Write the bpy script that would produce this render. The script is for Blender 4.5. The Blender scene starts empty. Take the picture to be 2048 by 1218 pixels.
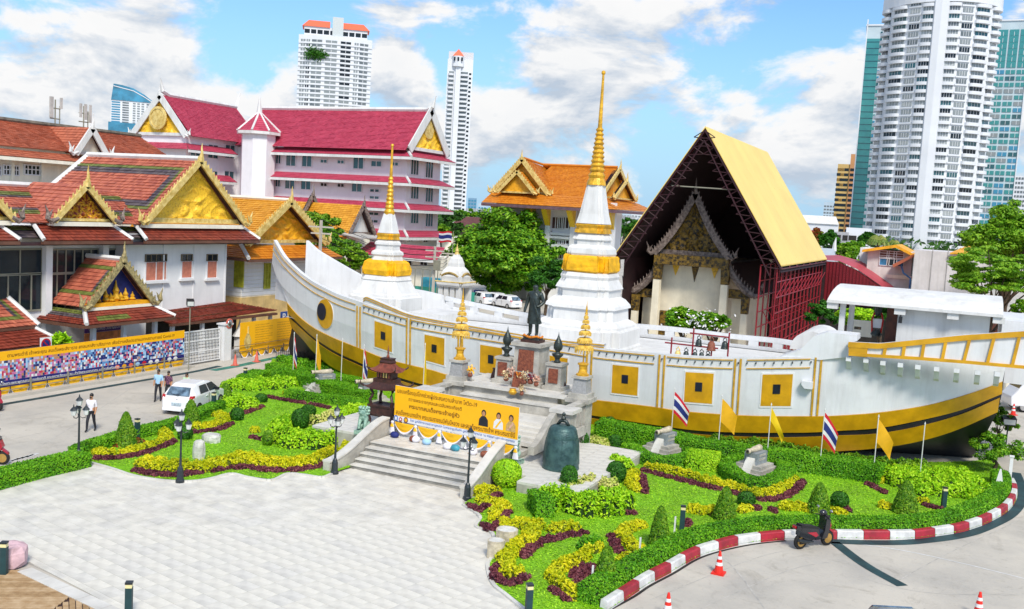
import bpy,bmesh,math,random
import numpy as np
from mathutils import Vector,Matrix
random.seed(7);RNG=np.random.default_rng(7)
SC=bpy.context.scene;COL=SC.collection
# ------------------------------------------------------------------ camera
# The temple grounds are laid out on one square grid: X runs along the ship towards its stern, Y runs away
# from the viewer, who stands at an upper window (0, 0, 11) and looks 25 degrees to the left of Y.
F=1950.;ROLL=math.radians(3.3);PITCH=math.atan(186.7/F);TH=math.radians(25.);EYE=np.array([0,0,11.])
_f=np.array([-math.sin(TH)*math.cos(PITCH),math.cos(TH)*math.cos(PITCH),-math.sin(PITCH)])
_r0=np.array([math.cos(TH),math.sin(TH),0.]);_u0=np.cross(_r0,_f)
_r=math.cos(ROLL)*_r0+math.sin(ROLL)*_u0;_u=-math.sin(ROLL)*_r0+math.cos(ROLL)*_u0
cam=bpy.data.cameras.new('camera');camo=bpy.data.objects.new('camera',cam);COL.objects.link(camo)
cam.sensor_width=36;cam.lens=F/2048*36;cam.clip_start=.5;cam.clip_end=9000
camo.matrix_world=Matrix([[_r[0],_u[0],-_f[0],0],[_r[1],_u[1],-_f[1],0],[_r[2],_u[2],-_f[2],11],[0,0,0,1]])
SC.camera=camo
# survey helpers: where a sight line meets a level, a wall plane or a distance
def ray(px,py):return _f+(px-1024)/F*_r-(py-609)/F*_u
def G(px,py,z=0.):d=ray(px,py);return EYE+d*((z-11.)/d[2])
def DY(px,py,Y):d=ray(px,py);return EYE+d*(Y/d[1])
def DX(px,py,X):d=ray(px,py);return EYE+d*(X/d[0])
def DD(px,py,t):return EYE+ray(px,py)*t
# ------------------------------------------------------------------ daylight
SUN_EL,SUN_AZ=math.radians(47),math.radians(40)
SKY_K=.110;SUN_E=2.3;SC.view_settings.exposure=.80
SC.view_settings.view_transform='Standard';SC.view_settings.look='None';SC.view_settings.gamma=1
SC.view_settings.use_curve_mapping=False
W=bpy.data.worlds.new('World');SC.world=W;W.use_nodes=True
nt=W.node_tree;N=nt.nodes;L=nt.links;N.clear()
def nd(t,**k):
 n=N.new(t)
 for a,b in k.items():
  if a.startswith('i_'):n.inputs[int(a[2:])].default_value=b
  else:setattr(n,a,b)
 return n
def mth(op,a,b=None,c=None,clamp=False):
 n=N.new('ShaderNodeMath');n.operation=op;n.use_clamp=clamp
 for i,x in enumerate((a,b,c)):
  if x is None:continue
  if isinstance(x,(int,float)):n.inputs[i].default_value=x
  else:L.new(x,n.inputs[i])
 return n.outputs[0]
sun_dir=Vector((math.sin(SUN_AZ)*math.cos(SUN_EL),-math.cos(SUN_AZ)*math.cos(SUN_EL),math.sin(SUN_EL)))
sky=nd('ShaderNodeTexSky',sky_type='NISHITA',sun_disc=False,sun_elevation=SUN_EL,sun_rotation=math.pi-SUN_AZ,altitude=0,air_density=1.0,dust_density=.6,ozone_density=3.0)
tc=nd('ShaderNodeTexCoord');sep=nd('ShaderNodeSeparateXYZ');L.new(tc.outputs['Generated'],sep.inputs[0])
def cloud(off):
 m=nd('ShaderNodeVectorMath',operation='MULTIPLY_ADD');L.new(tc.outputs['Generated'],m.inputs[0])
 m.inputs[1].default_value=(1,1,2.0);m.inputs[2].default_value=(3.1,1.7,.4+off)
 n1=nd('ShaderNodeTexNoise',noise_dimensions='3D');n1 .inputs['Scale'].default_value=7.2
 n1 .inputs['Detail'].default_value=9;n1 .inputs['Roughness'].default_value=.6;n1 .inputs['Distortion'].default_value=.25
 L.new(m.outputs[0],n1 .inputs['Vector']);d=n1 .outputs[0]
 for px,py,r,a in CLOUDS:
  c=Vector(ray(px,py)).normalized()
  v=nd('ShaderNodeVectorMath',operation='SUBTRACT');L.new(tc.outputs['Generated'],v.inputs[0]);v.inputs[1].default_value=(c.x,c.y,c.z-off/2)
  v2=nd('ShaderNodeVectorMath',operation='MULTIPLY');L.new(v.outputs[0],v2 .inputs[0]);v2 .inputs[1].default_value=(1,1,1.5)
  ln=nd('ShaderNodeVectorMath',operation='LENGTH');L.new(v2 .outputs[0],ln.inputs[0])
  mr=nd('ShaderNodeMapRange',interpolation_type='SMOOTHSTEP');L.new(ln.outputs['Value'],mr.inputs[0])
  mr.inputs[1].default_value=0;mr.inputs[2].default_value=r/F;mr.inputs[3].default_value=a*.66;mr.inputs[4].default_value=0
  d=mth('ADD',d,mr.outputs[0])
 return d
CLOUDS=[(150,150,330,.13),(300,40,260,.10),(790,130,150,.17),(830,180,110,.1),(1150,70,330,.14),(1330,110,260,.10),(1620,260,200,.16),(1440,260,170,.15),(1700,130,120,.10),(540,190,150,.08),(470,110,170,-.12),(960,60,90,-.08),(1420,20,160,.06),(1560,190,90,-.08),(1200,300,170,.06),(80,130,200,.05),(960,300,160,.05),(690,10,200,-.05)]
d0=cloud(0.);d1=cloud(.045)
mask=nd('ShaderNodeMapRange',interpolation_type='SMOOTHSTEP');L.new(d0,mask.inputs[0])
mask.inputs[1].default_value=.46;mask.inputs[2].default_value=.59;mask.inputs[3].default_value=.0;mask.inputs[4].default_value=1.
lit=mth('MULTIPLY_ADD',mth('SUBTRACT',d0,d1),6.0,.60,True)
thick=nd('ShaderNodeMapRange');L.new(d0,thick.inputs[0]);thick.inputs[1].default_value=.58;thick.inputs[2].default_value=.86
thick.inputs[3].default_value=1.;thick.inputs[4].default_value=.80
cc=nd('ShaderNodeMix',data_type='RGBA');L.new(mth('MULTIPLY',lit,thick.outputs[0]),cc.inputs[0])
CW=5.05
cc.inputs[6].default_value=(.54*CW,.63*CW,.75*CW,1);cc.inputs[7].default_value=(1.0*CW,1.0*CW,1.0*CW,1)
skc=nd('ShaderNodeMix',data_type='RGBA',blend_type='MULTIPLY',i_0=1.);L.new(sky.outputs[0],skc.inputs[6]);skc.inputs[7].default_value=(.64,.84,.98,1)
hz=nd('ShaderNodeMapRange',interpolation_type='SMOOTHSTEP');L.new(sep.outputs[2],hz.inputs[0]);hz.inputs[1].default_value=-.02;hz.inputs[2].default_value=.24;hz.inputs[3].default_value=.92;hz.inputs[4].default_value=0.
hm=nd('ShaderNodeMix',data_type='RGBA');L.new(hz.outputs[0],hm.inputs[0]);L.new(skc.outputs[2],hm.inputs[6]);hm.inputs[7].default_value=(2.15,3.45,4.75,1)
mx=nd('ShaderNodeMix',data_type='RGBA');L.new(mask.outputs[0],mx.inputs[0]);L.new(hm.outputs[2],mx.inputs[6]);L.new(cc.outputs[2],mx.inputs[7])
bg=nd('ShaderNodeBackground');L.new(mx.outputs[2],bg.inputs[0]);bg.inputs[1].default_value=SKY_K
ow=nd('ShaderNodeOutputWorld');L.new(bg.outputs[0],ow.inputs[0])
sun=bpy.data.lights.new('sun','SUN');sun.energy=SUN_E;sun.angle=math.radians(14);sun.color=(1,.935,.83)
suno=bpy.data.objects.new('sun',sun);COL.objects.link(suno);suno.rotation_euler=(-sun_dir).to_track_quat('-Z','Y').to_euler()
suno.location=(0,0,200)
# ------------------------------------------------------------------ materials
def hx(h):
 c=[int(h[i:i+2],16)/255 for i in(0,2,4)]
 return tuple(x/12.92 if x<=.04045 else((x+.055)/1.055)**2.4 for x in c)
MATS={}
def mat(name,col,rough=.7,var=.12,scale=2.,metal=0.,bump=0.,bscale=30.,island=0.,col2=None,streak=0.,trans=0.,spec=.5,coat=0.,ramp=(.35,.65),wear=0.):
 if name in MATS:return MATS[name]
 m=bpy.data.materials.new(name);m.use_nodes=True;t=m.node_tree;n=t.nodes;l=t.links
 b=n['Principled BSDF'];b.inputs['Roughness'].default_value=rough;b.inputs['Metallic'].default_value=metal
 b.inputs['Specular IOR Level'].default_value=spec;b.inputs['Coat Weight'].default_value=coat
 c=hx(col)if isinstance(col,str)else col;c2=(hx(col2)if isinstance(col2,str)else col2)if col2 else tuple(x*(1-var*1.6)for x in c)
 if not col2:c=tuple(min(1,x*(1+var*.5))for x in c)
 tcn=n.new('ShaderNodeTexCoord')
 nz=n.new('ShaderNodeTexNoise');nz.inputs['Scale'].default_value=scale;nz.inputs['Detail'].default_value=6;nz.inputs['Roughness'].default_value=.6
 l.new(tcn.outputs['Object'],nz.inputs['Vector'])
 mr=n.new('ShaderNodeMapRange');l.new(nz.outputs[0],mr.inputs[0]);mr.inputs[1].default_value=ramp[0];mr.inputs[2].default_value=ramp[1]
 fac=mr.outputs[0]
 if island:
  g=n.new('ShaderNodeNewGeometry');mi=n.new('ShaderNodeMath');mi.operation='MULTIPLY_ADD';mi.use_clamp=True
  l.new(g.outputs['Random Per Island'],mi.inputs[0]);mi.inputs[1].default_value=island
  mm=n.new('ShaderNodeMath');mm.operation='MULTIPLY';l.new(fac,mm.inputs[0]);mm.inputs[1].default_value=1-island
  l.new(mm.outputs[0],mi.inputs[2]);fac=mi.outputs[0]
 mixn=n.new('ShaderNodeMix');mixn.data_type='RGBA';l.new(fac,mixn.inputs[0])
 mixn.inputs[6].default_value=(*c,1);mixn.inputs[7].default_value=(*c2,1);out=mixn.outputs[2]
 if streak:
  mp=n.new('ShaderNodeMapping');l.new(tcn.outputs['Object'],mp.inputs[0]);mp.inputs['Scale'].default_value=(2.2,2.2,.16)
  n2=n.new('ShaderNodeTexNoise');n2 .inputs['Scale'].default_value=1.;n2 .inputs['Detail'].default_value=7;n2 .inputs['Roughness'].default_value=.7
  l.new(mp.outputs[0],n2 .inputs['Vector'])
  m2=n.new('ShaderNodeMapRange');l.new(n2 .outputs[0],m2 .inputs[0]);m2 .inputs[1].default_value=.46;m2 .inputs[2].default_value=.8;m2 .inputs[4].default_value=streak
  mx2=n.new('ShaderNodeMix');mx2 .data_type='RGBA';l.new(m2 .outputs[0],mx2 .inputs[0]);l.new(out,mx2 .inputs[6]);mx2 .inputs[7].default_value=(.22,.20,.17,1);out=mx2 .outputs[2]
 if wear:
  for sc_,lo_,k_ in((.55,.54,1.),(3.7,.56,.8)):
   n4=n.new('ShaderNodeTexNoise');n4 .inputs['Scale'].default_value=sc_;n4 .inputs['Detail'].default_value=9;n4 .inputs['Roughness'].default_value=.72;n4 .inputs['Distortion'].default_value=1.2;l.new(tcn.outputs['Object'],n4 .inputs['Vector'])
   m4=n.new('ShaderNodeMapRange');l.new(n4 .outputs[0],m4 .inputs[0]);m4 .inputs[1].default_value=lo_;m4 .inputs[2].default_value=.78;m4 .inputs[4].default_value=wear*k_
   x4=n.new('ShaderNodeMix');x4 .data_type='RGBA';l.new(m4 .outputs[0],x4 .inputs[0]);l.new(out,x4 .inputs[6]);x4 .inputs[7].default_value=(c[0]*.42,c[1]*.40,c[2]*.36,1);out=x4 .outputs[2]
 l.new(out,b.inputs['Base Color'])
 if bump:
  n3=n.new('ShaderNodeTexNoise');n3 .inputs['Scale'].default_value=bscale;n3 .inputs['Detail'].default_value=4;l.new(tcn.outputs['Object'],n3 .inputs['Vector'])
  bp=n.new('ShaderNodeBump');bp.inputs['Strength'].default_value=bump;bp.inputs['Distance'].default_value=.05;l.new(n3 .outputs[0],bp.inputs['Height']);l.new(bp.outputs[0],b.inputs['Normal'])
 if trans:
  tr=n.new('ShaderNodeBsdfTranslucent');l.new(out,tr.inputs[0]);ms=n.new('ShaderNodeMixShader');ms.inputs[0].default_value=trans
  l.new(b.outputs[0],ms.inputs[1]);l.new(tr.outputs[0],ms.inputs[2]);l.new(ms.outputs[0],n['Material Output'].inputs[0])
 MATS[name]=m;return m
def M(n):return MATS[n]
mat('white',(.70,.70,.685),.6,.07,.6,streak=.35,wear=.16)
mat('hull_white',(.71,.725,.745),.5,.06,.5,streak=.28,wear=.14)
mat('cream',hx('f0ead8'),.6,.08,1.,streak=.2)
mat('house_white',(.74,.745,.75),.6,.05,.7,streak=.14)
mat('pinkwall',(.72,.68,.71),.65,.05,.4,streak=.12)
mat('tower_white',(.68,.70,.73),.6,.06,.05)
mat('gold',hx('d49e0e'),.42,.14,1.4,spec=.5,wear=.2)
mat('gold_bright',hx('e2ac2a'),.38,.25,3.,metal=.25,bump=.5,bscale=12)
mat('gold_relief',hx('f4c432'),.45,.5,9.,col2='a87414',ramp=(.5,.75))
mat('gold_pale',hx('e4cc84'),.45,.3,3.,col2='b89848',bump=.4,bscale=15)
mat('gold_roof',hx('eecf70'),.42,.06,.25,spec=.4,streak=.03,wear=.07)
mat('orange_gold',hx('eba818'),.5,.15,3.,bump=.5,bscale=10)
mat('cloth_gold',hx('f0b400'),.55,.2,2.,bump=.6,bscale=6)
mat('navy',hx('141c30'),.4,.3,1.);mat('black',(.012,.013,.016),.45,.3,3.)
mat('hull_black',(.012,.014,.022),.5,.4,.8)
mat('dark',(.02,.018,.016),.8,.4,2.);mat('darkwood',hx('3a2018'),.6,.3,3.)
mat('maroon',hx('6a2028'),.5,.2,1.);mat('eave_brown',hx('6a4636'),.6,.2,2.)
mat('soffit',hx('3c2226'),.6,.25,2.)
mat('tile_red',hx('c87458'),.55,.3,1.2,island=.55,col2='94483a');mat('tile_darkred',hx('984430'),.5,.3,1.2,island=.6,col2='62261c')
mat('tile_green',hx('7c8440'),.5,.3,1.2,island=.6,col2='4a5220');mat('tile_grey',hx('6c605e'),.5,.3,1.2,island=.6,col2='3a3040')
mat('tile_pink',hx('c44a62'),.45,.15,.8,island=.5,col2='a83650');mat('tile_orange',hx('d88a20'),.5,.25,1.,island=.55,col2='b8660e')
mat('tile_yellow',hx('e0a232'),.5,.25,1.,island=.55,col2='c08018');mat('tile_rust',hx('c47050'),.6,.3,.6,island=.5,col2='985038')
mat('roof_crimson',hx('9c2238'),.45,.15,1.)
mat('concrete',(.52,.48,.41),.8,.16,.28,bump=.25,bscale=8,col2=(.36,.34,.305),ramp=(.38,.72),wear=.75)
mat('stone',(.46,.44,.39),.65,.22,1.6,wear=.4,streak=.45,bump=.3,bscale=12)
mat('marble',(.64,.62,.57),.45,.14,1.0,streak=.1,wear=.25)
mat('riser',(.27,.26,.235),.7,.25,2.)  # stair risers: shade below the step nosings is put into this darker colour
mat('ubosot_cream',(.86,.78,.60),.6,.08,1.,streak=.15)
mat('lavender',(.80,.785,.81),.65,.05,.4,streak=.10)
mat('tile_a',(.68,.652,.575),.5,.12,1.5,bump=.08,bscale=20,wear=.14);mat('tile_b',(.668,.642,.572),.5,.12,1.5,bump=.08,bscale=20,wear=.14)
mat('tile_c',(.69,.66,.58),.5,.12,1.5,bump=.08,bscale=20,wear=.14);mat('tile_d',(.645,.622,.562),.5,.14,1.5,bump=.08,bscale=20,wear=.14)
mat('joint',(.46,.44,.40),.8,.2,2.)
mat('kerb_red',hx('b0283a'),.55,.25,3.,col2='8a2430');mat('kerb_white',(.66,.66,.65),.6,.16,3.)
mat('drain',hx('1c4044'),.6,.3,1.5);mat('drain_green',hx('2f8070'),.6,.3,1.5)
mat('wood',hx('bda27e'),.7,.3,4.,col2='a4845c');mat('wood_b',hx('ae9068'),.7,.3,4.,col2='8e6f48')
mat('glass',(.012,.02,.028),.1,.3,.3,spec=.35);mat('glass_teal',(.02,.10,.115),.08,.3,.3,spec=.8)
mat('glass_green',(.07,.38,.36),.12,.4,.06,spec=.7,island=.6,col2=(.015,.10,.11));mat('glass_blue',(.05,.25,.40),.12,.3,.05,spec=.7)
mat('glass_grey',(.12,.15,.17),.15,.5,.2,spec=.6,island=.8,col2=(.32,.34,.33));mat('curtain',(.35,.38,.38),.4,.3,.3)
mat('frame_white',(.72,.73,.75),.5,.05);mat('frame_grey',hx('8a8878'),.5,.1);mat('frame_brown',hx('7a6a50'),.5,.15)
mat('shutter',hx('c87a62'),.6,.15,4.);mat('shutter_lime',hx('a8a828'),.6,.2,3.)
mat('bronze',(.055,.075,.075),.4,.4,5.,metal=.55,bump=.3,bscale=15,col2=(.03,.035,.03));mat('bronze_green',hx('4a6a68'),.45,.3,3.,metal=.3,bump=.3,bscale=14,col2='2a4648')
mat('jade',hx('a8c8b4'),.55,.3,7.,col2='62887c',bump=.4,bscale=14);mat('iron_lamp',(.02,.028,.034),.4,.2)
mat('lamp_glass',(.6,.62,.6),.2,.1);mat('rust_iron',hx('4a2820'),.5,.4,4.,col2='2c1614',bump=.3,bscale=16)
mat('plaque',hx('94543a'),.5,.3,10.,bump=.6,bscale=25,col2='6a3426')
mat('red_steel',hx('8c1624'),.45,.15);mat('red_sheet',hx('7a1420'),.45,.12,.5);mat('red_roof',hx('b04450'),.5,.1,.4)
mat('carved',hx('94847a'),.6,.4,5.,col2='52443f',bump=.6,bscale=14);mat('carved_dark',hx('86681c'),.55,.5,5.,col2='1a1612',bump=.8,bscale=9,ramp=(.4,.6))
mat('rubber',(.012,.012,.013),.8,.2);mat('chrome',(.6,.6,.62),.2,.05,metal=.9);mat('car_white',(.80,.80,.82),.25,.02,coat=.6)
mat('car_grey',(.20,.215,.225),.3,.05,coat=.6);mat('tail_red',hx('b81420'),.2,.1);mat('rim_gold',hx('c8a058'),.35,.1,metal=.6)
mat('scoot_black',(.012,.013,.018),.25,.1,coat=.7);mat('scoot_red',hx('a81830'),.3,.1,coat=.6)
mat('cone_red',hx('e02818'),.5,.1);mat('cone_pink',hx('d86a58'),.6,.1);mat('plain_white',(.75,.75,.75),.6,.05)
mat('skin',hx('b98560'),.55,.1);mat('hair',(.012,.010,.010),.5,.1);mat('shirt_white',(.72,.70,.74),.7,.06);mat('trousers',(.014,.015,.022),.75,.2)
mat('shirt_blue',hx('9cc4e4'),.7,.06);mat('shirt_purple',hx('7a4a66'),.7,.5,14.,col2='3a2434',ramp=(.45,.55));mat('shirt_green',hx('b4d8b0'),.7,.1)
mat('flag_yellow',hx('f4b81c'),.65,.08,2.,trans=.3);mat('flag_lemon',hx('f2cc08'),.65,.08,2.,trans=.3);mat('flag_red',hx('d01c30'),.65,.06,trans=.25);mat('flag_white',(.78,.78,.8),.65,.05,trans=.25);mat('flag_blue',hx('22307c'),.65,.06,trans=.25)
mat('pole_white',(.66,.66,.64),.45,.05);mat('banner_yellow',hx('f5b400'),.5,.03);mat('banner_white',(.76,.77,.80),.5,.03);mat('banner_navy',hx('1c1c6e'),.5,.05)
mat('text_brown',hx('6a3c08'),.5,.05);mat('text_blue',hx('2a62b0'),.5,.05);mat('drape_white',(.76,.74,.80),.7,.06);mat('drape_yellow',hx('f6bc10'),.65,.08)
mat('rock_white',(.62,.61,.56),.75,.2,3.,bump=.6,bscale=6);mat('rock_pink',hx('d0aeb4'),.75,.2,3.,bump=.6,bscale=6);mat('log_stone',hx('c8bca4'),.75,.25,4.,bump=.5,bscale=10)
mat('bark',hx('5a4a3a'),.85,.3,4.,bump=.5,bscale=12);mat('soil',hx('4a3426'),.95,.3,3.)
mat('green_net',hx('2e9080'),.7,.3,.8);mat('grey_wall',(.42,.41,.42),.8,.25,.6,streak=.6);mat('tin',hx('b8b4ae'),.5,.2,1.)
mat('orange_roof',hx('e86a48'),.6,.08);mat('yellow_tower',hx('c8a868'),.7,.12,.1);mat('orange_tower',hx('c08a5a'),.7,.12,.1);mat('wire',(.02,.02,.02),.6,.1)
# foliage
LF={}
def leafmat(name,a,b,c,tr=.22):
 m=bpy.data.materials.new(name);m.use_nodes=True;t=m.node_tree;n=t.nodes;l=t.links;p=n['Principled BSDF']
 p.inputs['Roughness'].default_value=.55;p.inputs['Specular IOR Level'].default_value=.3
 g=n.new('ShaderNodeNewGeometry');r=n.new('ShaderNodeValToRGB');e=r.color_ramp.elements
 e[0].position=0;e[0].color=(*hx(a),1);e[1].position=1;e[1].color=(*hx(c),1);x=e.new(.5);x.color=(*hx(b),1)
 tcn=n.new('ShaderNodeTexCoord');nz=n.new('ShaderNodeTexNoise');nz.inputs['Scale'].default_value=.9;nz.inputs['Detail'].default_value=3
 l.new(tcn.outputs['Object'],nz.inputs['Vector'])
 ma=n.new('ShaderNodeMath');ma.operation='MULTIPLY_ADD';l.new(nz.outputs[0],ma.inputs[0]);ma.inputs[1].default_value=1.2;ma.inputs[2].default_value=-.35
 mb=n.new('ShaderNodeMath');mb.operation='MULTIPLY_ADD';mb.use_clamp=True;l.new(g.outputs['Random Per Island'],mb.inputs[0]);mb.inputs[1].default_value=.75;l.new(ma.outputs[0],mb.inputs[2])
 l.new(mb.outputs[0],r.inputs[0]);l.new(r.outputs[0],p.inputs['Base Color'])
 tl=n.new('ShaderNodeBsdfTranslucent');l.new(r.outputs[0],tl.inputs[0]);ms=n.new('ShaderNodeMixShader');ms.inputs[0].default_value=tr
 l.new(p.outputs[0],ms.inputs[1]);l.new(tl.outputs[0],ms.inputs[2]);l.new(ms.outputs[0],n['Material Output'].inputs[0]);MATS[name]=m
leafmat('leaf_hedge','30660a','52980e','84c01e');leafmat('leaf_bright','62a40a','90c814','c0e428');leafmat('leaf_yellow','88a008','c4cc10','f0e424',.3)
leafmat('leaf_pale','5c9020','a8bc40','e4dc8c');leafmat('leaf_purple','3c1420','5c2838','8a4c50',.12);leafmat('leaf_dark','1e4410','2c6414','4a8420')
leafmat('leaf_topiary','305c08','528810','88ac24');leafmat('leaf_tree','285408','508c12','90bc28');leafmat('leaf_tree_b','2c5a0a','568a14','90b428');leafmat('leaf_airy','3c7410','6ca01c','a4cc3c',.35);leafmat('leaf_red','6c2418','9c4424','6c7c20')
leafmat('leaf_far','1e4014','30581c','4c7828');leafmat('leaf_palm','3a5c18','688030','9c9c50')
# ------------------------------------------------------------------ mesh building
WL={}
class MB:
 def __init__(s):s.v=[];s.f=[];s.m=[]
 def add(s,vs,fs,mi=0):
  o=len(s.v);s.v+=[tuple(map(float,p))for p in vs];s.f+=[tuple(i+o for i in f)for f in fs];s.m+=[mi]*len(fs);return s
 def quad(s,a,b,c,d,mi=0):return s.add([a,b,c,d],[(0,1,2,3)],mi)
 def poly(s,ps,mi=0):return s.add(ps,[tuple(range(len(ps)))],mi)
 def hexa(s,p,mi=0):return s.add(p,[(0,3,2,1),(4,5,6,7),(0,1,5,4),(1,2,6,5),(2,3,7,6),(3,0,4,7)],mi)
 def box(s,x0,x1,y0,y1,z0,z1,mi=0):
  return s.hexa([(x0,y0,z0),(x1,y0,z0),(x1,y1,z0),(x0,y1,z0),(x0,y0,z1),(x1,y0,z1),(x1,y1,z1),(x0,y1,z1)],mi)
 def rbox(s,c,sz,rz=0.,mi=0,taper=1.):
  ca,sa=math.cos(rz),math.sin(rz);P=[]
  for z,k in((0,1.),(sz[2],taper)):
   for x,y in((-.5,-.5),(.5,-.5),(.5,.5),(-.5,.5)):
    x,y=x*sz[0]*k,y*sz[1]*k;P.append((c[0]+x*ca-y*sa,c[1]+x*sa+y*ca,c[2]+z))
  return s.hexa(P,mi)
 def extr(s,pts,vec,mi=0):
  n=len(pts);q=[tuple(np.array(p,float)+np.array(vec,float))for p in pts]
  return s.add(list(pts)+q,[tuple(range(n))[::-1],tuple(range(n,2*n))]+[(i,(i+1)%n,n+(i+1)%n,n+i)for i in range(n)],mi)
 def loft(s,rings,closed=True,caps=True,mi=0):
  n=len(rings[0]);k=len(rings);vs=[p for r in rings for p in r];fs=[]
  for i in range(k-1):
   for j in range(n if closed else n-1):fs.append((i*n+j,i*n+(j+1)%n,(i+1)*n+(j+1)%n,(i+1)*n+j))
  if caps:fs+=[tuple(range(n))[::-1],tuple(range((k-1)*n,k*n))]
  return s.add(vs,fs,mi)
 def lathe(s,prof,c=(0,0,0),n=16,sec=None,rz=0.,mi=0,caps=True):
  sec=sec or[(math.cos(2*math.pi*i/n),math.sin(2*math.pi*i/n))for i in range(n)]
  ca,sa=math.cos(rz),math.sin(rz);sec=[(x*ca-y*sa,x*sa+y*ca)for x,y in sec]
  return s.loft([[(c[0]+r*x,c[1]+r*y,c[2]+z)for x,y in sec]for r,z in prof],True,caps,mi)
 def tube(s,pts,r,n=6,mi=0,caps=True):
  pts=[Vector(p)for p in pts];rs=r if isinstance(r,(list,tuple))else[r]*len(pts);rings=[]
  for i,p in enumerate(pts):
   t=(pts[min(i+1,len(pts)-1)]-pts[max(i-1,0)]).normalized();a=Vector((0,0,1))if abs(t.z)<.9 else Vector((1,0,0))
   u=t.cross(a).normalized();w=u.cross(t)
   rings.append([tuple(p+rs[i]*(math.cos(2*math.pi*k/n)*u+math.sin(2*math.pi*k/n)*w))for k in range(n)])
  return s.loft(rings,True,caps,mi)
 def grid(s,P,mi=0):
  r=len(P);c=len(P[0]);return s.add([p for row in P for p in row],[(i*c+j,i*c+j+1,(i+1)*c+j+1,(i+1)*c+j)for i in range(r-1)for j in range(c-1)],mi)
 def sphere(s,c,r,n=12,m=8,mi=0):
  r=r if isinstance(r,(tuple,list))else(r,r,r)
  return s.loft([[(c[0]+r[0]*math.sin(a)*math.cos(b),c[1]+r[1]*math.sin(a)*math.sin(b),c[2]-r[2]*math.cos(a))for b in[2*math.pi*j/n for j in range(n)]]for a in[max(.02,min(math.pi-.02,math.pi*i/m))for i in range(m+1)]],True,True,mi)
 def mesh(s,name,mats,off=(0,0,0),smooth=False):
  me=bpy.data.meshes.new(name);me.from_pydata([(a-off[0],b-off[1],c-off[2])for a,b,c in s.v],[],s.f)
  for m in(mats if isinstance(mats,(list,tuple))else[mats]):me.materials.append(MATS[m]if isinstance(m,str)else m)
  me.polygons.foreach_set('material_index',s.m)
  if smooth:me.polygons.foreach_set('use_smooth',[True]*len(s.f))
  me.update();return me
 def build(s,name,mats,parent=None,smooth=False,local=False,kind=None,label=None):
  off=(0,0,0)if(parent is None or local)else WL.get(parent,(0,0,0))
  o=bpy.data.objects.new(name,s.mesh(name,mats,off,smooth));COL.objects.link(o)
  if parent:o.parent=parent;WL[o]=off
  if kind:o['kind']=kind
  if label:o['label']=label
  return o
def tag(o,label,cat,group=None,kind=None):
 o['label']=label;o['category']=cat
 if group:o['group']=group
 if kind:o['kind']=kind
 return o
def thing(name,label,cat,loc=(0,0,0),group=None,rz=0.):
 o=bpy.data.objects.new(name,None);COL.objects.link(o);o.empty_display_size=.2
 loc=tuple(float(x)for x in loc);o.location=loc;o.rotation_euler=(0,0,rz);WL[o]=loc;return tag(o,label,cat,group)
def inst(name,me,parent,loc,rz=0.,sc=None,absolute=True):
 o=bpy.data.objects.new(name,me);COL.objects.link(o);off=WL.get(parent,(0,0,0))if(parent and absolute)else(0,0,0)
 o.location=(loc[0]-off[0],loc[1]-off[1],loc[2]-off[2]);o.rotation_euler=(0,0,rz)
 if sc:o.scale=sc
 if parent:o.parent=parent
 return o
def dup(root,loc,rz=None,label=None,group=None,swap=None):
 def cp(o,par):
  c=o.copy();COL.objects.link(c);c.parent=par
  if swap and c.data and c.data.materials and c.data.materials[0].name in swap:
   c.data=c.data.copy();c.data.materials[0]=MATS[swap[c.data.materials[0].name]]
  for k in list(o.children):cp(k,c)
  return c
 c=cp(root,None);c.location=tuple(float(x)for x in loc);WL[c]=tuple(c.location)
 if rz is not None:c.rotation_euler=(0,0,rz)
 if label:c['label']=label
 if group:c['group']=group
 return c
def struct(o,kind='structure'):o['kind']=kind;return o
def lerp(a,b,t):return tuple(np.array(a,float)*(1-t)+np.array(b,float)*t)
def resample(pts,n):
 pts=np.array(pts,float);d=np.r_[0,np.cumsum(np.linalg.norm(np.diff(pts,axis=0),axis=1))];t=np.linspace(0,d[-1],n)
 return np.stack([np.interp(t,d,pts[:,i])for i in range(pts.shape[1])],1)
def smooth_path(pts,n=8):
 pts=np.array(pts,float)
 if len(pts)<3:return pts
 P=np.vstack([2*pts[0]-pts[1],pts,2*pts[-1]-pts[-2]]);out=[]
 for i in range(1,len(P)-2):
  for t in np.linspace(0,1,n,endpoint=False):
   a,b,c,d=P[i-1:i+3];out.append(.5*((2*b)+(c-a)*t+(2*a-5*b+4*c-d)*t*t+(3*b-a-3*c+d)*t**3))
 out.append(pts[-1]);return np.array(out)
 # leaves: one small rhombic face each, around the given points
def leaf_mesh(name,pts,nrm,size,m,spread=.8,aspect=.6):
 n=len(pts);pts=np.asarray(pts,float);nrm=np.asarray(nrm,float)+RNG.normal(0,spread,(n,3));nrm/=np.linalg.norm(nrm,axis=1)[:,None]+1e-9
 a=np.cross(nrm,RNG.normal(0,1,(n,3)));a/=np.linalg.norm(a,axis=1)[:,None]+1e-9;b=np.cross(nrm,a)
 s=(size*RNG.uniform(.65,1.35,n))[:,None];a=a*s;b=b*s*aspect
 v=np.stack([pts-a,pts-b*.9+a*.1,pts+a,pts+b*.9+a*.1],1).reshape(-1,3)
 me=bpy.data.meshes.new(name);me.vertices.add(4*n);me.vertices.foreach_set('co',v.astype(np.float32).ravel());me.loops.add(4*n)
 me.loops.foreach_set('vertex_index',np.arange(4*n,dtype=np.int32));me.polygons.add(n);me.polygons.foreach_set('loop_start',np.arange(0,4*n,4,dtype=np.int32))
 me.polygons.foreach_set('loop_total',np.full(n,4,dtype=np.int32));me.materials.append(MATS[m]);me.update(calc_edges=True);return me
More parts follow.
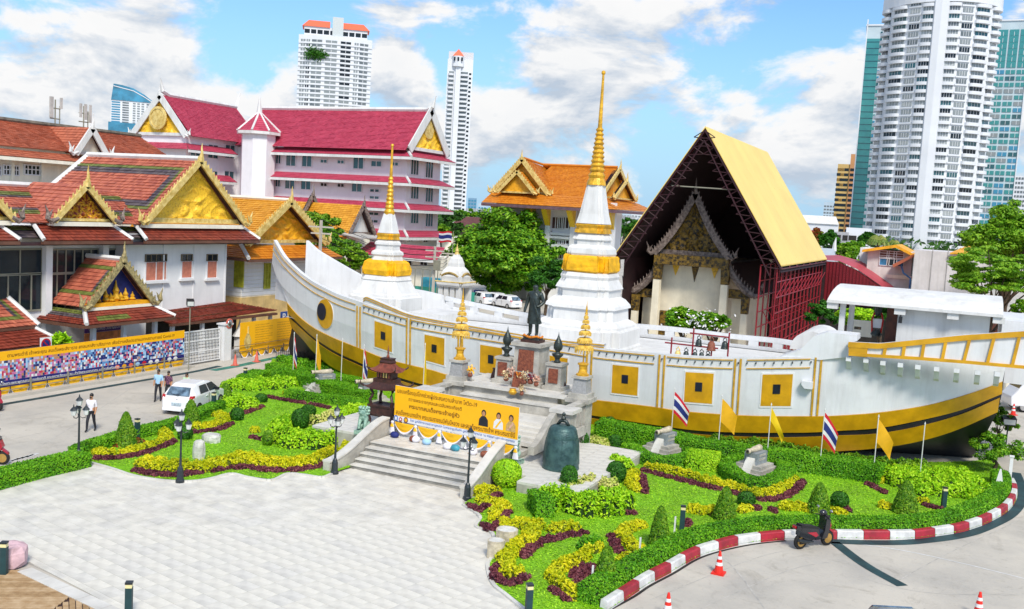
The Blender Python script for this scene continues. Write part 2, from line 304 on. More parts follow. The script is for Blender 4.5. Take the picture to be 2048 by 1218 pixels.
def leaf_obj(name,pts,nrm,size,m,parent=None,spread=.8,kind=None,aspect=.6):
 off=np.array(WL.get(parent,(0,0,0)))if parent else 0
 o=bpy.data.objects.new(name,leaf_mesh(name,np.asarray(pts)-off,nrm,size,m,spread,aspect));COL.objects.link(o)
 if parent:o.parent=parent
 if kind:o['kind']=kind
 return o
 # roof slope made of separate tiles: el-er is the eave, rl-rr the ridge; fn(row, col) gives the material slot
def tiles(mb,el,er,rl,rr,rows,cols,fn=None,lift=.06,jit=.35,gap=.06):
 el,er,rl,rr=[np.array(p,float)for p in(el,er,rl,rr)];nn=np.cross(er-el,rl-el);nn/=np.linalg.norm(nn)
 if nn[2]<0:nn=-nn
 def pt(u,v):return(el*(1-u)+er*u)*(1-v)+(rl*(1-u)+rr*u)*v
 vs=[];fs=[];ms=[]
 for i in range(rows):
  v0,v1=i/rows,(i+1.12)/rows
  for j in range(cols):
   u0,u1=(j+gap*.5)/cols,(j+1-gap*.5)/cols;h=nn*lift*(1+random.uniform(-jit,jit));k=len(vs)
   a,b,c,d=pt(u0,v0)+h,pt(u1,v0)+h,pt(u1,min(v1,1.))+nn*.005,pt(u0,min(v1,1.))+nn*.005
   vs+=[a,b,c,d,a-h*1.1,b-h*1.1];fs+=[(k,k+1,k+2,k+3),(k+4,k+5,k+1,k)];m=fn(i/rows,j/cols)if fn else 0;ms+=[m,m]
 o=len(mb.v);mb.v+=[tuple(p)for p in vs];mb.f+=[tuple(i+o for i in f)for f in fs];mb.m+=ms
 return mb.quad(el-nn*.03,er-nn*.03,rr-nn*.03,rl-nn*.03,fn(.5,.5)if fn else 0)
 # text in the built-in face, fitted into a box of width w and height h; origin at the left end of its baseline box
def text_mesh(s,w,h,m,name='lettering',bold=0.):
 c=bpy.data.curves.new('t','FONT');c.body=s;c.size=1;c.resolution_u=2;c.offset=bold;o=bpy.data.objects.new('t',c);COL.objects.link(o)
 me=bpy.data.meshes.new_from_object(o.evaluated_get(bpy.context.evaluated_depsgraph_get()));bpy.data.objects.remove(o);me.name=name
 v=np.zeros(len(me.vertices)*3,np.float32);me.vertices.foreach_get('co',v);v=v.reshape(-1,3)
 if len(v)==0:return me
 lo,hi=v.min(0),v.max(0);v=(v-lo)/np.maximum(hi-lo,1e-6)*np.array([w,h,0]);v=np.stack([v[:,0],v[:,2],v[:,1]],1)
 me.vertices.foreach_set('co',v.astype(np.float32).ravel());me.materials.clear();me.materials.append(MATS[m]);me.update();return me
 # ================================================================== GROUND
def sheet(name,pts,z,m,kind='structure',th=.0):
 mb=MB();P=[(p[0],p[1],z)for p in pts]
 if th:mb.extr([(p[0],p[1],z-th)for p in pts],(0,0,th))
 else:mb.poly(P)
 o=mb.build(name,m);o['kind']=kind;return o
g=MB();g.quad((-4000,-300,0),(2500,-300,0),(2500,7000,0),(-4000,7000,0));struct(g.build('ground','concrete'))
def gp(l,z=0.):return[G(x,y,z)for x,y in l]
# plaza: joint-coloured bed, loose-laid stone slabs on it
PLAZA=gp([(-60,975),(0,968),(155,934),(182,928),(225,940),(268,954),(330,964),(385,965),(425,959),(462,950),(495,957),(542,963),(575,950),(605,952),(643,957),(668,949),(703,938),(930,988),(926,1012),(960,1036),(952,1056),(985,1070),(985,1112),(975,1135),(985,1170),(1010,1192),(1050,1230),(235,1230),(170,1182),(95,1145),(44,1122),(30,1112),(-60,1120)])
def inside(x,y,P):
 c=False;j=len(P)-1
 for i in range(len(P)):
  if(P[i][1]>y)!=(P[j][1]>y)and x<(P[j][0]-P[i][0])*(y-P[i][1])/(P[j][1]-P[i][1])+P[i][0]:c=not c
  j=i
 return c
plaza=sheet('plaza',PLAZA,.012,'joint')
pa=math.radians(-12.);pc,ps=math.cos(pa),math.sin(pa);tw,td=.72,.47
slabs=[]
for i in range(-60,60):
 for j in range(-60,60):
  u,v=i*tw,j*td;x,y=-22+u*pc-v*ps,25+u*ps+v*pc
  if any(inside(x+a*pc-b*ps,y+a*ps+b*pc,PLAZA)for a in(-.33,0,.33)for b in(-.2,0,.2)):slabs.append((math.hypot(x,y),x,y))
slabs.sort();smesh=[MB().rbox((0,0,0),(tw-.008,td-.008,.016)).mesh('paving_slab',m)for m in('tile_a','tile_b','tile_c','tile_d','tile_a','tile_c','tile_b')]
rest=MB()
for k,(d,x,y)in enumerate(slabs):
 edge=not all(inside(x+a*pc-b*ps,y+a*ps+b*pc,PLAZA)for a in(-.3,.3)for b in(-.18,.18))
 if k<300 and not edge:inst('paving_slab',random.choice(smesh),plaza,(x,y,.014+random.uniform(0,.002)),pa)
 elif not edge:rest.rbox((x,y,.014+random.uniform(0,.002)),(tw-.008,td-.008,.016),pa,random.randrange(4))
 else:
  m_=random.randrange(4)
  for a_ in range(6):
   for b_ in range(4):
    lx,ly=(a_-2.5)*tw/6,(b_-1.5)*td/4;X,Y=x+lx*pc-ly*ps,y+lx*ps+ly*pc
    if inside(X,Y,PLAZA):rest.rbox((X,Y,.014),(tw/6-(.008 if a_==5 else 0),td/4-(.008 if b_==3 else 0),.016),pa,m_)
r=rest.build('paving_slab_field',['tile_a','tile_b','tile_c','tile_d'],plaza,kind='stuff')
# timber deck in the near corner, white stone edge
deck=sheet('timber_deck',gp([(-80,1128),(38,1142),(143,1192),(245,1242),(200,1400),(-100,1400)]),.008,'darkwood')
def planks(px,a,b,wd):
 P=[G(*p)[:2]for p in px];d=(G(*b)-G(*a))[:2];d/=np.linalg.norm(d);n_=np.array([-d[1],d[0]]);o=np.array([p@n_ for p in P])
 for s_ in np.arange(o.min()+wd/2,o.max(),wd):
  xs=[]
  for k in range(len(P)):
   p,q=P[k],P[(k+1)%len(P)];u,v=p@n_-s_,q@n_-s_
   if u*v<0:t=u/(u-v);xs.append((p*(1-t)+q*t)@d)
  if len(xs)==2 and abs(xs[0]-xs[1])>.1:c=d*(xs[0]+xs[1])/2+n_*s_;MB().rbox((c[0],c[1],.012),(abs(xs[0]-xs[1])-.01,wd-.022,.022+random.uniform(0,.004)),math.atan2(d[1],d[0])).build('plank',random.choice(['wood','wood','wood_b']),deck)
planks([(-80,1130),(37,1144),(141,1194),(78,1242),(-80,1330)],(0,1180),(100,1180),.16);planks([(145,1196),(238,1242),(200,1400),(20,1400),(-76,1334),(82,1242)],(146,1200),(150,1300),.16)
ea,eb=np.array(G(34,1146)),np.array(G(240,1245));d=(eb-ea);n_=np.array([-d[1],d[0],0])/np.linalg.norm(d)
edge=MB();
for k in range(5):
 a,b=ea+d*(k+.01)/5,ea+d*(k+.99)/5;edge.hexa([a,b,b+n_*.42,a+n_*.42,a+[0,0,.05],b+[0,0,.05],b+n_*.42+[0,0,.05],a+n_*.42+[0,0,.05]])
struct(edge.build('deck_edging','marble'))
# lawn
KERB=[(1215,1224),(1262,1193),(1300,1168),(1347,1143),(1394,1116),(1439,1101),(1472,1092),(1505,1087),(1536,1083),(1572,1080),(1615,1079),(1658,1078.6),(1727,1079),(1804,1079),(1839,1077.6),(1872,1073),(1900,1069),(1926,1064),(1947,1057.6),(1966,1051),(1981,1044),(1995,1036.5),(2007,1030),(2017,1022),(2025,1013),(2031,1004),(2035,992),(2034,980),(2029,969)]
KG=smooth_path([G(*p)[:2]for p in KERB],6)
lawnR=[(p[0],p[1])for p in KG]+[tuple(G(*p)[:2])for p in[(2015,955),(1990,920),(1930,925),(1700,930),(1400,870),(1200,835),(1165,850),(1150,905),(1045,965),(940,1000),(926,1012),(960,1036),(952,1056),(985,1070),(985,1112),(975,1135),(985,1170),(1010,1192),(1050,1224)]]
struct(sheet('lawn_right',lawnR,.05,'soil'));
lawnL=[tuple(G(*p)[:2])for p in[(182,926),(225,938),(268,952),(330,962),(385,963),(425,957),(462,948),(495,955),(542,961),(575,948),(605,950),(643,955),(668,947),(703,936),(740,880),(800,830),(820,800),(760,775),(640,740),(545,718),(538,735),(440,800),(330,846),(150,905)]]
struct(sheet('lawn_left',lawnL,.05,'soil'))
leafmat('grass','6c9c0c','80bc0c','a4d428',.1)
def grass(poly,name,n):
 P=np.array(poly);lo,hi=P.min(0),P.max(0);q=RNG.uniform(lo,hi,(n,2));A=np.zeros(n,bool);j=len(P)-1
 for i in range(len(P)):
  c=((P[i,1]>q[:,1])!=(P[j,1]>q[:,1]))&(q[:,0]<(P[j,0]-P[i,0])*(q[:,1]-P[i,1])/(P[j,1]-P[i,1]+1e-12)+P[i,0]);A^=c;j=i
 q=q[A];pts=np.c_[q,np.full(len(q),.065)+RNG.uniform(0,.02,len(q))];o=leaf_obj(name,pts,np.tile([0,0,1.],(len(q),1)),.038,'grass',spread=.3)
 tag(o,'short green grass of the %s lawn in the garden'%('right' if 'r'==name[-1]else 'left'),'grass',kind='stuff')
base=mat('lawn_base',hx('78b40a'),.9,.25,.5,col2='6a9410',wear=.12)
for nm,poly in(('lawn_grass',lawnR),('lawn_grass_left',lawnL)):
 struct(sheet('lawn_turf',[(p[0],p[1])for p in poly],.056,'lawn_base'));grass(poly,nm,170000 if nm=='lawn_grass' else 130000)
 # plaza edging stones along the left lawn
eg=MB();ep=smooth_path(gp([(182,928),(225,940),(268,954),(330,964),(385,965),(425,959),(462,950),(495,957),(542,963),(575,950),(605,952),(643,957),(664,950)]),5)
for a,b in zip(ep[:-1],ep[1:]):
 d=b-a;n_=np.array([-d[1],d[0],0])/(np.linalg.norm(d)+1e-6)*.06;eg.hexa([a-n_,b-n_,b+n_,a+n_,a-n_+[0,0,.09],b-n_+[0,0,.09],b+n_+[0,0,.09],a+n_+[0,0,.09]])
ep=smooth_path(gp([(926,1012),(960,1036),(952,1056),(985,1070),(985,1112),(975,1135),(985,1170),(1010,1192),(1050,1224)]),5)
for a,b in zip(ep[:-1],ep[1:]):
 d=b-a;n_=np.array([-d[1],d[0],0])/(np.linalg.norm(d)+1e-6)*.06;eg.hexa([a-n_,b-n_,b+n_,a+n_,a-n_+[0,0,.09],b-n_+[0,0,.09],b+n_+[0,0,.09],a+n_+[0,0,.09]])
struct(eg.build('lawn_edging','marble'))
# striped kerb: red and white stones, one object each
kr=resample(KG,400);cum=np.r_[0,np.cumsum(np.linalg.norm(np.diff(kr,axis=0),axis=1))];seg=1.02;k=0;kerb=thing('striped_kerb','red and white striped kerb curving round the garden hedge','kerb',(*KG[60],0))
while(k+1)*seg<cum[-1]:
 mb=MB();rings=[]
 for t in np.linspace(k*seg+.012,(k+1)*seg-.012,4):
  x,y=np.interp(t,cum,kr[:,0]),np.interp(t,cum,kr[:,1]);x2,y2=np.interp(t+.05,cum,kr[:,0]),np.interp(t+.05,cum,kr[:,1]);h=math.hypot(x2-x,y2-y)or 1
  nx,ny=-(y2-y)/h,(x2-x)/h
  rings.append([(x+nx*o,y+ny*o,z)for o,z in((0,0),(.03,.26),(.06,.30),(.24,.30),(.26,.0))])
 mb.loft(rings,True,True);mb.build('kerbstone','kerb_red' if k%2 else 'kerb_white',kerb);k+=1
 # drain strips and painted lines on the road
def strip(name,px,w,m,z=.006,off=0.):
 P=smooth_path(gp(px),6);mb=MB();rows=[]
 for i in range(len(P)):
  t=P[min(i+1,len(P)-1)]-P[max(i-1,0)];n_=np.array([-t[1],t[0],0])/np.linalg.norm(t);rows.append([P[i]+n_*(off-w/2)+[0,0,z],P[i]+n_*(off+w/2)+[0,0,z]])
 return struct(mb.grid(rows).build(name,m))
strip('drain_cover',[(1656,1082),(1727,1085),(1804,1085),(1860,1080),(1910,1073),(1950,1063),(1990,1046),(2018,1030),(2036,1010),(2042,990),(2036,960),(2030,945)],.5,'drain')
strip('drain_channel',[(1668,1084),(1730,1130),(1805,1172)],.42,'drain')
strip('drain_line',[(1180,1240),(1262,1197),(1300,1172),(1347,1147),(1394,1119),(1440,1103),(1505,1089),(1572,1081.5)],.10,'dark')
strip('gutter',[(-20,813),(100,793),(250,767),(380,745),(440,732)],.42,'drain');strip('gutter_green',[(425,741),(480,731),(540,718),(590,708)],.6,'drain_green',.008)
strip('painted_line',[(1690,1085),(1800,1100),(1930,1128),(2060,1160)],.07,'kerb_white',.005);strip('painted_line',[(1545,1240),(1480,1150),(1440,1110)],.05,'joint',.005)
for a in([(1300,1200),(1500,1120),(1600,1095)],[(1400,1218),(1580,1140),(1690,1120)],[(1700,1150),(1850,1185),(2060,1190)],[(20,880),(180,842),(380,790)],[(0,840),(200,808)],[(60,905),(150,850),(260,778)],[(1780,1170),(1900,1105),(2040,1040)]):
 strip('road_joint',a,.03,'joint',.004)
mb=MB()
for i in range(5):
 a=G(25+i*10,921-i*2.6);mb.rbox((a[0],a[1],.005),(.16,.7,.004),.3)
struct(mb.build('painted_stripes','kerb_white'))
# ================================================================== SHIP
YX=np.array([(-46,54.5),(-43,52.7),(-40,51.2),(-36,49.7),(-32,48.6),(-28,47.9),(-24,47.5),(-18,47.2),(-12,47.1),(-6,47.4),(-2,48.1),(2,49.4),(6,50.8),(9,52)])
yxs=smooth_path(YX,8)
def YN(x):return float(np.interp(x,yxs[:,0],yxs[:,1]))
def hullpt(px,py,inset):
 Y=48.
 for _ in range(12):p=DY(px,py,Y);Y=YN(p[0])+(inset(p[0])if callable(inset)else inset)
 return DY(px,py,Y)
def hc(pts,inset):return resample(smooth_path([hullpt(x,y,inset)for x,y in pts],6),140)
RAIL=[(548,480),(568,513),(596,541),(624,562),(652,577),(680,590),(721,604),(760,617),(813,633),(850,641),(917,652),(1000,665),(1100,680),(1186,694),(1250,701),(1318,707),(1380,712),(1470,715),(1560,714),(1640,712),(1697,706),(1800,700),(1900,706),(2012,716)]
MID=[(544,525),(556,560),(580,588),(610,610),(650,632),(700,652),(763,674),(850,695),(906,706),(1000,722),(1100,738),(1170,748),(1300,760),(1427,769),(1560,772),(1672,769),(1755,763),(1839,757),(1930,750),(2010,740)]
GTOP=[(575,606),(596,630),(624,652.6),(652,668),(680,680.5),(719,696),(763,714),(813.5,728),(861,739),(906,752),(1000,769),(1100,786),(1170,797),(1240,805),(1313,814),(1357,821),(1427,827),(1500,831),(1560,832),(1620,832),(1672,831),(1755,825),(1839,813),(1895,800),(1951,783),(2005,763)]
STOP=[(577,627),(596,645),(624,671),(652,691),(680,707),(713,722),(746,736),(794,753),(841,767),(906,782),(1000,801),(1090,816),(1176,829),(1300,848),(1399,861),(1500,865),(1560,865),(1620,864.5),(1672,861.5),(1755,856),(1839,840.5),(1923,819.6),(2004,787.5)]
SBOT=[(578,634),(596,651),(624,676.5),(652,697),(680,713),(713,728),(746,742.5),(794,759),(841,773),(906,788),(1000,807),(1090,822),(1176,835),(1300,855),(1399,868.5),(1500,873.5),(1560,874.6),(1620,873.5),(1672,871),(1755,867),(1839,852),(1923,828),(2000,795)]
GBOT=[(584,655),(610,683),(624,700),(652,725),(674,739),(713,757),(760,774),(841,795),(906,811),(1000,830),(1100,850),(1200,868),(1300,885),(1399,898),(1500,906),(1600,906),(1700,900.6),(1755,896),(1811,888),(1867,875),(1923,856),(1995,824)]
i1=lambda x:.08;i2=lambda x:.2+.02*max(0,x);i3=lambda x:.45+.03*max(0,x);i4=lambda x:.95+.03*max(0,x)+.03*max(0,-30-x)
cR,cM,cT=hc(RAIL,0),hc(MID,i1),hc(GTOP,i2);cS,cS2,cB=hc(STOP,i3),hc(SBOT,lambda x:i3(x)+.05),hc(GBOT,i4)
ship=thing('stone_ship','long white concrete junk ship with gold and black bands round its hull','ship',(-18,54.5,0))
def strips(*c):return[list(map(tuple,r))for r in zip(*c)]
inner=cR+[0,.32,0];dk=np.c_[inner[:,0],inner[:,1],np.minimum(inner[:,2]-.2,np.maximum(3.3,np.interp(inner[:,0],cT[:,0],cT[:,2])+.05))]
MB().grid(strips(cT,cM,cR,inner,dk)).build('hull','hull_white',ship,smooth=False)
out=np.array([0,-.06,0]);MB().grid(strips(cT+[0,.05,.0],cT+out+[0,0,-.02],cS+out,cS+[0,.04,0])).build('gold_band','gold',ship)
MB().grid(strips(cS+[0,0,.02],cS2)).build('black_band','hull_black',ship)
MB().grid(strips(cS2+[0,.05,0],cS2+out,cB+out,cB+[0,.06,0])).build('gold_band','gold',ship)
keel=np.c_[cB[:,0]*.97-.6,np.minimum(cB[:,1]+1.2+.10*np.abs(cB[:,0]+20),54.3),np.full(140,-.05)]
keel[:,0]=np.linspace(G(598,712)[0],G(1944,926)[0],140)
MB().grid(strips(cB+[0,0,.02],(cB*.5+keel*.5)+[0,-.25,0],keel)).build('keel','hull_black',ship,smooth=True)
# stern wall, far side, deck
far=np.array([(p[0],109-p[1],p[2])for p in cR]);farlow=np.array([(p[0],109-p[1],p[2])for p in cB])
MB().poly([cR[-1],cM[-1],cT[-1],cS[-1],cB[-1],keel[-1],(farlow[-1]),(far[-1])]).build('transom','hull_black',ship)
FW=[(612.5,481),(632,499),(652,511.6),(680,528),(707,543),(735,556),(800,573),(852,583),(905,596),(960,608),(1060,628),(1160,640),(1300,650),(1380,658),(1460,668),(1560,678),(1625,690)]
def farpt(px,py):
 Y=60.
 for _ in range(12):p=DY(px,py,Y);Y=109-YN(p[0])
 return DY(px,py,Y)
cF=resample(smooth_path([farpt(*p)for p in FW],6),120);fb=cF.copy();fb[:,2]=np.minimum(cF[:,2]-.35,3.78)
k0=int(np.argmax(cF[:,0]>-33.5));mb=MB()
lo=cF.copy();lo[:,2]=np.where(np.arange(120)<k0,cF[:,2],cF[:,2]-.62)
dn=lo.copy();dn[:,2]=np.minimum(3.2,lo[:,2]-.1);gd=lo.copy();gd[:,2]=0;gd[:,1]-=.6
mb.grid(strips(dn,lo,lo+[0,.3,0],gd));mb.build('far_bulwark','hull_white',ship)
bw=MB();bw.grid(strips(cF[:3]*1.0,gd[:3]))
rl=MB()
up=cF[k0:];rl.grid(strips(up+[0,0,-.30],up,up+[0,.3,0],up+[0,.3,-.30],up+[0,0,-.30]));t=np.r_[0,np.cumsum(np.linalg.norm(np.diff(up,axis=0),axis=1))]
for s_ in np.arange(.2,t[-1],1.75):
 i=int(np.searchsorted(t,s_));p=up[min(i,len(up)-1)];rl.box(p[0]-.3,p[0]+.3,p[1]+.01,p[1]+.29,p[2]-.75,p[2]-.2)
rl.build('far_railing','hull_white',ship)
MB().poly([(p[0],p[1],3.2)for p in dk[6:126]]+[(p[0],109-p[1],3.2)for p in dk[6:126]][::-1]).build('deck','white',ship)
# railing panel of the fore half with its gold lines
UP=[(727,596),(733,593),(746,598),(777,611),(813.5,626),(847,634),(917,646.5),(1000,660.5),(1100,677),(1209,688)]
cU=hc(UP,0.04)[:,:];cUl=cU.copy();cUl[:,2]=[min(z,np.interp(x,cR[:,0],cR[:,2])-.05)for x,z in zip(cU[:,0],cU[:,2])];cUl[:,2]=np.minimum(cUl[:,2],cU[:,2]-.1)
MB().grid(strips(cUl,cU,cU+[0,.3,0],cUl+[0,.3,0])).build('fore_railing','hull_white',ship)
def line(c,dz,w=.06,y=-.045):return strips(c+[0,-.005,dz-w],c+[0,y,dz-w],c+[0,y,dz],c+[0,-.005,dz])
gl=MB();gl.grid(line(cU,-.03,.06));gl.grid(line(cU,-.16,.05))
cR2=cR[(cR[:,0]>-33.1)&(cR[:,0]<-5.7)]
def rowline(c,dz,w=.05):
 a=[]
 for p in c:
  f1=-dz/max(.1,p[2]-np.interp(p[0],cT[:,0],cT[:,2]));yb=np.interp(p[0],cT[:,0],cT[:,1]);a.append([p[0],p[1]*(1-f1)+yb*f1-.01,p[2]+dz])
 return line(np.array(a),0,w)
PIL=[718,818,922,1045,1180,1325,1477,1638];PX=[hullpt(x,y,0)[0]for x,y in zip(PIL,(603,634,653,672,694,708,715,712))]
for a,b in zip(PX[:-1],PX[1:]):
 c=resample(cR[(cR[:,0]>a+.12)&(cR[:,0]<b-.10)],24);
 for dz in(-.10,-.52):gl.grid(rowline(c,dz))
c=cR[(cR[:,0]<PX[0]-.12)]
for dz in(-.22,-.62):gl.grid(rowline(c,dz,.045))
def onwall(X,f_,off=-.03):
 r_=np.array([np.interp(X,cR[:,0],cR[:,i])for i in range(3)]);b_=np.array([np.interp(X,cT[:,0],cT[:,i])for i in range(3)]);m_=np.array([np.interp(X,cM[:,0],cM[:,i])for i in range(3)])
 p=r_*(1-f_)+b_*f_;p[1]=(r_[1]*(1-2*f_)+m_[1]*2*f_ if f_<.5 else m_[1]*(2-2*f_)+b_[1]*(2*f_-1))+off;return p
for X in PX:
 for dx in(-.13,.13):
  P_=[onwall(X+dx,t_,-.025)for t_ in np.linspace(.02 if X>PX[0]else.1,.99,6)];gl.grid([[p+[-.05,0,0],p+[-.045,-.03,0],p+[.045,-.03,0],p+[.05,0,0]]for p in P_])
gl.build('gold_lines',mat('gold_line',hx('d0a028'),.45,.2,3.),ship)
# square gold ports, each a part with a dark opening
SQ=[(805,777,61),(881,873,59),(0,0,0)]
for k,(a,b)in enumerate(zip(PX[:-1],PX[1:])):
 xm=(a+b)/2+.05;w=.70;P0,P1=.29,.83
 q=[onwall(x,f_,-.035)for x,f_ in((xm-w,P1),(xm+w,P1),(xm+w,P0),(xm-w,P0))];mb=MB();mb.extr(q,(0,.06,0));fr=mb.build('port_panel','gold',ship)
 bq=[onwall(x,f_,-.03)for x,f_ in((xm-w-.06,P1+.03),(xm+w+.06,P1+.03),(xm+w+.06,P0-.03),(xm-w-.06,P0-.03))];MB().extr(bq,(0,.04,0)).build('port_border','plain_white',fr)
 s_=.17;q=[onwall(xm+dx,f_,-.05)for dx,f_ in((-s_,.62),(s_,.62),(s_,.46),(-s_,.46))];MB().extr(q,(0,.03,0)).build('port_opening','navy',fr)
 # the painted eye
ec=hullpt(650,628,.06);def_ring=lambda cx,cz,rx,rz_,n=36:[(cx+rx*math.cos(2*math.pi*i/n),cz+rz_*math.sin(2*math.pi*i/n))for i in range(n)]
def eye(cx,cz,rx,rz_,off):
 P_=[]
 for x,z in def_ring(cx,cz,rx,rz_):
  r_=np.array([np.interp(x,cR[:,0],cR[:,i])for i in range(3)]);m_=np.array([np.interp(x,cM[:,0],cM[:,i])for i in range(3)]);b_=np.array([np.interp(x,cT[:,0],cT[:,i])for i in range(3)])
  zz=[b_[2],m_[2],r_[2]];yy=[b_[1],m_[1],r_[1]];P_.append((x,float(np.interp(z,zz,yy))+off,z))
 return MB().extr(P_,(0,.05,0))
ey=eye(ec[0],ec[2],.80,.93,-.05).build('eye','gold',ship);eye(ec[0],ec[2],.84,.97,-.03).build('eye_rim','plain_white',ey);eye(ec[0]-.32,ec[2]+.12,.44,.54,-.075).build('pupil','navy',ey)
# string of small lamps along the upper frame
lm=MB()
for X in np.arange(-32.4,-6.2,.42):
 p=onwall(X,.10,-.06);lm.rbox((p[0],p[1],p[2]-.04),(.045,.045,.11))
lm.build('string_light','black',ship,kind='stuff')
# stern fairing, gallery beam, corbels
st=MB();fp=[(1560,713),(1600,700),(1628,672),(1655,665),(1676,667),(1714,671),(1714,682),(1697,686),(1697,714),(1640,720),(1600,716)]
st.extr([DY(x,y,47.35)for x,y in fp],(0,1.5,0));st.build('stern_fairing','hull_white',ship)
GB=47.0;top=[(1697,684),(1760,687),(1840,679),(1930,670),(2100,659)];bot=[(1697,711),(1760,715),(1840,720),(1930,727),(2100,742)]
tp=resample([DY(x,y,GB)for x,y in top],40);bt=resample([DY(x,y,GB)for x,y in bot],40)
MB().grid(strips(bt+[0,.1,0],bt+[0,.02,0],tp+[0,.02,0],tp+[0,.25,0],bt+[0,.25,0])).build('gallery_wall','hull_white',ship)
fr=MB()
for c,d in((tp,-.24),(bt,.14)):
 fr.grid(strips(c+[0,.02,0],c+[0,-.08,0],c+[0,-.08,d],c+[0,.02,d]))
fr.extr([DY(x,y,GB-.06)for x,y in((1697,684),(1737,686),(1733,715),(1697,711))],(0,.1,0))
for x0,x1 in((1772,1767),(1810,1805),(1849,1843),(1893,1884),(1941,1927),(1990,1974),(2041,2024),(2095,2076)):
 yt=np.interp(x0,[a for a,_ in top],[b for _,b in top]);yb=np.interp(x1,[a for a,_ in bot],[b for _,b in bot]);fr.extr([DY(x0-3.4,yt+3,GB-.07),DY(x0+3.4,yt+3,GB-.07),DY(x1+3.4,yb-1,GB-.07),DY(x1-3.4,yb-1,GB-.07)],(0,.1,0))
fr.build('gallery_beam','gold',ship)
for x,y in((1697,714),(1732,717),(1766,722),(1801,726),(1836,730),(1874,734),(1914,737),(1956,741),(1995,744)):
 p=DY(x,y,GB);mb=MB();mb.extr([(p[0]-.11,GB+.02,p[2]),(p[0]-.11,GB+.9,p[2]-.1),(p[0]-.11,GB+.9,p[2]-.75),(p[0]-.11,GB+.5,p[2]-.6),(p[0]-.11,GB+.25,p[2]-.25),(p[0]-.11,GB+.02,p[2]-.2)],(.22,0,0));mb.build('corbel','hull_white',ship)
p=onwall(PX[-1]-.35,.45);MB().extr([p+[-.3,0,.12],p+[.2,0,.12],p+[.2,0,-.22],p+[-.15,0,-.22],p+[-.3,0,-.05]],(0,-.3,0)).build('spout','hull_white',ship)
# stern cabin
cab=thing('stern_cabin','white cabin with a long rounded roof on the stern of the ship','cabin',(*DY(1850,690,50.)[:2],4.6))
e0,e1_=DY(1654,602,49.4),DY(2012,627,49.4);zr=e0[2];xl,xr_=e0[0],e1_[0]-.1
sec=[(49.35,zr-.06),(49.35,zr+.08),(49.6,zr+.30),(50.2,zr+.52),(51.2,zr+.68),(52.4,zr+.74),(53.8,zr+.68),(55.,zr+.5),(55.8,zr+.25),(56,zr-.06)]
MB().loft([[(xl+(.28*(z-zr)),y,z)for y,z in sec],[(xr_-(.05*(z-zr)),y,z)for y,z in sec]]).build('roof','white',cab,smooth=False)
wl=DY(1795,640,50.)[0];MB().box(wl,xr_-.5,50.,55.6,4.3,zr+.2).build('wall','white',cab)
MB().box(wl-.55,wl-.02,50.6,50.7,4.4,zr-.07).build('door_panel',mat('door_brown',hx('5a2c18'),.6,.3,3.),cab)
for px_ in(1684,1702):
 q=DY(px_,640,50. if px_==1684 else 53.);MB().rbox((q[0],q[1],4.4),(.26,.26,zr-4.45)).build('post','white',cab)
for x in(1664,1800,1907,2000):
 q=DY(x,622,49.5);MB().box(q[0]-.25,q[0]+.25,49.45,49.95,zr-.35,zr-.07).build('bracket','white',cab)
sp=MB();q=DY(1802,625,49.6);sp.rbox((q[0],q[1],zr-.75),(.16,.2,.3));sp.rbox((q[0],q[1]+.1,zr-.5),(.05,.05,.3));sp.build('lamp','black',cab)
q=DY(2004,655,51);MB().box(q[0],q[0]+3,51,57,4.3,q[2]+.35).build('side_wing','hull_white',cab)
par=MB();a,b=DY(1695,645,56)[0],DY(1745,645,56)[0];z0=DY(1700,671,56)[2];z1=DY(1700,639,56)[2]
par.box(a,b,56,56.2,z0,z0+.35);par.box(a,b,56,56.2,z1-.35,z1);par.box(a,a+.35,56,56.2,z0+.35,z1-.35);par.box(b-.55,b,56,56.2,z0+.35,z1-.35);par.build('parapet','cream',cab)
lant=thing('brass_lantern','dark lantern on a red and white stand beside the stern cabin door','lantern',DY(1752,672,51.));c=WL[lant]
mb=MB();mb.lathe([(.22,0),(.28,.1),(.2,.25),(.1,.35)],c,10);mb.lathe([(.1,1.0),(.16,1.1),(.18,1.4),(.1,1.5),(.04,1.75)],c,8);mb.build('lamp_body','bronze',lant)
mb=MB()
for s_ in(-.2,.2):mb.tube([(c[0]+s_,c[1],c[2]+.1),(c[0]+s_*1.3,c[1],c[2]+.8),(c[0]+s_*.8,c[1],c[2]+1.15)],.045,6)
mb.build('stand','tail_red',lant);mb=MB();mb.rbox((c[0],c[1]+.05,c[2]+.4),(.42,.04,.45));mb.build('backboard','plain_white',lant)
arch=thing('vaulted_canopy','low white vaulted canopy beside the red scaffold','canopy',DY(1625,690,60));c=DY(1590,678,60);c2=DY(1668,678,60)
n_=12;MB().loft([[((c[0]+c2[0])/2+(c2[0]-c[0])*.55*math.cos(math.pi*i/n_),y,c[2]-.5+1.15*math.sin(math.pi*i/n_))for i in range(n_+1)]for y in(59.,64.)],True,True).build('vault','white',arch)
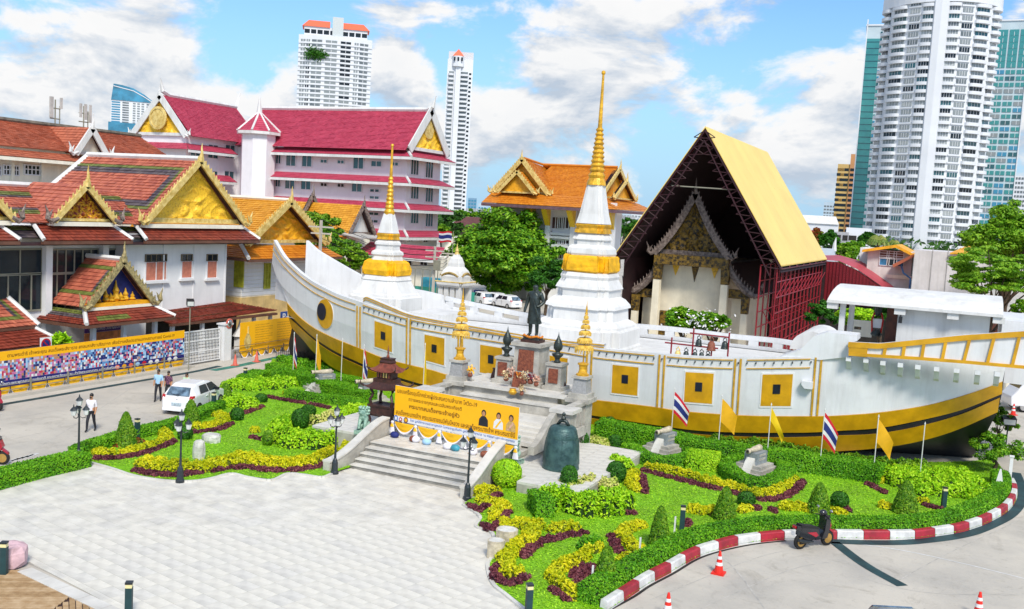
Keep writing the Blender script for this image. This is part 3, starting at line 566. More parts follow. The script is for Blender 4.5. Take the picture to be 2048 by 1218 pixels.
# ================================================================== CHEDIS
def redent(n=2,s=.16):
 q=[(1,1-s*n)]
 for i in range(n):q+=[(1-s*(i+1),1-s*(n-i)),(1-s*(i+1),1-s*(n-i-1))]
 pts=q;out=[]
 for k in range(4):
  a=k*math.pi/2;out+=[(x*math.cos(a)-y*math.sin(a),x*math.sin(a)+y*math.cos(a))for x,y in pts]
 return out
RD=redent(2,.17);K12=1.0/1.22
def chedi(label,cx,cy,prof,sc,cloth_lab):
 base=prof['base'][-1];t=thing('chedi',label,'stupa',(cx,cy,3.2),'white stupas on the ship deck')
 def Z(y):return DY(prof['px']+(prof['ytip']-y)*-prof['lean'],y,cy)[2]
 for nm,m,sec,k in(('base','white',RD,K12),('bell','white',RD,K12*1.02),('gold_collar','gold_bright',RD,K12),('neck','gold_bright',None,1.),('ringed_spire','gold_bright',None,1.),('spire','gold_bright',None,1.)):
  if nm in prof:
   pr=sorted([(h*sc*k,Z(y))for y,h in prof[nm]],key=lambda a:a[1]);MB().lathe([(r_,z)for r_,z in pr],(cx,cy,0),16,sec).build(nm,m,t)
 o=MB();pr=sorted([(h*sc*K12*1.02,Z(y))for y,h in prof['cloth']],key=lambda a:a[1]);rings=[]
 for k,(r_,z)in enumerate(pr):
  ring=[]
  for i,(x,y)in enumerate(np.repeat(RD,3,axis=0)):w=1+.03*math.sin(i*1.7+k*1.1)+random.uniform(-.012,.012);ring.append((cx+x*r_*w,cy+y*r_*w,z+.03*math.sin(i*.9+k)))
  rings.append(ring)
 cl=o.loft(rings,True,True).build('stupa_cloth','cloth_gold');tag(cl,cloth_lab,'cloth','saffron cloths wrapped round the stupas')
 return t
big=dict(px=1208,ytip=143,lean=.066,spire=[(141,1),(143,4),(147,4),(150,2.2),(200,3.2),(256,4.4)],ringed_spire=sum([[(256+i*9.0,5+i*.85),(256+i*9.0+4,8.0+i*.85),(256+i*9.0+8.2,5.4+i*.85)]for i in range(10)],[]),neck=[(346,13),(352,17),(358,15),(364,18),(372,20)],bell=[(372,19),(400,24),(430,30),(440,33),(450,36)],gold_collar=[(450,34),(453,38),(459,35),(464,38),(469,39)],base=[(469,33),(478,40),(482,42),(484,38),(492,38),(496,46),(500,50),(510,52),(514,50),(547,52),(549,58),(556,62),(562,60),(574,68),(580,71),(583,66),(596,66),(602,78),(608,84),(612,88),(618,90),(620,84),(642,86),(646,96),(652,104),(656,105),(660,112),(690,113),(694,116),(722,116)],cloth=[(514,52),(517,56),(532,57),(544,58),(548,54)])
sml=dict(px=784,ytip=290,lean=.040,spire=[(288,2.5),(291,3.5),(294,2),(330,2.6),(354,3.4)],ringed_spire=sum([[(354+i*8.2,3.2+i*.6),(354+i*8.2+4,5.2+i*.6),(354+i*8.2+7.6,3.6+i*.6)]for i in range(8)],[]),neck=[(419,8),(424,11),(430,10)],bell=[(428,11),(445,16),(462,20),(467,22)],gold_collar=[(467,21),(470,24),(475,22),(480,24)],base=[(480,20),(486,26),(490,27),(493,24),(501,25),(505,32),(510,33),(514,30),(520,32),(551,46),(553,48),(560,52),(562,50),(585,64),(588,68),(592,70),(594,75),(640,77)],cloth=[(521,36),(526,44),(540,49),(550,47),(552,45)])
chedi('tall white stupa with a golden ringed spire behind the bronze statue',-20.57,55,big,.0300,'saffron cloth wrapped round the taller stupa')
chedi('smaller white stupa with a thin golden spire towards the bow',-34.95,55,sml,.0331,'saffron cloth wrapped round the smaller stupa by the bow')
# deck blocks between stupas
db=MB();a=DY(825,655,53)[0];b=DY(893,655,53)[0];db.box(a,b,52.4,55.5,3.2,4.35);db.build('deck_block','white',ship)
# bells hanging on a red frame
bf=thing('bell_frame','red steel frame for hanging bells behind the ship rail','frame',(-11.5,50.8,3.2));mb=MB()
def bpx(px,py):return DY(px,py,50.8)
for px_,yt in((1344,675),(1388,657),(1459,665),(1424,690)):
 p=bpx(px_,yt);mb.tube([(p[0],50.8,3.2),(p[0],50.8,p[2])],.045,6)
for a,b in(((1330,685),(1436,697)),((1380,666),(1459,675))):mb.tube([bpx(*a),bpx(*b)],.045,6)
mb.build('tubes','red_steel',bf)
bells=[(1355,692,24,'gold_pale','small golden bell leftmost on the lower bar of the red frame'),(1371.5,694,22,'bronze','second bell from the left on the lower bar of the red frame'),(1389,696,22,'bronze','dark bell beside the tall post on the lower bar'),(1402.5,697,20,'bronze','fourth dark bell on the lower bar of the red frame'),(1415,700,20,'bronze','smallest dark bell at the right of the lower bar'),(1397,669,23,'bronze','dark bell at the left of the upper bar'),(1422,671,30,'plaque','reddish golden bell in the middle of the upper bar'),(1449,673,25,'bronze','dark greenish bell at the right of the upper bar')]
for px_,yt,h,m,lab in bells:
 a,b=bpx(px_,yt),bpx(px_,yt+h);hh=a[2]-b[2];t=thing('temple_bell',lab,'bell',b,'bells hanging on the red frame');r_=hh*.30
 MB().lathe([(r_*1.1,0),(r_,.06*hh),(r_*.85,.3*hh),(r_*.75,.5*hh),(r_*.35,.62*hh),(.05,.64*hh)],b,12).build('bell_body',m,t,smooth=True)
 mb=MB();mb.tube([(b[0]-.1,b[1],b[2]+hh*.62),(b[0]-.08,b[1],b[2]+hh*.8),(b[0],b[1],b[2]+hh*.9),(b[0]+.08,b[1],b[2]+hh*.8),(b[0]+.1,b[1],b[2]+hh*.62)],.03,5);mb.tube([(b[0],b[1],b[2]+hh*.88),(b[0],b[1],b[2]+hh)],.025,5);mb.build('hanger',m,t)
 # small shrine pavilion behind the far rail
sh=thing('shrine_pavilion','small white pavilion with golden trim and a stepped spire behind the ship','pavilion',(-37,71,2));Y=68.
def sz(y):return DY(912,y,Y)[2]
cx=DY(911,560,Y)[0];s_=74/1950
mb=MB();mb.lathe([(37*s_*.8,sz(573)),(40*s_*.8,sz(569)),(40*s_*.8,sz(563))],(cx,Y,0),sec=redent(1,.2));mb.lathe([(31*s_*.8,sz(563)),(33*s_*.8,sz(552)),(27*s_*.8,sz(541)),(18*s_*.8,sz(533)),(17*s_*.8,sz(526)),(15*s_*.8,sz(522)),(13*s_*.8,sz(517)),(9*s_*.8,sz(513)),(6*s_*.8,sz(508))],(cx,Y,0),sec=redent(1,.25));mb.build('roof','white',sh)
mb=MB();mb.lathe([(6*s_,sz(509)),(3.5*s_,sz(504)),(4*s_,sz(501)),(1.5*s_,sz(494)),(.2*s_,sz(486))],(cx,Y,0),10)
for dx,dy in((-1,0),(0,-1),(1,0)):
 for sgn in(-1,1):
  P_=[]
  for t_ in np.linspace(-1,1,9):
   q=31*s_*.82;w_=t_*24*s_*.8;h_=sz(548)-7*s_*(t_**2)+3*s_;P_.append((cx+(q*dx if dx else w_),Y+(q*dy if dy else w_),h_))
  mb.tube(P_,2.4*s_,5)
mb.tube([(cx-39*s_*.8,Y-39*s_*.8,sz(563)),(cx+39*s_*.8,Y-39*s_*.8,sz(563)),(cx+39*s_*.8,Y+39*s_*.8,sz(563))],1.8*s_,5);mb.build('gold_trim','gold_pale',sh)
for dx in(-1,-.35,.35,1):
 for dy in(-1,1):MB().rbox((cx+dx*26*s_*.8,Y+dy*26*s_*.8,.0),(10*s_,10*s_,sz(571))).build('column','white',sh)
MB().box(cx-1.0,cx+1.0,Y-.9,Y+.9,0,2.2).build('inner_shrine','cream',sh)
# ================================================================== WINDOWS (shared meshes; local x = width, z = up, faces -y)
WC={}
def wmesh(w,h,fr,gl,nx=2,ny=1,t=.05,d=.08,split=None):
 k=(round(w,2),round(h,2),fr,gl,nx,ny)
 if k not in WC:
  f=MB();f.box(-w/2,w/2,-d,.02,-t,0);f.box(-w/2,w/2,-d,.02,h-t,h);f.box(-w/2,-w/2+t,-d,.02,0,h-t);f.box(w/2-t,w/2,-d,.02,0,h-t)
  for i in range(1,nx):x=-w/2+w*i/nx;f.box(x-t*.4,x+t*.4,-d*.9,.02,0,h-t)
  for i in range(1,ny):z=h*i/ny;f.box(-w/2+t,w/2-t,-d*.85,.02,z-t*.4,z+t*.4)
  p=MB();p.box(-w/2+t,w/2-t,-.02,.015,0,h-t);WC[k]=(f.mesh('window',fr),p.mesh('pane',gl))
 return WC[k]
def win(parent,pos,rz,w,h,fr='frame_white',gl='glass',nx=2,ny=1,name='window',t=.05,d=.08):
 a,b=wmesh(w,h,fr,gl,nx,ny,t,d);o=inst(name,a,parent,pos,rz);p=bpy.data.objects.new('pane',b);COL.objects.link(p);p.parent=o;return o
RX=math.pi/2
# ================================================================== THAI GABLES
# plane spanned by w (along the gable) and z, outward normal n; c = middle of the gable foot
def gable(par,c,w,n,hw,h,tymp='gold_relief',board='gold_pale',back=.5,bw=.38,fins=True,chofa=True,naga=True,relief=True,chofa_m=None,naga_m=None,curve=.0):
 c,w,n=np.array(c,float),np.array(w,float),np.array(n,float);U=np.array([0,0,1.])
 P=lambda a,z,o=0.:c+w*a+U*z+n*o
 t=MB();K=34
 if relief:
  rows=[]
  for i in range(K+1):
   z=h*.93*i/K;half=hw*.9*(1-i/K)+.001;row=[]
   for j in range(K*2+1):
    a=half*(j/K-1);q=abs(a);dep=.17*math.sin(9.3*q/hw*2+2.4*math.sin(z*5.1/h*2.2))*math.sin(9.1*z/h*2.2+1.9*math.sin(q/hw*8))+random.uniform(-.02,.02);edge=min(1,(half-q)/(.08*hw))if half>q else 0
    row.append(P(a,z+.04*h,-back+max(-.03,dep)*max(0,edge)))
   rows.append(row)
  t.grid(rows)
 else:t.extr([P(-hw*.93,0,-back),P(hw*.93,0,-back),P(0,h*.95,-back)],n*-.1)
 t.build('tympanum',tymp,par)
 s=MB();s.extr([P(-hw*.98,-.02,-back-.05),P(hw*.98,-.02,-back-.05),P(hw*.98,.07*h,-back-.05),P(-hw*.98,.07*h,-back-.05)],n*.22);s.build('gable_sill',board,par)
 for sg in(-1,1):
  b=MB();L_=math.hypot(hw,h);nrm=np.array([h/L_*sg,hw/L_]);k=8;rr=[]
  for i in range(k+1):
   f=i/k;a,z=sg*hw*(1-f),h*f-curve*h*math.sin(math.pi*f);rr.append([P(a-nrm[0]*bw*.6,z-nrm[1]*bw*.6,0),P(a+nrm[0]*bw*.4,z+nrm[1]*bw*.4,0),P(a+nrm[0]*bw*.4,z+nrm[1]*bw*.4,.14),P(a-nrm[0]*bw*.6,z-nrm[1]*bw*.6,.14)])
  b.loft(rr);b.build('bargeboard',board,par)
  so=MB();so.quad(P(sg*hw,0,.02),P(0,h,.02),P(0,h,-back),P(sg*hw,0,-back));so.extr([P(sg*hw,0,.0)-n*.02,P(0,h,0)-n*.02,P(0,h,-back),P(sg*hw,0,-back)],U*-.08);so.build('soffit','soffit',par)
  bw=bw*1.0
  if fins:
   fb=MB();m=max(6,int(L_/.34))
   for i in range(m):
    f=(i+.5)/m;a,z=sg*hw*(1-f)+nrm[0]*bw*.38,h*f-curve*h*math.sin(math.pi*f)+nrm[1]*bw*.38;q=.19
    dx=np.array([-sg*hw,h])/L_
    fb.extr([P(a-dx[0]*.10,z-dx[1]*.10,.03),P(a+dx[0]*.10,z+dx[1]*.10,.03),P(a+nrm[0]*q+dx[0]*.16,z+nrm[1]*q+dx[1]*.16,.03)],n*.08)
   fb.build('roof_fins',board,par,kind='stuff')
  if naga:
   x0,z0=sg*(hw+.05),-.05;pts=[P(sg*(hw-.25),.15,.08),P(x0+sg*.15,z0,.08),P(x0+sg*.42,z0+.2,.08),P(x0+sg*.40,z0+.55,.08),P(x0+sg*.58,z0+.95,.08)]
   hb=MB();hb.tube(pts,[.13,.16,.14,.09,.02],6)
   for dz,dx in((.5,.1),(.7,.12)):hb.tube([P(x0+sg*.3,z0+dz*.5,.08),P(x0+sg*(.3-dx*2),z0+dz,.08)],[.08,.02],5)
   hb.build('naga_finial',naga_m or board,par)
 if chofa:
  cb=MB();cb.tube([P(0,h-.1,.05),P(0,h+.2,.1),P(0,h+.5,.16),P(0,h+.8,.12),P(0,h+1.15,.16)],[.2,.16,.09,.06,.015],6);cb.build('chofa_finial',chofa_m or board,par)
RG=lambda r,c:0
def border(r,c):
 d=min(r,1-r,c*2.2,(1-c)*2.2);return 1 if.16<d<.235 else(2 if.235<=d<.30 else 0)
def border_r(r,c):
 d=min(r,1-r,(1-c)*2.0);return 1 if.14<d<.21 else(2 if.21<=d<.275 else 0)
def bands(r,c):return 1 if(.2<r<.28 or.72<r<.80)else(2 if(.28<r<.36 or.64<r<.72)else 0)
RGM=['tile_red','tile_green','tile_grey']
X_,Y_,Z_=np.array([1.,0,0]),np.array([0,1.,0]),np.array([0,0,1.])
# ------------------------------------------------------------------ monks' hall on the left (facade on X = -48)
H=thing('monks_hall','white two storey hall with red and green tiled roofs and gilded gables beside the road','temple hall',(-50,48,0));XF=-48.
w=MB();w.box(-62,XF,44.9,54.3,0,8.2);w.box(-62,XF-.7,26,44.9,0,8.0);w.build('wall','house_white',H)
pl=MB();
for y in(44.95,48.3,51.1,54.2):pl.box(XF,XF+.06,y-.06,y+.06,3.1,7.5)
pl.box(XF,XF+.08,44.9,54.3,2.9,3.12);pl.build('pilaster','house_white',H,kind='stuff')
for(xa,xb),nxx in(((289,332),2),((361,383),1),((412,433),1)):
 a,b=DX(xa,540,XF),DX(xb,540,XF);yc=(a[1]+b[1])/2;wd=abs(b[1]-a[1]);zb=DX((xa+xb)/2,560 if nxx==2 else 555,XF)[2];zt=DX((xa+xb)/2,508,XF)[2];hh=zt-zb
 win(H,(XF+.02,yc,zb),RX,wd,hh*.72,'frame_white','shutter',nxx,1,name='shuttered_window');win(H,(XF+.02,yc,zb+hh*.73),RX,wd,hh*.27,'frame_brown','glass',nxx*2,1,name='transom_window')
 MB().box(XF,XF+.22,yc-wd/2-.15,yc+wd/2+.15,zb-.2,zb-.06).build('window_sill','house_white',H)
 # dark glazed bays
XB=XF-.7
for(xa,xb,yt,yb,top)in((-70,84,495,585,3),(95,196,495,560,6),(206,276,495,560,2)):
 a,b=DX(max(xa,-60),530,XB),DX(xb,530,XB);yc=(a[1]+b[1])/2;wd=abs(b[1]-a[1]);zt=DX((xa+xb)/2,yt,XB)[2]
 zb=zt-3.6;n_=3 if xa<0 else(6 if top==6 else 2)
 win(H,(XB+.02,yc,zt-1.45),RX,wd,1.4,'frame_grey','glass',n_,1,name='glazed_bay',t=.10);win(H,(XB+.02,yc,zb),RX,wd,2.1,'frame_grey','glass',max(4,n_*2 if n_<6 else 6),1,name='glazed_bay',t=.10)
for xa in(88,201,277):
 a=DX(xa,540,XB);MB().box(XB,XB+.45,a[1]-.22,a[1]+.22,2.5,7.7).build('column','house_white',H)
 # skirt roofs with a white hip rib at every bay
def skirt(par,y0,y1,zt,zb,xin,xout,m='tile_darkred',rows=5,dl=0.,dr=0.):
 mb=MB();tiles(mb,(xout,y0-dl,zb),(xout,y1+dr,zb),(xin,y0,zt),(xin,y1,zt),rows,int((y1-y0)/.22),None,.05);mb.build('skirt_roof',m,par,kind='stuff')
 MB().box(xout-.25,xout+.02,y0-dl,y1+dr,zb-.22,zb-.03).build('fascia','eave_brown',par)
def hrib(par,a,b,r=.13,m='white'):MB().tube([a,b],r,6).build('hip_rib',m,par)
XO=XF+1.1
for y0,y1 in((26.,36.2),(38.6,44.1),(46.1,56.0)):
 skirt(H,y0,y1,8.75,7.85,XF-.3,XO,rows=6,dl=.35,dr=.55);hrib(H,(XO,y1+.55,7.9),(XF-.3,y1,8.8));hrib(H,(XO,y0-.35,7.9),(XF-.3,y0,8.8))
mb=MB();tiles(mb,(XF+.35,25,7.95),(XF+.35,57,7.95),(XF-1.0,25,8.6),(XF-1.0,57,8.6),5,120,lambda r,c:1 if r>.45 else 2,.05);mb.build('lower_roof_tiles',RGM,H,kind='stuff')
MB().box(XF-.2,XO-.3,26,56.5,7.55,7.7).build('eave_soffit','soffit',H)
# main gable roof (ridge along X) and the long roof of the left wing (ridge along Y)
yg,hwg,zb,zt=50.95,4.75,8.95,13.2
bk=DY(175,322,yg)[0]
for sg in(-1,1):
 mb=MB();tiles(mb,(bk-1,yg+sg*hwg,zb),(XF+.5,yg+sg*hwg,zb),(bk,yg,zt),(XF+.5,yg,zt),22,46,border_r,.06);mb.build('roof_tiles',RGM,H,kind='stuff')
rb=MB();rb.tube([(bk,yg,zt+.1),(XF+.4,yg,zt+.1)],.2,6);rb.build('ridge_cap','white',H);hrib(H,(bk-1,yg-hwg,zb),(bk,yg,zt),.2)
gable(H,(XF+.45,yg,zb),Y_,X_,hwg,zt-zb,back=.6,bw=.38)
MB().box(XF-.5,XF+.4,yg-hwg+.1,yg+hwg-.1,zb-.35,zb-.1).build('gable_cornice','cream',H)
y0g,hw2,z2b,z2t=41.6,2.25,8.95,11.1
zr2=DX(30,372,XF-4)[2];
mb=MB();tiles(mb,(XF+.05,24,8.8),(XF+.05,46.5,8.8),(XF-4.2,24,zr2),(XF-4.2,48,zr2),18,80,bands,.06);mb.build('roof_tiles',RGM,H,kind='stuff');MB().tube([(XF-4.2,24,zr2+.1),(XF-4.2,44.3,zr2+.1)],.2,6).build('ridge_cap','white',H)
for yy,hw_,ht in((y0g,hw2,z2t),(34.6,2.25,11.1)):
 for sg in(-1,1):
  mb=MB();tiles(mb,(XF-4,yy+sg*hw_,z2b),(XF+.5,yy+sg*hw_,z2b),(XF-4,yy,ht),(XF+.5,yy,ht),10,16,None,.05);mb.build('roof_tiles','tile_red',H,kind='stuff')
 gable(H,(XF+.5,yy,z2b),Y_,X_,hw_,ht-z2b,back=.5,bw=.32,tymp=mat('red_gilt',hx('d8a018'),.5,.5,6.,col2='7a1c10',ramp=(.42,.58))if True else '',naga_m='carved')
 MB().box(XF-.5,XF+.4,yy-hw_+.1,yy+hw_-.1,z2b-.3,z2b-.06).build('gable_cornice','cream',H)
 # lean-to roof along the road
mb=MB();tiles(mb,(XF+2.2,46.9,2.55),(XF+2.2,57.4,2.75),(XF-.05,46.9,3.05),(XF-.05,54.6,3.35),16,50,lambda r,c:1 if.2<min(r,1-r,c*2,(1-c)*2)<.28 else 0,.05);mb.build('lean_to_roof',['tile_darkred',mat('tile_mossy',hx('5c3a1c'),.5,.3,island=.5)],H,kind='stuff')
MB().box(XF+2.0,XF+2.25,46.9,57.4,2.4,2.56).build('fascia','eave_brown',H)
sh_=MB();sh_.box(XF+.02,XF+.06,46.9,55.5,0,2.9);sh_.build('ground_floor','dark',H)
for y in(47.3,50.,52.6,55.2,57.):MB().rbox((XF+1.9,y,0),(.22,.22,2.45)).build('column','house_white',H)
# ------------------------------------------------------------------ pavilion with the blue gable
PV=thing('gate_pavilion','small open pavilion with a blue gable and carved silver gold bargeboards','pavilion',(-48,43,0));XP=-46.
yp,hwp,zpb,zpt=42.75,2.55,4.05,6.75
for sg in(-1,1):
 mb=MB();tiles(mb,(XP-5.2,yp+sg*hwp,zpb),(XP+.3,yp+sg*hwp,zpb),(XP-4.2,yp,zpt),(XP+.3,yp,zpt),13,26,lambda r,c:border(r,c),.06);mb.build('roof_tiles',RGM,PV,kind='stuff')
MB().tube([(XP-4.2,yp,zpt+.08),(XP+.2,yp,zpt+.08)],.16,6).build('ridge_cap','white',PV);hrib(PV,(XP-5.2,yp-hwp,zpb),(XP-4.2,yp,zpt),.15)
gable(PV,(XP+.3,yp,zpb),Y_,X_,hwp,zpt-zpb,tymp=mat('blue_field',hx('20286c'),.5,.2),board=mat('silver_gold',hx('a89868'),.5,.4,6.,bump=.5,bscale=14),back=.6,bw=.34,relief=False)
em=MB();cY=yp
for dy,hh,wd in((0,1.25,.30),(-.75,.75,.25),(.75,.75,.25),(-1.3,.5,.2),(1.3,.5,.2),(.38,.5,.3),(-.38,.5,.3)):em.lathe([(wd*.6,0),(wd,.12*hh),(wd*.5,.35*hh),(wd*.7,.5*hh),(wd*.3,.7*hh),(.02,hh)],(XP-.22,cY+dy,zpb+.22),8)
em.build('gable_relief','gold_bright',PV,kind='stuff');MB().box(XP-.3,XP+.25,yp-hwp+.1,yp+hwp-.1,zpb-.02,zpb+.2).build('gable_beam','orange_gold',PV)
mb=MB();tiles(mb,(XP+1.2,yp-hwp-.7,3.2),(XP+1.2,yp+hwp+.9,3.2),(XP+.1,yp-hwp,3.9),(XP+.1,yp+hwp,3.9),6,26,lambda r,c:1 if(.15<r<.5 and.1<c<.5)else 0,.05);tiles(mb,(XP-5,yp-hwp-.9,3.2),(XP+1.2,yp-hwp-.9,3.2),(XP-5,yp-hwp,3.85),(XP+.1,yp-hwp,3.85),7,26,lambda r,c:1 if r>.6 else(2 if.4<r else 0),.05);mb.build('skirt_roof',['tile_darkred','tile_green','tile_grey'],PV,kind='stuff')
hrib(PV,(XP+1.2,yp-hwp-.8,3.25),(XP+.1,yp-hwp,3.9));hrib(PV,(XP+1.2,yp+hwp+.9,3.25),(XP+.1,yp+hwp,3.9))
MB().box(XP+.95,XP+1.25,yp-hwp-.9,yp+hwp+.9,3.0,3.17).build('fascia','eave_brown',PV);MB().box(XP-5,XP+.95,yp-hwp-1.0,yp-hwp-.75,3.0,3.17).build('fascia','eave_brown',PV)
MB().box(XP+.15,XP+.3,yp-hwp+.05,yp+hwp-.05,3.85,4.02).build('cornice','cream',PV)
for y in(yp-2.35,yp-.1,yp+2.35):MB().rbox((XP+.6,y,0),(.24,.24,3.05)).build('column','house_white',PV)
MB().box(XP-5,XP-4.8,yp-3,yp+3,0,3.1).build('back_wall','darkwood',PV)
bo=thing('notice_board','purple and orange notice board inside the open pavilion','board',(XP-1.2,42.5,0));MB().box(XP-1.25,XP-1.2,41.4,44.3,2.3,2.75).build('header',mat('purple',hx('4a1c6a'),.5),bo);MB().box(XP-1.26,XP-1.21,41.4,44.3,1.3,2.28).build('panel',mat('notice_orange',hx('d88040'),.5,.3,2.),bo)
tb=inst('lettering',text_mesh('ประชาสัมพันธ์ วัดยานนาวา',2.3,.25,'plain_white'),bo,(XP-1.19,41.7,2.42),RX)
# corner pavilion at the left edge
CP=thing('corner_pavilion','low tiled roof with a white curled ridge end at the left edge','pavilion',(-46,36,0));Xc=-47.9
a=DX(28,590,Xc);ye=a[1];zr_=a[2];zb_=DX(48,652,Xc+.8)[2]
mb=MB();tiles(mb,(Xc+.9,ye-7,zb_),(Xc+.9,ye+.9,zb_),(Xc-1.2,ye-7,zr_),(Xc-1.2,ye+.1,zr_),10,34,lambda r,c:border_r(r,c),.06);mb.build('roof_tiles',RGM,CP,kind='stuff')
MB().tube([(Xc-1.2,ye-7,zr_+.1),(Xc-1.2,ye-.5,zr_+.1),(Xc-1.2,ye,zr_+.3),(Xc-1.2,ye+.25,zr_+.85)],[.2,.2,.17,.04],6).build('ridge_cap','white',CP);hrib(CP,(Xc+.9,ye+.9,zb_),(Xc-1.2,ye+.1,zr_+.1),.14)
mb=MB();tiles(mb,(Xc+2.0,ye-7,zb_-.95),(Xc+2.0,ye+1.6,zb_-.95),(Xc+.8,ye-7,zb_-.2),(Xc+.8,ye+.7,zb_-.2),6,34,None,.06);mb.build('skirt_roof','tile_darkred',CP,kind='stuff');hrib(CP,(Xc+2,ye+1.6,zb_-.9),(Xc+.8,ye+.7,zb_-.15),.12)
MB().box(Xc+1.8,Xc+2.05,ye-7,ye+1.6,zb_-1.15,zb_-1.0).build('fascia','eave_brown',CP);MB().box(Xc+.6,Xc+.9,ye-7,ye+.7,zb_-.18,zb_-.04).build('fascia','eave_brown',CP)
for dy in(-6,-3,0):MB().rbox((Xc+1.4,ye+dy,0),(.3,.3,zb_-1.1)).build('column','cream',CP)
# long rust roofed school block behind
SB=thing('school_block','long white block with faded rust tile roof and white dormer behind the front hall','building',(-70,60,0));Yb=62.
def sb(x,y,Y=Yb):return DY(x,y,Y)
XS=-66.
def sx(x,y,X=XS):return DX(x,y,X)
r0,r1=sx(-60,225,XS-4),sx(345,300,XS-4);zR=sx(95,252,XS-4)[2];zE=sx(95,300,XS)[2]
ya,yb_=sx(-40,300)[1],sx(345,320)[1]
mb=MB();tiles(mb,(XS+.5,ya-4,zE),(XS+.5,yb_,zE),(XS-4,ya-4,zR),(XS-4,yb_,zR),24,70,None,.06);mb.build('roof_tiles','tile_rust',SB,kind='stuff');MB().tube([(XS-4,ya-4,zR+.1),(XS-4,yb_,zR+.1)],.22,6).build('ridge_cap',mat('ridge_grey',hx('6c6458'),.8,.3),SB)
mb=MB();tiles(mb,(XS+1.4,ya-4,zE-.75),(XS+1.4,yb_,zE-.75),(XS+.3,ya-4,zE-.2),(XS+.3,yb_,zE-.2),4,70,None,.05);mb.build('skirt_roof','tile_rust',SB,kind='stuff');MB().box(XS+1.2,XS+1.45,ya-4,yb_,zE-1.05,zE-.8).build('fascia','cream',SB)
MB().box(XS-8,XS,ya-4,yb_-.3,0,zE+.15).build('wall','cream',SB)
for xa,xb in((-30,2),(5,38),(47,86)):
 a,b=sx(xa,340),sx(xb,340);zt_,zb__=sx(xb,331)[2],sx(xb,350)[2];win(SB,(XS+.02,(a[1]+b[1])/2,zb__),RX,abs(b[1]-a[1]),zt_-zb__,'frame_white','glass',5,2,t=.09)
dg=sx(183,300,XS+1);hw_=abs(sx(216,300,XS+1)[1]-sx(150,300,XS+1)[1])/2;zt_=sx(183,255,XS+1)[2];zq=sx(183,310,XS+1)[2]
gable(SB,(XS+1,dg[1],zq),Y_,X_,hw_,zt_-zq,tymp='cream',board='white',back=.5,relief=False,fins=False,bw=.5)
for sg in(-1,1):
 mb=MB();tiles(mb,(XS-4,dg[1]+sg*hw_,zq),(XS+1,dg[1]+sg*hw_,zq),(XS-4,dg[1],zt_),(XS+1,dg[1],zt_),10,12,None,.05);mb.build('roof_tiles','tile_rust',SB,kind='stuff')
for y in np.arange(ya,yb_,2.6):MB().box(XS,XS+.2,y-.12,y+.12,2,zE-.6).build('pilaster','cream',SB)
for k,(px_,yb0,yt0,lab)in enumerate(((110,252,193,'cell antenna mast with one tall panel on the rust roof ridge'),(167,256,207,'cell antenna mast with three panels nearer the white dormer'))):
 b,t_=sx(px_,yb0,XS-4),sx(px_,yt0,XS-4);an=thing('antenna_mast',lab,'antenna',b,'cell antennas on the school roof');hh=t_[2]-b[2];mb=MB()
 mb.tube([(b[0],b[1],b[2]-.3),(b[0],b[1],b[2]+hh*.9)],.06,6);mb.tube([(b[0],b[1]-.5,b[2]+hh*.25),(b[0],b[1]+.5,b[2]+hh*.25)],.05,5);mb.tube([(b[0],b[1]-.5,b[2]+hh*.6),(b[0],b[1]+.5,b[2]+hh*.6)],.05,5);mb.tube([(b[0],b[1]+.45,b[2]-.2),(b[0],b[1]+.45,b[2]+hh*.7)],.05,5);mb.build('mast','frame_grey',an)
 for dy,hh2,w_ in(((-.45,.95,.32),(.5,.5,.2))if k==0 else((-.4,.75,.2),(.1,.85,.25),(.6,.98,.2))):MB().rbox((b[0]+.1,b[1]+dy,b[2]+hh*(.98-hh2*.75)),(.14,w_,hh*hh2*.75)).build('panel_antenna','tin',an)
 # yellow roofed hall between the monks' hall and the bow
YH=thing('yellow_hall','pale timber hall with yellow orange tiles and a golden gable behind the ship bow','temple hall',(-50,62,0));XY=-49.
a,b=DX(495,485,XY+.6),DX(627,500,XY+.6);yc=DX(581,400,XY+.6)[1];zt_=DX(581,402,XY+.6)[2];zq=DX(500,487,XY+.6)[2];hw_=yc-a[1]
for sg in(-1,1):
 mb=MB();tiles(mb,(XY-12,yc+sg*hw_,zq),(XY+.6,yc+sg*hw_,zq),(XY-12,yc,zt_),(XY+.6,yc,zt_),22,44,None,.05);mb.build('roof_tiles','tile_yellow',YH,kind='stuff')
MB().tube([(XY-12,yc,zt_+.08),(XY+.5,yc,zt_+.08)],.17,6).build('ridge_cap','cream',YH);gable(YH,(XY+.6,yc,zq),Y_,X_,hw_,zt_-zq,back=.8,bw=.5,tymp='orange_gold')
mb=MB();tiles(mb,(XY+1.6,yc-hw_-.8,zq-1.1),(XY+1.6,yc+hw_+1,zq-1.1),(XY,yc-hw_,zq-.2),(XY,yc+hw_,zq-.2),6,30,None,.05);tiles(mb,(XY-10,yc-hw_-1.0,zq-1.0),(XY+1.6,yc-hw_-1.0,zq-1.0),(XY-10,yc-hw_,zq-.2),(XY,yc-hw_,zq-.2),6,36,None,.05);mb.build('skirt_roof','tile_orange',YH,kind='stuff')
hrib(YH,(XY+1.6,yc-hw_-1,zq-1),(XY,yc-hw_,zq-.1),.16);MB().box(XY+1.4,XY+1.62,yc-hw_-.9,yc+hw_+1,zq-1.3,zq-1.12).build('fascia','eave_brown',YH);MB().box(XY-10,XY+1.4,yc-hw_-1.1,yc-hw_-.85,zq-1.25,zq-1.05).build('fascia','eave_brown',YH)
MB().box(XY-10,XY,yc-hw_+.2,yc+hw_-.2,3.4,zq-.5).build('wall','cream',YH)
lw=MB()
z=3.5
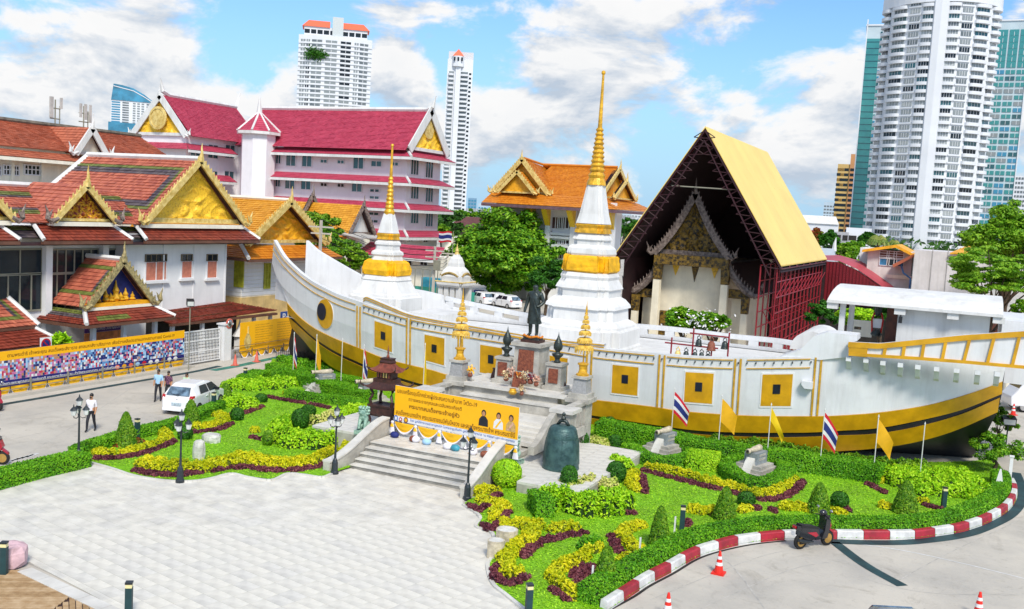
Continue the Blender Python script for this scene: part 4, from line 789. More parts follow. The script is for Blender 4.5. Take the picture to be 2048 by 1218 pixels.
while z<zq-1.3:lw.box(XY,XY+.04,yc-hw_+.2,yc+hw_-.2,z,z+.26);lw.box(XY-9,XY-.02,yc-hw_+.15,yc-hw_+.2,z,z+.26);z+=.3
lw.build('weatherboard','house_white',YH,kind='stuff');MB().box(XY-9.5,XY+.1,yc-hw_,yc+hw_,0,3.4).build('lower_wall',mat('lower_buff',hx('d8b878'),.7,.2,1.,streak=.3),YH)
for x_ in(532,565):q=DX(x_,575,XY);win(YH,(XY+.05,q[1],q[2]),RX,.75,1.9,'shutter_lime','shutter_lime',2,3,t=.09)
q=DY(478,572,yc-hw_+.15);win(YH,(q[0],yc-hw_+.14,q[2]),0,.9,1.9,'shutter_lime','shutter_lime',2,3,t=.09)
# orange roofed small hall with a white gable, further along
OH=thing('orange_hall','small hall with bright orange tiles and a white gable behind the bow','temple hall',(-58,84,0));XO_=-60.
yc=DX(712,412,XO_)[1];zt_=DX(718,410,XO_)[2];a=DX(690,468,XO_);zq=a[2];hw_=abs(DX(742,468,XO_)[1]-a[1])/2;yc=a[1]+hw_
for sg in(-1,1):
 mb=MB();tiles(mb,(XO_-14,yc+sg*hw_,zq),(XO_+.5,yc+sg*hw_,zq),(XO_-14,yc,zt_),(XO_+.5,yc,zt_),16,40,None,.05);mb.build('roof_tiles','tile_yellow',OH,kind='stuff')
gable(OH,(XO_+.5,yc,zq),Y_,X_,hw_,zt_-zq,tymp='white',board='carved',back=.6,relief=False,naga=False);MB().box(XO_-14,XO_,yc-hw_+.2,yc+hw_-.2,0,zq).build('wall','cream',OH)
mb=MB();tiles(mb,(XO_-12,yc-hw_-1,zq-1.),(XO_+1,yc-hw_-1,zq-1.),(XO_-12,yc-hw_,zq-.2),(XO_+.2,yc-hw_,zq-.2),5,40,None,.05);mb.build('skirt_roof','tile_orange',OH,kind='stuff')
gable(OH,(XO_-6,yc-.3,zq+.2),Y_,X_,hw_+.4,zt_-zq+.6,tymp='soffit',board='carved',back=.3,relief=False,naga=False)
for x_ in(700,733):q=DX(x_,545,XO_);win(OH,(XO_+.02,q[1],q[2]-1),RX,1.2,2.6,'darkwood','dark',2,2)
aw=MB();q=DX(735,475,XO_+2);aw.extr([(XO_,q[1]-2.2,q[2]+.3),(XO_+2.6,q[1]-2.2,q[2]-.1),(XO_+2.6,q[1]+1.8,q[2]-.1),(XO_,q[1]+1.8,q[2]+.3)],(0,0,.08));aw.build('awning','tin',OH)
# ------------------------------------------------------------------ crimson roofed monastery block
PB=thing('monastery_block','large white four storey building with crimson tiled roofs and gilded end gables','building',(-80,100,0));YP=100.
cr=DY(814,330,YP);cl=DY(556,330,YP);XR,XL=cr[0],cl[0];back_Y=DX(881,335,XR)[1]
def py_(x,y):return DY(x,y,YP)
lev=[py_(690,y)[2]for y in(310,362,414,470)];zR=py_(700,213)[2];zE=py_(700,300)[2];yr=(YP+back_Y)/2
MB().box(XL-8,XR,YP,back_Y,0,zE).build('wall','lavender',PB)
mb=MB();tiles(mb,(XL-6,YP-1.2,zE+.1),(XR+.4,YP-1.2,zE+.1),(XL-6,yr,zR),(XR+.4,yr,zR),30,90,None,.07);tiles(mb,(XL-6,back_Y+1.2,zE),(XR+.4,back_Y+1.2,zE),(XL-6,yr,zR),(XR+.4,yr,zR),12,30,None,.07);mb.build('roof_tiles','tile_pink',PB,kind='stuff')
MB().tube([(XL-6,yr,zR+.15),(XR,yr,zR+.15),(XR+.8,yr,zR+.5),(XR+1.2,yr,zR+1.8)],[.3,.3,.3,.05],6).build('ridge_cap','white',PB)
gable(PB,(XR+.6,yr,zE+.3),Y_,X_,(back_Y-YP)/2+.7,zR-zE-.1,back=.3,bw=1.1,board='white',fins=False,chofa=False,naga=False,tymp='gold_relief')
MB().lathe([(1.15,0),(1.15,.12)],(0,0,0),20).build('medallion','gold_pale',PB,local=False)
md=[o for o in PB.children if o.name.startswith('medallion')][0];md.rotation_euler=(0,RX,0);md.location=(XR+.35-WL[PB][0],yr-WL[PB][1],zE+3.0);
for v in md.data.vertices:v.co.x+=WL[PB][0];v.co.y+=WL[PB][1];v.co.z+=WL[PB][2]
def pskirt(zt,x0,x1,gapw=1.4,drop=.75,hip=True):
 mb=MB();tiles(mb,(x0-.6,YP-gapw,zt-drop),(x1+gapw,YP-gapw,zt-drop),(x0,YP,zt),(x1,YP,zt),4,80,None,.05);tiles(mb,(x1+gapw,YP-gapw,zt-drop),(x1+gapw,back_Y+gapw,zt-drop),(x1,YP,zt),(x1,back_Y,zt),4,40,None,.05);mb.build('skirt_roof','tile_pink',PB,kind='stuff')
 f_=MB();f_.box(x0-.6,x1+gapw,YP-gapw-.04,YP-gapw+.12,zt-drop-.35,zt-drop-.03);f_.box(x1+gapw-.12,x1+gapw+.04,YP-gapw+.13,back_Y+gapw,zt-drop-.35,zt-drop-.03);f_.build('fascia','white',PB);MB().tube([(x1,YP,zt+.05),(x1+gapw,YP-gapw,zt-drop+.05)],.17,6).build('hip_rib','white',PB)
for y in(309,361,413,467):pskirt(py_(770,y-9)[2],XL-.2,XR)
def prow(xs,zs,w_,h_,nx=2,gl='glass_teal'):
 for x_ in xs:q=py_(x_,zs[0]+(x_-690)*zs[1]);win(PB,(q[0],YP-.02,q[2]),0,w_,h_,'frame_white',gl,nx,1,t=.1)
prow((582,614,717),(336,.042),1.6,1.5);prow((580,612,714),(382,.045),1.6,1.5);prow((557,),(332,.04),.9,1.5);prow((556,),(378,.04),.9,1.5);prow((753,),(330,.04),1.6,.7)
prow((648,682,790),(327,.04),1.1,.45);prow((648,682),(374,.045),1.1,.45,gl='dark');prow((749,750),(381,.045),1.5,.4);prow((749,),(395,.045),1.5,.4);prow((748,),(427,.05),1.5,.4);prow((747,),(442,.05),1.5,.4)
for yy in(343,391,440):
 for x_ in(828,857):q=DX(x_,yy+(x_-828)*.18+(7 if x_>840 else 6),XR);win(PB,(XR+.02,q[1],q[2]),RX,1.9,2.0,'frame_white','glass_teal',3,1,t=.1)
for x_ in(820,850):q=DX(x_,482+(x_-820)*.05,XR);win(PB,(XR+.02,q[1],q[2]),RX,1.2,.6,'frame_white','dark',2,1,t=.1)
# wing towards the viewer with its own gable
XWg=XL-6.6;gx=lambda x,y:DX(x,y,XWg)
Yg=gx(372,300)[1];zE2=gx(372,290)[2];apex=DY(325,190,Yg);hwv=apex[0]-XWg;hwv=abs(hwv);zR2=apex[2];zq=gx(372,272)[2]
MB().box(XWg-2*hwv,XWg,Yg,back_Y,0,zq+.3).build('wall','lavender',PB)
xm=XWg-hwv
mb=MB();tiles(mb,(XWg+.9,Yg,zq),(XWg+.9,YP+4,zq),(xm,Yg,zR2),(xm,YP+4,zR2),28,70,None,.07);tiles(mb,(XWg-2*hwv-.9,Yg,zq),(XWg-2*hwv-.9,YP+4,zq),(xm,Yg,zR2),(xm,YP+4,zR2),10,30,None,.07);mb.build('roof_tiles','tile_pink',PB,kind='stuff')
MB().tube([(xm,Yg-.4,zR2+2),(xm,Yg,zR2+.5),(xm,Yg+1,zR2+.15),(xm,YP+4,zR2+.15),(xm,YP+4.8,zR2+2.2)],[.05,.3,.3,.3,.05],6).build('ridge_cap','white',PB)
gable(PB,(xm,Yg-.4,zq),X_,-Y_,hwv+.5,zR2-zq,back=.3,bw=.8,board='white',fins=False,chofa=True,naga=True);
mb=MB();mb.lathe([(1.4,0),(1.4,.15),(1.1,.2),(1.1,.12),(.3,.2)],(0,0,0),24);o=mb.build('medallion','gold_pale',PB,local=True);o.rotation_euler=(RX,0,0);o.location=(xm-WL[PB][0],Yg-.05-WL[PB][1]-.55,zq+(zR2-zq)*.42)
for y in(300,356,404):
 zt_=gx(440,y-6)[2];mb=MB();tiles(mb,(XWg+1.4,Yg-1,zt_-.8),(XWg+1.4,YP-1.5,zt_-.8),(XWg,Yg,zt_),(XWg,YP-1.5,zt_),4,40,None,.05)
 if y==300:tiles(mb,(XWg-2*hwv-1,Yg-1.2,zt_-.8),(XWg+1.4,Yg-1.2,zt_-.8),(XWg-2*hwv,Yg,zt_),(XWg,Yg,zt_),4,50,None,.05)
 mb.build('skirt_roof','tile_pink',PB,kind='stuff');f_=MB();f_.box(XWg+1.3,XWg+1.45,Yg-1,YP-1.5,zt_-1.15,zt_-.85);f_.build('fascia','white',PB)
for yy,xs in((310,(390,425,459)),(362,(424,457)),(388,())):
 for x_ in xs:q=gx(x_,yy+6);win(PB,(XWg+.02,q[1],q[2]),RX,1.9,1.7,'frame_white','glass_teal',2,1,t=.1)
for x_ in(390,):q=gx(x_,357);win(PB,(XWg+.02,q[1],q[2]),RX,1.9,1.7,'frame_white','glass_teal',2,1,t=.1)
# stair tower in the corner
tq=DY(513,300,YP-3);rt=abs(DY(545,300,YP-3)[0]-DY(481,300,YP-3)[0])/2;zt_=DY(513,262,YP-3)[2];tcx,tcy=tq[0]-1.0,YP-1.5;rt*=.84
oct_=[(math.cos(math.pi/8+k*math.pi/4)/math.cos(math.pi/8),math.sin(math.pi/8+k*math.pi/4)/math.cos(math.pi/8))for k in range(8)]
MB().lathe([(rt*.95,0),(rt*.95,zt_)],(tcx,tcy,0),sec=oct_).build('stair_tower','lavender',PB);zp=DY(515,222,YP-3)[2]
MB().lathe([(rt*1.22,zt_-.35),(rt*1.22,zt_)],(tcx,tcy,0),sec=oct_).build('tower_cornice','white',PB)
mb=MB()
for k in range(8):
 a,b=oct_[k],oct_[(k+1)%8];tiles(mb,(tcx+a[0]*rt*1.2,tcy+a[1]*rt*1.2,zt_),(tcx+b[0]*rt*1.2,tcy+b[1]*rt*1.2,zt_),(tcx+a[0]*.15,tcy+a[1]*.15,zp),(tcx+b[0]*.15,tcy+b[1]*.15,zp),9,5,None,.05)
mb.build('tower_roof_tiles','tile_pink',PB,kind='stuff')
mb=MB()
for a in oct_:mb.tube([(tcx+a[0]*rt*1.22,tcy+a[1]*rt*1.22,zt_+.08),(tcx,tcy,zp+.1)],.13,5)
mb.build('tower_rib','white',PB,kind='stuff');MB().tube([(tcx,tcy,zp-.3),(tcx,tcy,zp+.7),(tcx,tcy,zp+2.2)],[.4,.25,.03],6).build('tower_finial','white',PB)
# annex behind the smaller stupa
AN=thing('annex_house','low white annex with a crimson roof behind green netting','house',(-58,92,0));YA=88.
a,b=DY(785,560,YA),DY(893,560,YA);zt_=DY(850,515,YA)[2];zr_=DY(850,503,YA)[2]
MB().box(a[0]-4,b[0]-1.5,YA,YA+6,0,zt_).build('wall','cream',AN);mb=MB();tiles(mb,(a[0]-4,YA-1.2,zt_-.1),(b[0]-.6,YA-1.2,zt_-.1),(a[0]-4,YA+1.5,zr_+.5),(b[0]-1.2,YA+1.5,zr_+.5),8,60,None,.05);mb.build('roof_tiles','tile_pink',AN,kind='stuff');MB().box(a[0]-4,b[0]-.6,YA-1.25,YA-1.1,zt_-.4,zt_-.13).build('fascia','white',AN)
for x_ in(817,848):q=DY(x_,530,YA);win(AN,(q[0],YA-.02,q[2]),0,.9,.6,'frame_white','dark',2,1)
net=thing('green_net_fence','green netting on steel posts in front of the annex house','fence',(a[0],YA-3,0));nz_=DY(850,538,YA-3)[2];x0,x1=DY(815,570,YA-3)[0],DY(890,570,YA-3)[0]
MB().box(x0,x1,YA-3,YA-2.96,.2,nz_*.62).build('net','green_net',net)
mb=MB()
for x_ in np.linspace(x0,x1,6):MB().tube([(x_,YA-3.05,0),(x_,YA-3.05,nz_)],.05,5).build('post','frame_grey',net)
MB().tube([(x0,YA-3.05,nz_),(x1,YA-3.05,nz_)],.04,5).build('top_rail','frame_grey',net)
MB().box(x0+1,x0+3.4,YA-2,YA-1,.2,nz_*.8).build('blue_sheet',mat('sheet_blue',hx('3a98b0'),.5,.2),net)
# ================================================================== ORANGE TILED HALL behind the big tree
OT=thing('orange_tiled_hall','two storey hall with sweeping orange tile roofs and golden gables behind the round tree','temple hall',(-52,116,0));YO=112.
def oy(x,y,Y=YO):return DY(x,y,Y)
ap=oy(1048,318);zt_=ap[2];gl_,gr_=oy(988,382),oy(1102,392);zq=(gl_[2]+gr_[2])/2;hw_=(gr_[0]-gl_[0])/2;xc=(gr_[0]+gl_[0])/2
ridge2=oy(1160,334,YO+6)[2];xr2=oy(1232,380,YO+6)[0]
mb=MB()
for sg in(-1,1):tiles(mb,(xc+sg*hw_,YO-.3,zq),(xc+sg*hw_,YO+14,zq),(xc,YO-.3,zt_),(xc,YO+8,zt_-.7),22,40,None,.06)
tiles(mb,(xc,YO-.2+.4,zq-.1),(xr2,YO+.2,zq-.1),(xc+hw_*.3,YO+6,ridge2),(xr2,YO+6,ridge2),24,50,None,.06);tiles(mb,(xc,YO+12,zq),(xr2,YO+12,zq),(xc,YO+6,ridge2),(xr2,YO+6,ridge2),10,20,None,.06)
mb.build('roof_tiles','tile_orange',OT,kind='stuff')
MB().tube([(xc,YO,zt_+.1),(xc,YO+6,ridge2+.15),(xr2,YO+6,ridge2+.15)],.18,6).build('ridge_cap','tile_orange',OT)
gable(OT,(xc,YO-.6,zq),X_,-Y_,hw_,zt_-zq,back=.8,bw=.55,tymp='orange_gold',relief=False);gable(OT,(xc,YO-1.8,zq),X_,-Y_,hw_*.66,(zt_-zq)*.62,back=.5,bw=.4,tymp='orange_gold',relief=False,chofa=False)
mb=MB()
for sg in(-1,1):tiles(mb,(xc+sg*hw_*.66,YO-1.7,zq),(xc+sg*hw_*.66,YO,zq),(xc,YO-1.7,zq+(zt_-zq)*.62),(xc,YO,zq+(zt_-zq)*.62),10,6,None,.05)
mb.build('porch_roof_tiles','tile_orange',OT,kind='stuff')
gable(OT,(xr2+.3,YO+6,zq),Y_,X_,6.2,ridge2-zq,back=.7,bw=.5,tymp='orange_gold',relief=False);gable(OT,(xr2+1.3,YO+6,zq),Y_,X_,4.2,(ridge2-zq)*.6,back=.5,bw=.4,tymp='orange_gold',relief=False)
ze=oy(1100,412,YO-3)[2];mb=MB();xl_=oy(963,402,YO-3)[0];xr3=oy(1245,428,YO-1)[0]
tiles(mb,(xl_,YO-3,ze),(xr3,YO-3,ze),(xc-hw_,YO-.4,zq),(xr2,YO-.4,zq-.1),6,70,None,.05);tiles(mb,(xr3,YO-3,ze),(xr3,YO+14,ze),(xr2,YO-.4,zq),(xr2,YO+12,zq),6,40,None,.05);mb.build('skirt_roof','tile_orange',OT,kind='stuff')
f_=MB();f_.box(xl_,xr3,YO-3.05,YO-2.85,ze-.4,ze-.05);f_.box(xr3-.2,xr3,YO-2.85,YO+14,ze-.4,ze-.05);f_.build('fascia',mat('eave_mauve',hx('6c5058'),.6,.2),OT)
MB().box(xc-hw_+1,xr2-1.0,YO+.2,YO+12,0,zq-.3).build('wall','house_white',OT)
for x_ in(1000,1070,1100,1150,1210,1228):q=oy(x_,430);MB().box(q[0]-.3,q[0]+.3,YO-.6,YO+.1,0,zq-.6).build('column','house_white',OT);MB().extr([(q[0]-.35,YO-2.4,ze-.1),(q[0]-.35,YO-.6,ze-.1),(q[0]-.35,YO-.6,ze-2.4)],(.7,0,0)).build('bracket','gold_relief',OT)
for x_,w_ in((1040,2.2),(1115,1.6),(1127,1.6),(1142,1.6)):
 for yt,yb in((433,457),(479,488),(496,517)):a,b=oy(x_,yt),oy(x_,yb);win(OT,(a[0],YO+.16,b[2]),0,w_,a[2]-b[2],'frame_white',mat('pane_red',hx('4a2c2a'),.3,.4,.6),3,1,t=.1)
for yy in(475,492,468):q=oy(1120,yy);MB().box(xc+hw_*.4,xr2-.8,YO-.3,YO+.15,q[2]-.15,q[2]+.15).build('ledge','house_white',OT)
# ================================================================== GOLDEN SHED ROOF over the old ordination hall
GS=thing('golden_shed','tall steel shed with smooth golden roof sheets sheltering the old hall','shed roof',(-18,72,0));YS=72.
ap=DY(1403,255,YS);er_=DY(1562,542,YS);el_=DY(1231,500,YS);xs,zt_=ap[0],ap[2];hwS=(er_[0]-el_[0])/2;zes=(er_[2]+el_[2])/2
YE=DX(1528,320,xs)[1];YE=min(YE,101.);xs=(er_[0]+el_[0])/2
for sg in(1,-1):
 mb=MB();n_=9
 for k in range(n_):
  y0,y1=YS+(YE-YS)*k/n_+.01,YS+(YE-YS)*(k+1)/n_-.01
  mb.hexa([(xs+sg*hwS,y0,zes),(xs+sg*hwS,y1,zes),(xs,y1,zt_),(xs,y0,zt_),(xs+sg*hwS,y0,zes+.10),(xs+sg*hwS,y1,zes+.10),(xs,y1,zt_+.10),(xs,y0,zt_+.10)])
 mb.build('roof_sheet','gold_roof',GS,kind='stuff')
 li=MB();li.quad((xs+sg*hwS,YS+.05,zes-.45),(xs+sg*hwS,YE,zes-.45),(xs,YE,zt_-.5),(xs,YS+.05,zt_-.5));li.build('roof_lining',mat('dark_maroon',hx('2a0e12'),.7,.3),GS)
 tr=MB();m_=16;P0=np.array([xs+sg*hwS,YS,zes-.2]);P1=np.array([xs,YS,zt_-.2]);nn=np.array([-sg*(zt_-zes),0,hwS*-1.0])/math.hypot(hwS,zt_-zes)*.95
 tr.tube([P0,P1],.07,5);tr.tube([P0+nn,P1+nn*[0,1,1.4]],.06,5)
 for i in range(m_):a=P0+(P1-P0)*i/m_;b=P0+(P1-P0)*(i+1)/m_;tr.tube([a,b+nn],.035,4);tr.tube([b,b+nn],.035,4)
 tr.build('edge_truss',mat('truss_dark',hx('34101a'),.6,.2),GS,kind='stuff')
 for j in range(8):
  y=YS+.3+j*3.4
  pu=MB();pu.tube([P0+[0,y-YS,0],P1+[0,y-YS,0]],.08,4);pu.build('rafter',mat('steel_maroon',hx('5a1820'),.5,.2),GS)
 for i in range(12):f_=i/12;a=P0*(1-f_)+P1*f_;MB().tube([a,a+[0,YE-YS,0]],.05,4).build('purlin','steel_maroon',GS)
bx=MB();bx.quad((xs-hwS,YE-.1,0),(xs+hwS,YE-.1,0),(xs+hwS,YE-.1,zes),(xs-hwS,YE-.1,zes));bx.poly([(xs-hwS,YE-.1,zes),(xs+hwS,YE-.1,zes),(xs,YE-.1,zt_)]);bx.quad((xs-hwS+.1,YS+2,0),(xs-hwS+.1,YE,0),(xs-hwS+.1,YE,zes),(xs-hwS+.1,YS+2,zes));bx.build('rear_cladding','dark_maroon',GS)
SF=thing('red_scaffold','dense red steel scaffold under the right eave of the golden shed','scaffold',(xs+hwS,YS,0))
for j,y in enumerate(np.linspace(YS+.2,YE-.5,13)):
 for dx in(-.3,-1.5):MB().tube([(xs+hwS+dx,y,0),(xs+hwS+dx,y,zes-.1)],.06,5).build('standard','red_steel',SF)
for z in np.arange(1.2,zes,1.15):
 for dx in(-.3,-1.5):MB().tube([(xs+hwS+dx,YS+.2,z),(xs+hwS+dx,YE-.5,z)],.05,5).build('ledger','red_steel',SF)
yy=np.linspace(YS+.2,YE-.5,13)
for j in range(12):
 for k,z in enumerate(np.arange(1.2,zes-1.2,2.3)):MB().tube([(xs+hwS-.28,yy[j],z),(xs+hwS-1.5*(k%2)-.0,yy[j+1],z+1.15)],.04,4).build('brace','red_steel',SF)
 # the old hall
UB=thing('ordination_hall','old ordination hall with carved naga bargeboards and white columns under the golden shed','temple hall',(xs,76,0));YU=76.
def uy(x,y,Y=YU):return DY(x,y,Y)
apx=uy(1392,385);xu=apx[0];
MB().box(xu-2.75,xu+2.75,YU+1.6,YU+20,0,uy(1390,525)[2]).build('wall','ubosot_cream',UB)
zl=uy(1390,527)[2];zg0=uy(1390,512)[2];ztu=apx[2]
gable(UB,(xu,YU,zg0),X_,-Y_,3.1,ztu-zg0,tymp='carved_dark',board='carved',back=.7,bw=.5,curve=.10);MB().box(xu-3.0,xu+3.0,YU-.1,YU+.6,zl-.25,zg0).build('lintel','carved_dark',UB)
for sg in(-1,1):
 z1=uy(1480 if sg>0 else 1300,530)[2];z2=uy(1530 if sg>0 else 1250,590 if sg>0 else 565)[2];b=MB();x1,x2=xu+sg*2.7,xu+sg*5.0;z2=z1-2.4
 P_=[((x1*(1-f_)+x2*f_),YU+.6,z1*(1-f_)+z2*f_-.35*math.sin(math.pi*f_))for f_ in np.linspace(0,1,8)];b.tube(P_,[.32,.32,.3,.28,.28,.3,.32,.2],7)
 for f_ in np.linspace(.1,.95,9):x,z=x1*(1-f_)+x2*f_,z1*(1-f_)+z2*f_-.35*math.sin(math.pi*f_);b.tube([(x,YU+.6,z+.1),(x+sg*.1,YU+.6,z+.62)],[.12,.03],4)
 b.tube([(x2,YU+.6,z2),(x2+sg*.5,YU+.6,z2+.1),(x2+sg*.6,YU+.6,z2+.8),(x2+sg*.8,YU+.6,z2+1.3)],[.25,.22,.14,.03],6);b.build('lower_bargeboard','carved',UB)
 lr=MB();lr.quad((x1,YU+.8,z1),(x2,YU+.8,z2),(x2,YU+18,z2),(x1,YU+18,z1));lr.build('lower_roof',mat('old_tile',hx('3a2420'),.7,.3,2.),UB)
 MB().box(min(x1,x2)+.1,max(x1,x2)-.5,YU+.9,YU+1.3,z2-.3,z2+.4).build('carved_beam','carved_dark',UB)
 for dx,top_,wd in((2.75,zl-.2,.62),(4.45,z2-.1,.55)):
  x=xu+sg*dx;MB().rbox((x,YU+.4,0),(wd,wd,top_-1.3),0,0,.86).build('column','ubosot_cream',UB);MB().rbox((x,YU+.4,top_-1.3),(wd*.95,wd*.95,1.3),0,0,1.15).build('column_capital','carved_dark',UB)
 MB().box(min(xu+sg*3.1,xu+sg*4.3),max(xu+sg*3.1,xu+sg*4.3),YU+1.9,YU+2.1,0,z2-.4).build('side_wall','ubosot_cream',UB)
 mb=MB();mb.box(xu+sg*2.2-.45,xu+sg*2.2+.45,YU+1.45,YU+1.6,0,3.6);mb.build('window_surround','carved_dark',UB)
for dx,hh in((-1.6,.9),(0,1.3),(1.6,.9)):MB().extr([(xu+dx-.32,YU+1.5,zl-.25),(xu+dx+.32,YU+1.5,zl-.25),(xu+dx,YU+1.5,zl-.25-hh)],(0,.1,0)).build('pendant','gold_relief' if dx else 'carved_dark',UB)
mb=MB();mb.tube([(xs-hwS*.36,YS+.2,uy(1392,377)[2]),(xs+hwS*.36,YS+.2,uy(1392,377)[2]-.1)],.05,5);mb.build('tie_rod','frame_grey',GS)
# ================================================================== RED ARCHED SHED, weathered blocks
RA=thing('red_arched_shed','dark red corrugated shed with a low arched roof behind the stern cabin','shed',(-5,100,0));YR=100.
pts=[(1590,516),(1631,511),(1678,510),(1721,522),(1760,545),(1792,568),(1812,584)];c1=[DY(x,y,YR+6)for x,y in pts];c0=[DY(x,y,YR)for x,y in[(1575,523),(1633,519),(1678,522),(1714,538),(1758,569),(1775,582),(1790,594)]]
MB().grid([c0,c1]).build('roof','red_roof',RA);mb=MB();mb.poly([(p[0],YR+.1,p[2]-.1)for p in c0]+[(c0[-1][0],YR+.1,3.8),(c0[0][0],YR+.1,3.8)]);mb.build('front_wall','red_sheet',RA)
rb=MB()
for x in np.arange(c0[0][0]+.3,c0[-1][0]-.3,.32):z=np.interp(x,[p[0]for p in c0],[p[2]for p in c0]);rb.box(x-.05,x+.05,YR+.0,YR+.08,3.8,z-.12)
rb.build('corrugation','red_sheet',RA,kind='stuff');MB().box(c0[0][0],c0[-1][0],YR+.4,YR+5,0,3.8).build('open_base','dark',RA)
WB=thing('weathered_house','weathered white house with a yellow trimmed flat roof and broken louvre windows','house',(5,110,0));Yw=104.
def wy(x,y):return DY(x,y,Yw)
a,b=wy(1737,495),wy(1826,500);zt_=wy(1790,490)[2];MB().box(a[0],b[0],Yw,Yw+8,0,zt_-.6).build('wall',mat('wall_weather',(.68,.66,.64),.8,.12,.8,streak=.35),WB)
MB().extr([(a[0]-.5,Yw-.8,zt_-.65),(a[0]+2.6,Yw-.8,zt_+.05),(b[0]+.4,Yw-.8,zt_-.9),(b[0]+.4,Yw-.8,zt_-1.15),(a[0]+2.6,Yw-.8,zt_-.25),(a[0]-.5,Yw-.8,zt_-.9)],(0,9,0)).build('roof_edge','orange_gold',WB)
for x_,yb in((1768,516),(1783,517),(1797,518)):q=wy(x_,yb);win(WB,(q[0],Yw-.02,q[2]),0,.95,.75,'frame_white',mat('louvre_rust',hx('6a3424'),.6,.3,3.),1,3,t=.06);q=wy(x_,yb+14);win(WB,(q[0],Yw-.02,q[2]),0,.95,.8,'frame_white',mat('pane_sky',hx('3a7ca8'),.2,.4,2.)if x_!=1783 else 'glass',1,1,t=.06)
aw=MB();aw.extr([wy(1788,528),wy(1828,508),wy(1828,514),wy(1790,534)],(0,-2.,0));aw.build('awning','tile_rust',WB);MB().tube([wy(1803,528)+[0,-1,0],wy(1808,545)+[0,-1,0],wy(1822,556)+[0,-1,0],wy(1820,580)+[0,-1,0]],.1,6).build('drain_pipe',mat('pipe_blue',hx('4a8cc8'),.4,.2),WB)
q=wy(1715,492);MB().box(q[0],a[0]-.1,Yw+3,Yw+8,0,zt_-.5).build('side_block','house_white',WB);mb=MB();mb.box(a[0]+2.0,a[0]+5.2,Yw-.12,Yw-.03,wy(1780,556)[2],wy(1780,549)[2]);mb.build('beam','cream',WB)
GW=thing('grey_block','plain grey concrete block with stained walls beside the spreading tree','building',(10,98,0));Yg_=98.
a,b=DY(1828,520,Yg_),DY(1990,520,Yg_);MB().box(a[0],b[0],Yg_,Yg_+9,0,DY(1880,503,Yg_)[2]).build('wall',mat('grey_pink',(.66,.63,.645),.85,.12,.5,streak=.3),GW);MB().extr([(a[0]+3,Yg_-.4,DY(1900,508,Yg_)[2]),(b[0]-.5,Yg_-.4,DY(1930,505,Yg_)[2]),(b[0]-1.5,Yg_+4,DY(1930,497,Yg_)[2]+.3),(a[0]+4.5,Yg_+4,DY(1900,497,Yg_)[2]+.3)],(0,0,.12)).build('roof_sheet','orange_gold',GW)
for x_ in(1862,1893):q=DY(x_,540,Yg_);MB().box(q[0]-.04,q[0]+.04,Yg_-.03,Yg_+.02,0,q[2]+2).build('wall_joint','grey_wall',GW)
rw=thing('white_chapel_roof','white wall with curled ridge ends beyond the red arched shed','wall',(-3,118,0));a,b=DY(1620,510,118),DY(1668,510,118);mb=MB();mb.box(a[0],b[0],118,119,0,DY(1640,496,118)[2]);mb.build('wall',mat('wall_sky',(.6,.68,.76),.5,.05),rw)
for x_ in(1620,1625,1668):q=DY(x_,497,118);MB().tube([(q[0],118.3,q[2]-.3),(q[0],118.3,q[2]+.5),(q[0]+.1,118.3,q[2]+1.3)],[.3,.2,.03],6).build('finial','white',rw)
# ================================================================== HIGH-RISES
def tower_at(name,label,cat,px,py,t,group=None):
 p=DD(px,py,t);dx,dy=-p[0],-p[1];return thing(name,label,cat,(p[0],p[1],0),group,math.atan2(dx,-dy)),t/F,(lambda y:DD(px,y,t)[2])
def lwin(par,me,loc,rz=0.,nm='window'):
 o=bpy.data.objects.new(nm,me);COL.objects.link(o);o.parent=par;o.location=loc;o.rotation_euler=(0,0,rz);return o
 # round white tower
T,k,TZ=tower_at('round_tower','round white apartment tower with curved balconies and a smooth central spine','tower',1861,250,400.);R=21.5;zt_=TZ(30);zb_=TZ(500)-6
N_=48;MB().lathe([(R,0),(R,zt_+1)],(0,0,0),N_).build('wall','tower_white',T,local=True)
MB().lathe([(R+.9,zt_),(R+.9,zt_+5),(R-1,zt_+5)],(0,0,0),N_).build('parapet','tower_white',T,local=True)
def cyl(th,r):return(r*math.sin(th),-r*math.cos(th))
sp_=MB();w_=3.0;sp_.loft([[(x,y,z)for x,y in((-w_,-R+.5),(-w_*.8,-R-1.2),(0,-R-1.5),(w_*.8,-R-1.2),(w_,-R+.5))]for z in(0,zt_+8)]);sp_.build('spine','tower_white',T,local=True)
def balc(w,d):
 m=MB();n=10;o_=[(w/2*math.cos(math.pi*i/n),-d*math.sin(math.pi*i/n)**.7)for i in range(n+1)]
 m.loft([[(x,y,0)for x,y in o_],[(x,y,1.25)for x,y in o_]]);return m.mesh('balcony','tower_white')
def twin(w,h,g):
 m=MB();m.box(-w/2,w/2,-.12,.3,0,h,0)
 for i in range(1,4):x=-w/2+w*i/4;m.box(x-.06,x+.06,-.18,-.121,0,h,1)
 return m.mesh('window',[g,'frame_white'])
GLS=['glass_grey','glass_grey','curtain','glass_teal','glass','glass_grey',mat('glass_slate',(.08,.10,.115),.15,.4,.3,col2=(.22,.24,.24))]
bays=[(-12.5,4.2,1.0),(12.5,4.2,1.0),(-26,4.4,0),(26,4.4,0),(-44,6.6,1.7),(44,6.6,1.7),(-67,6.0,2.0),(67,6.0,2.0)]
bm={};wm={}
fl=np.arange(TZ(493),zt_-1,3.0)
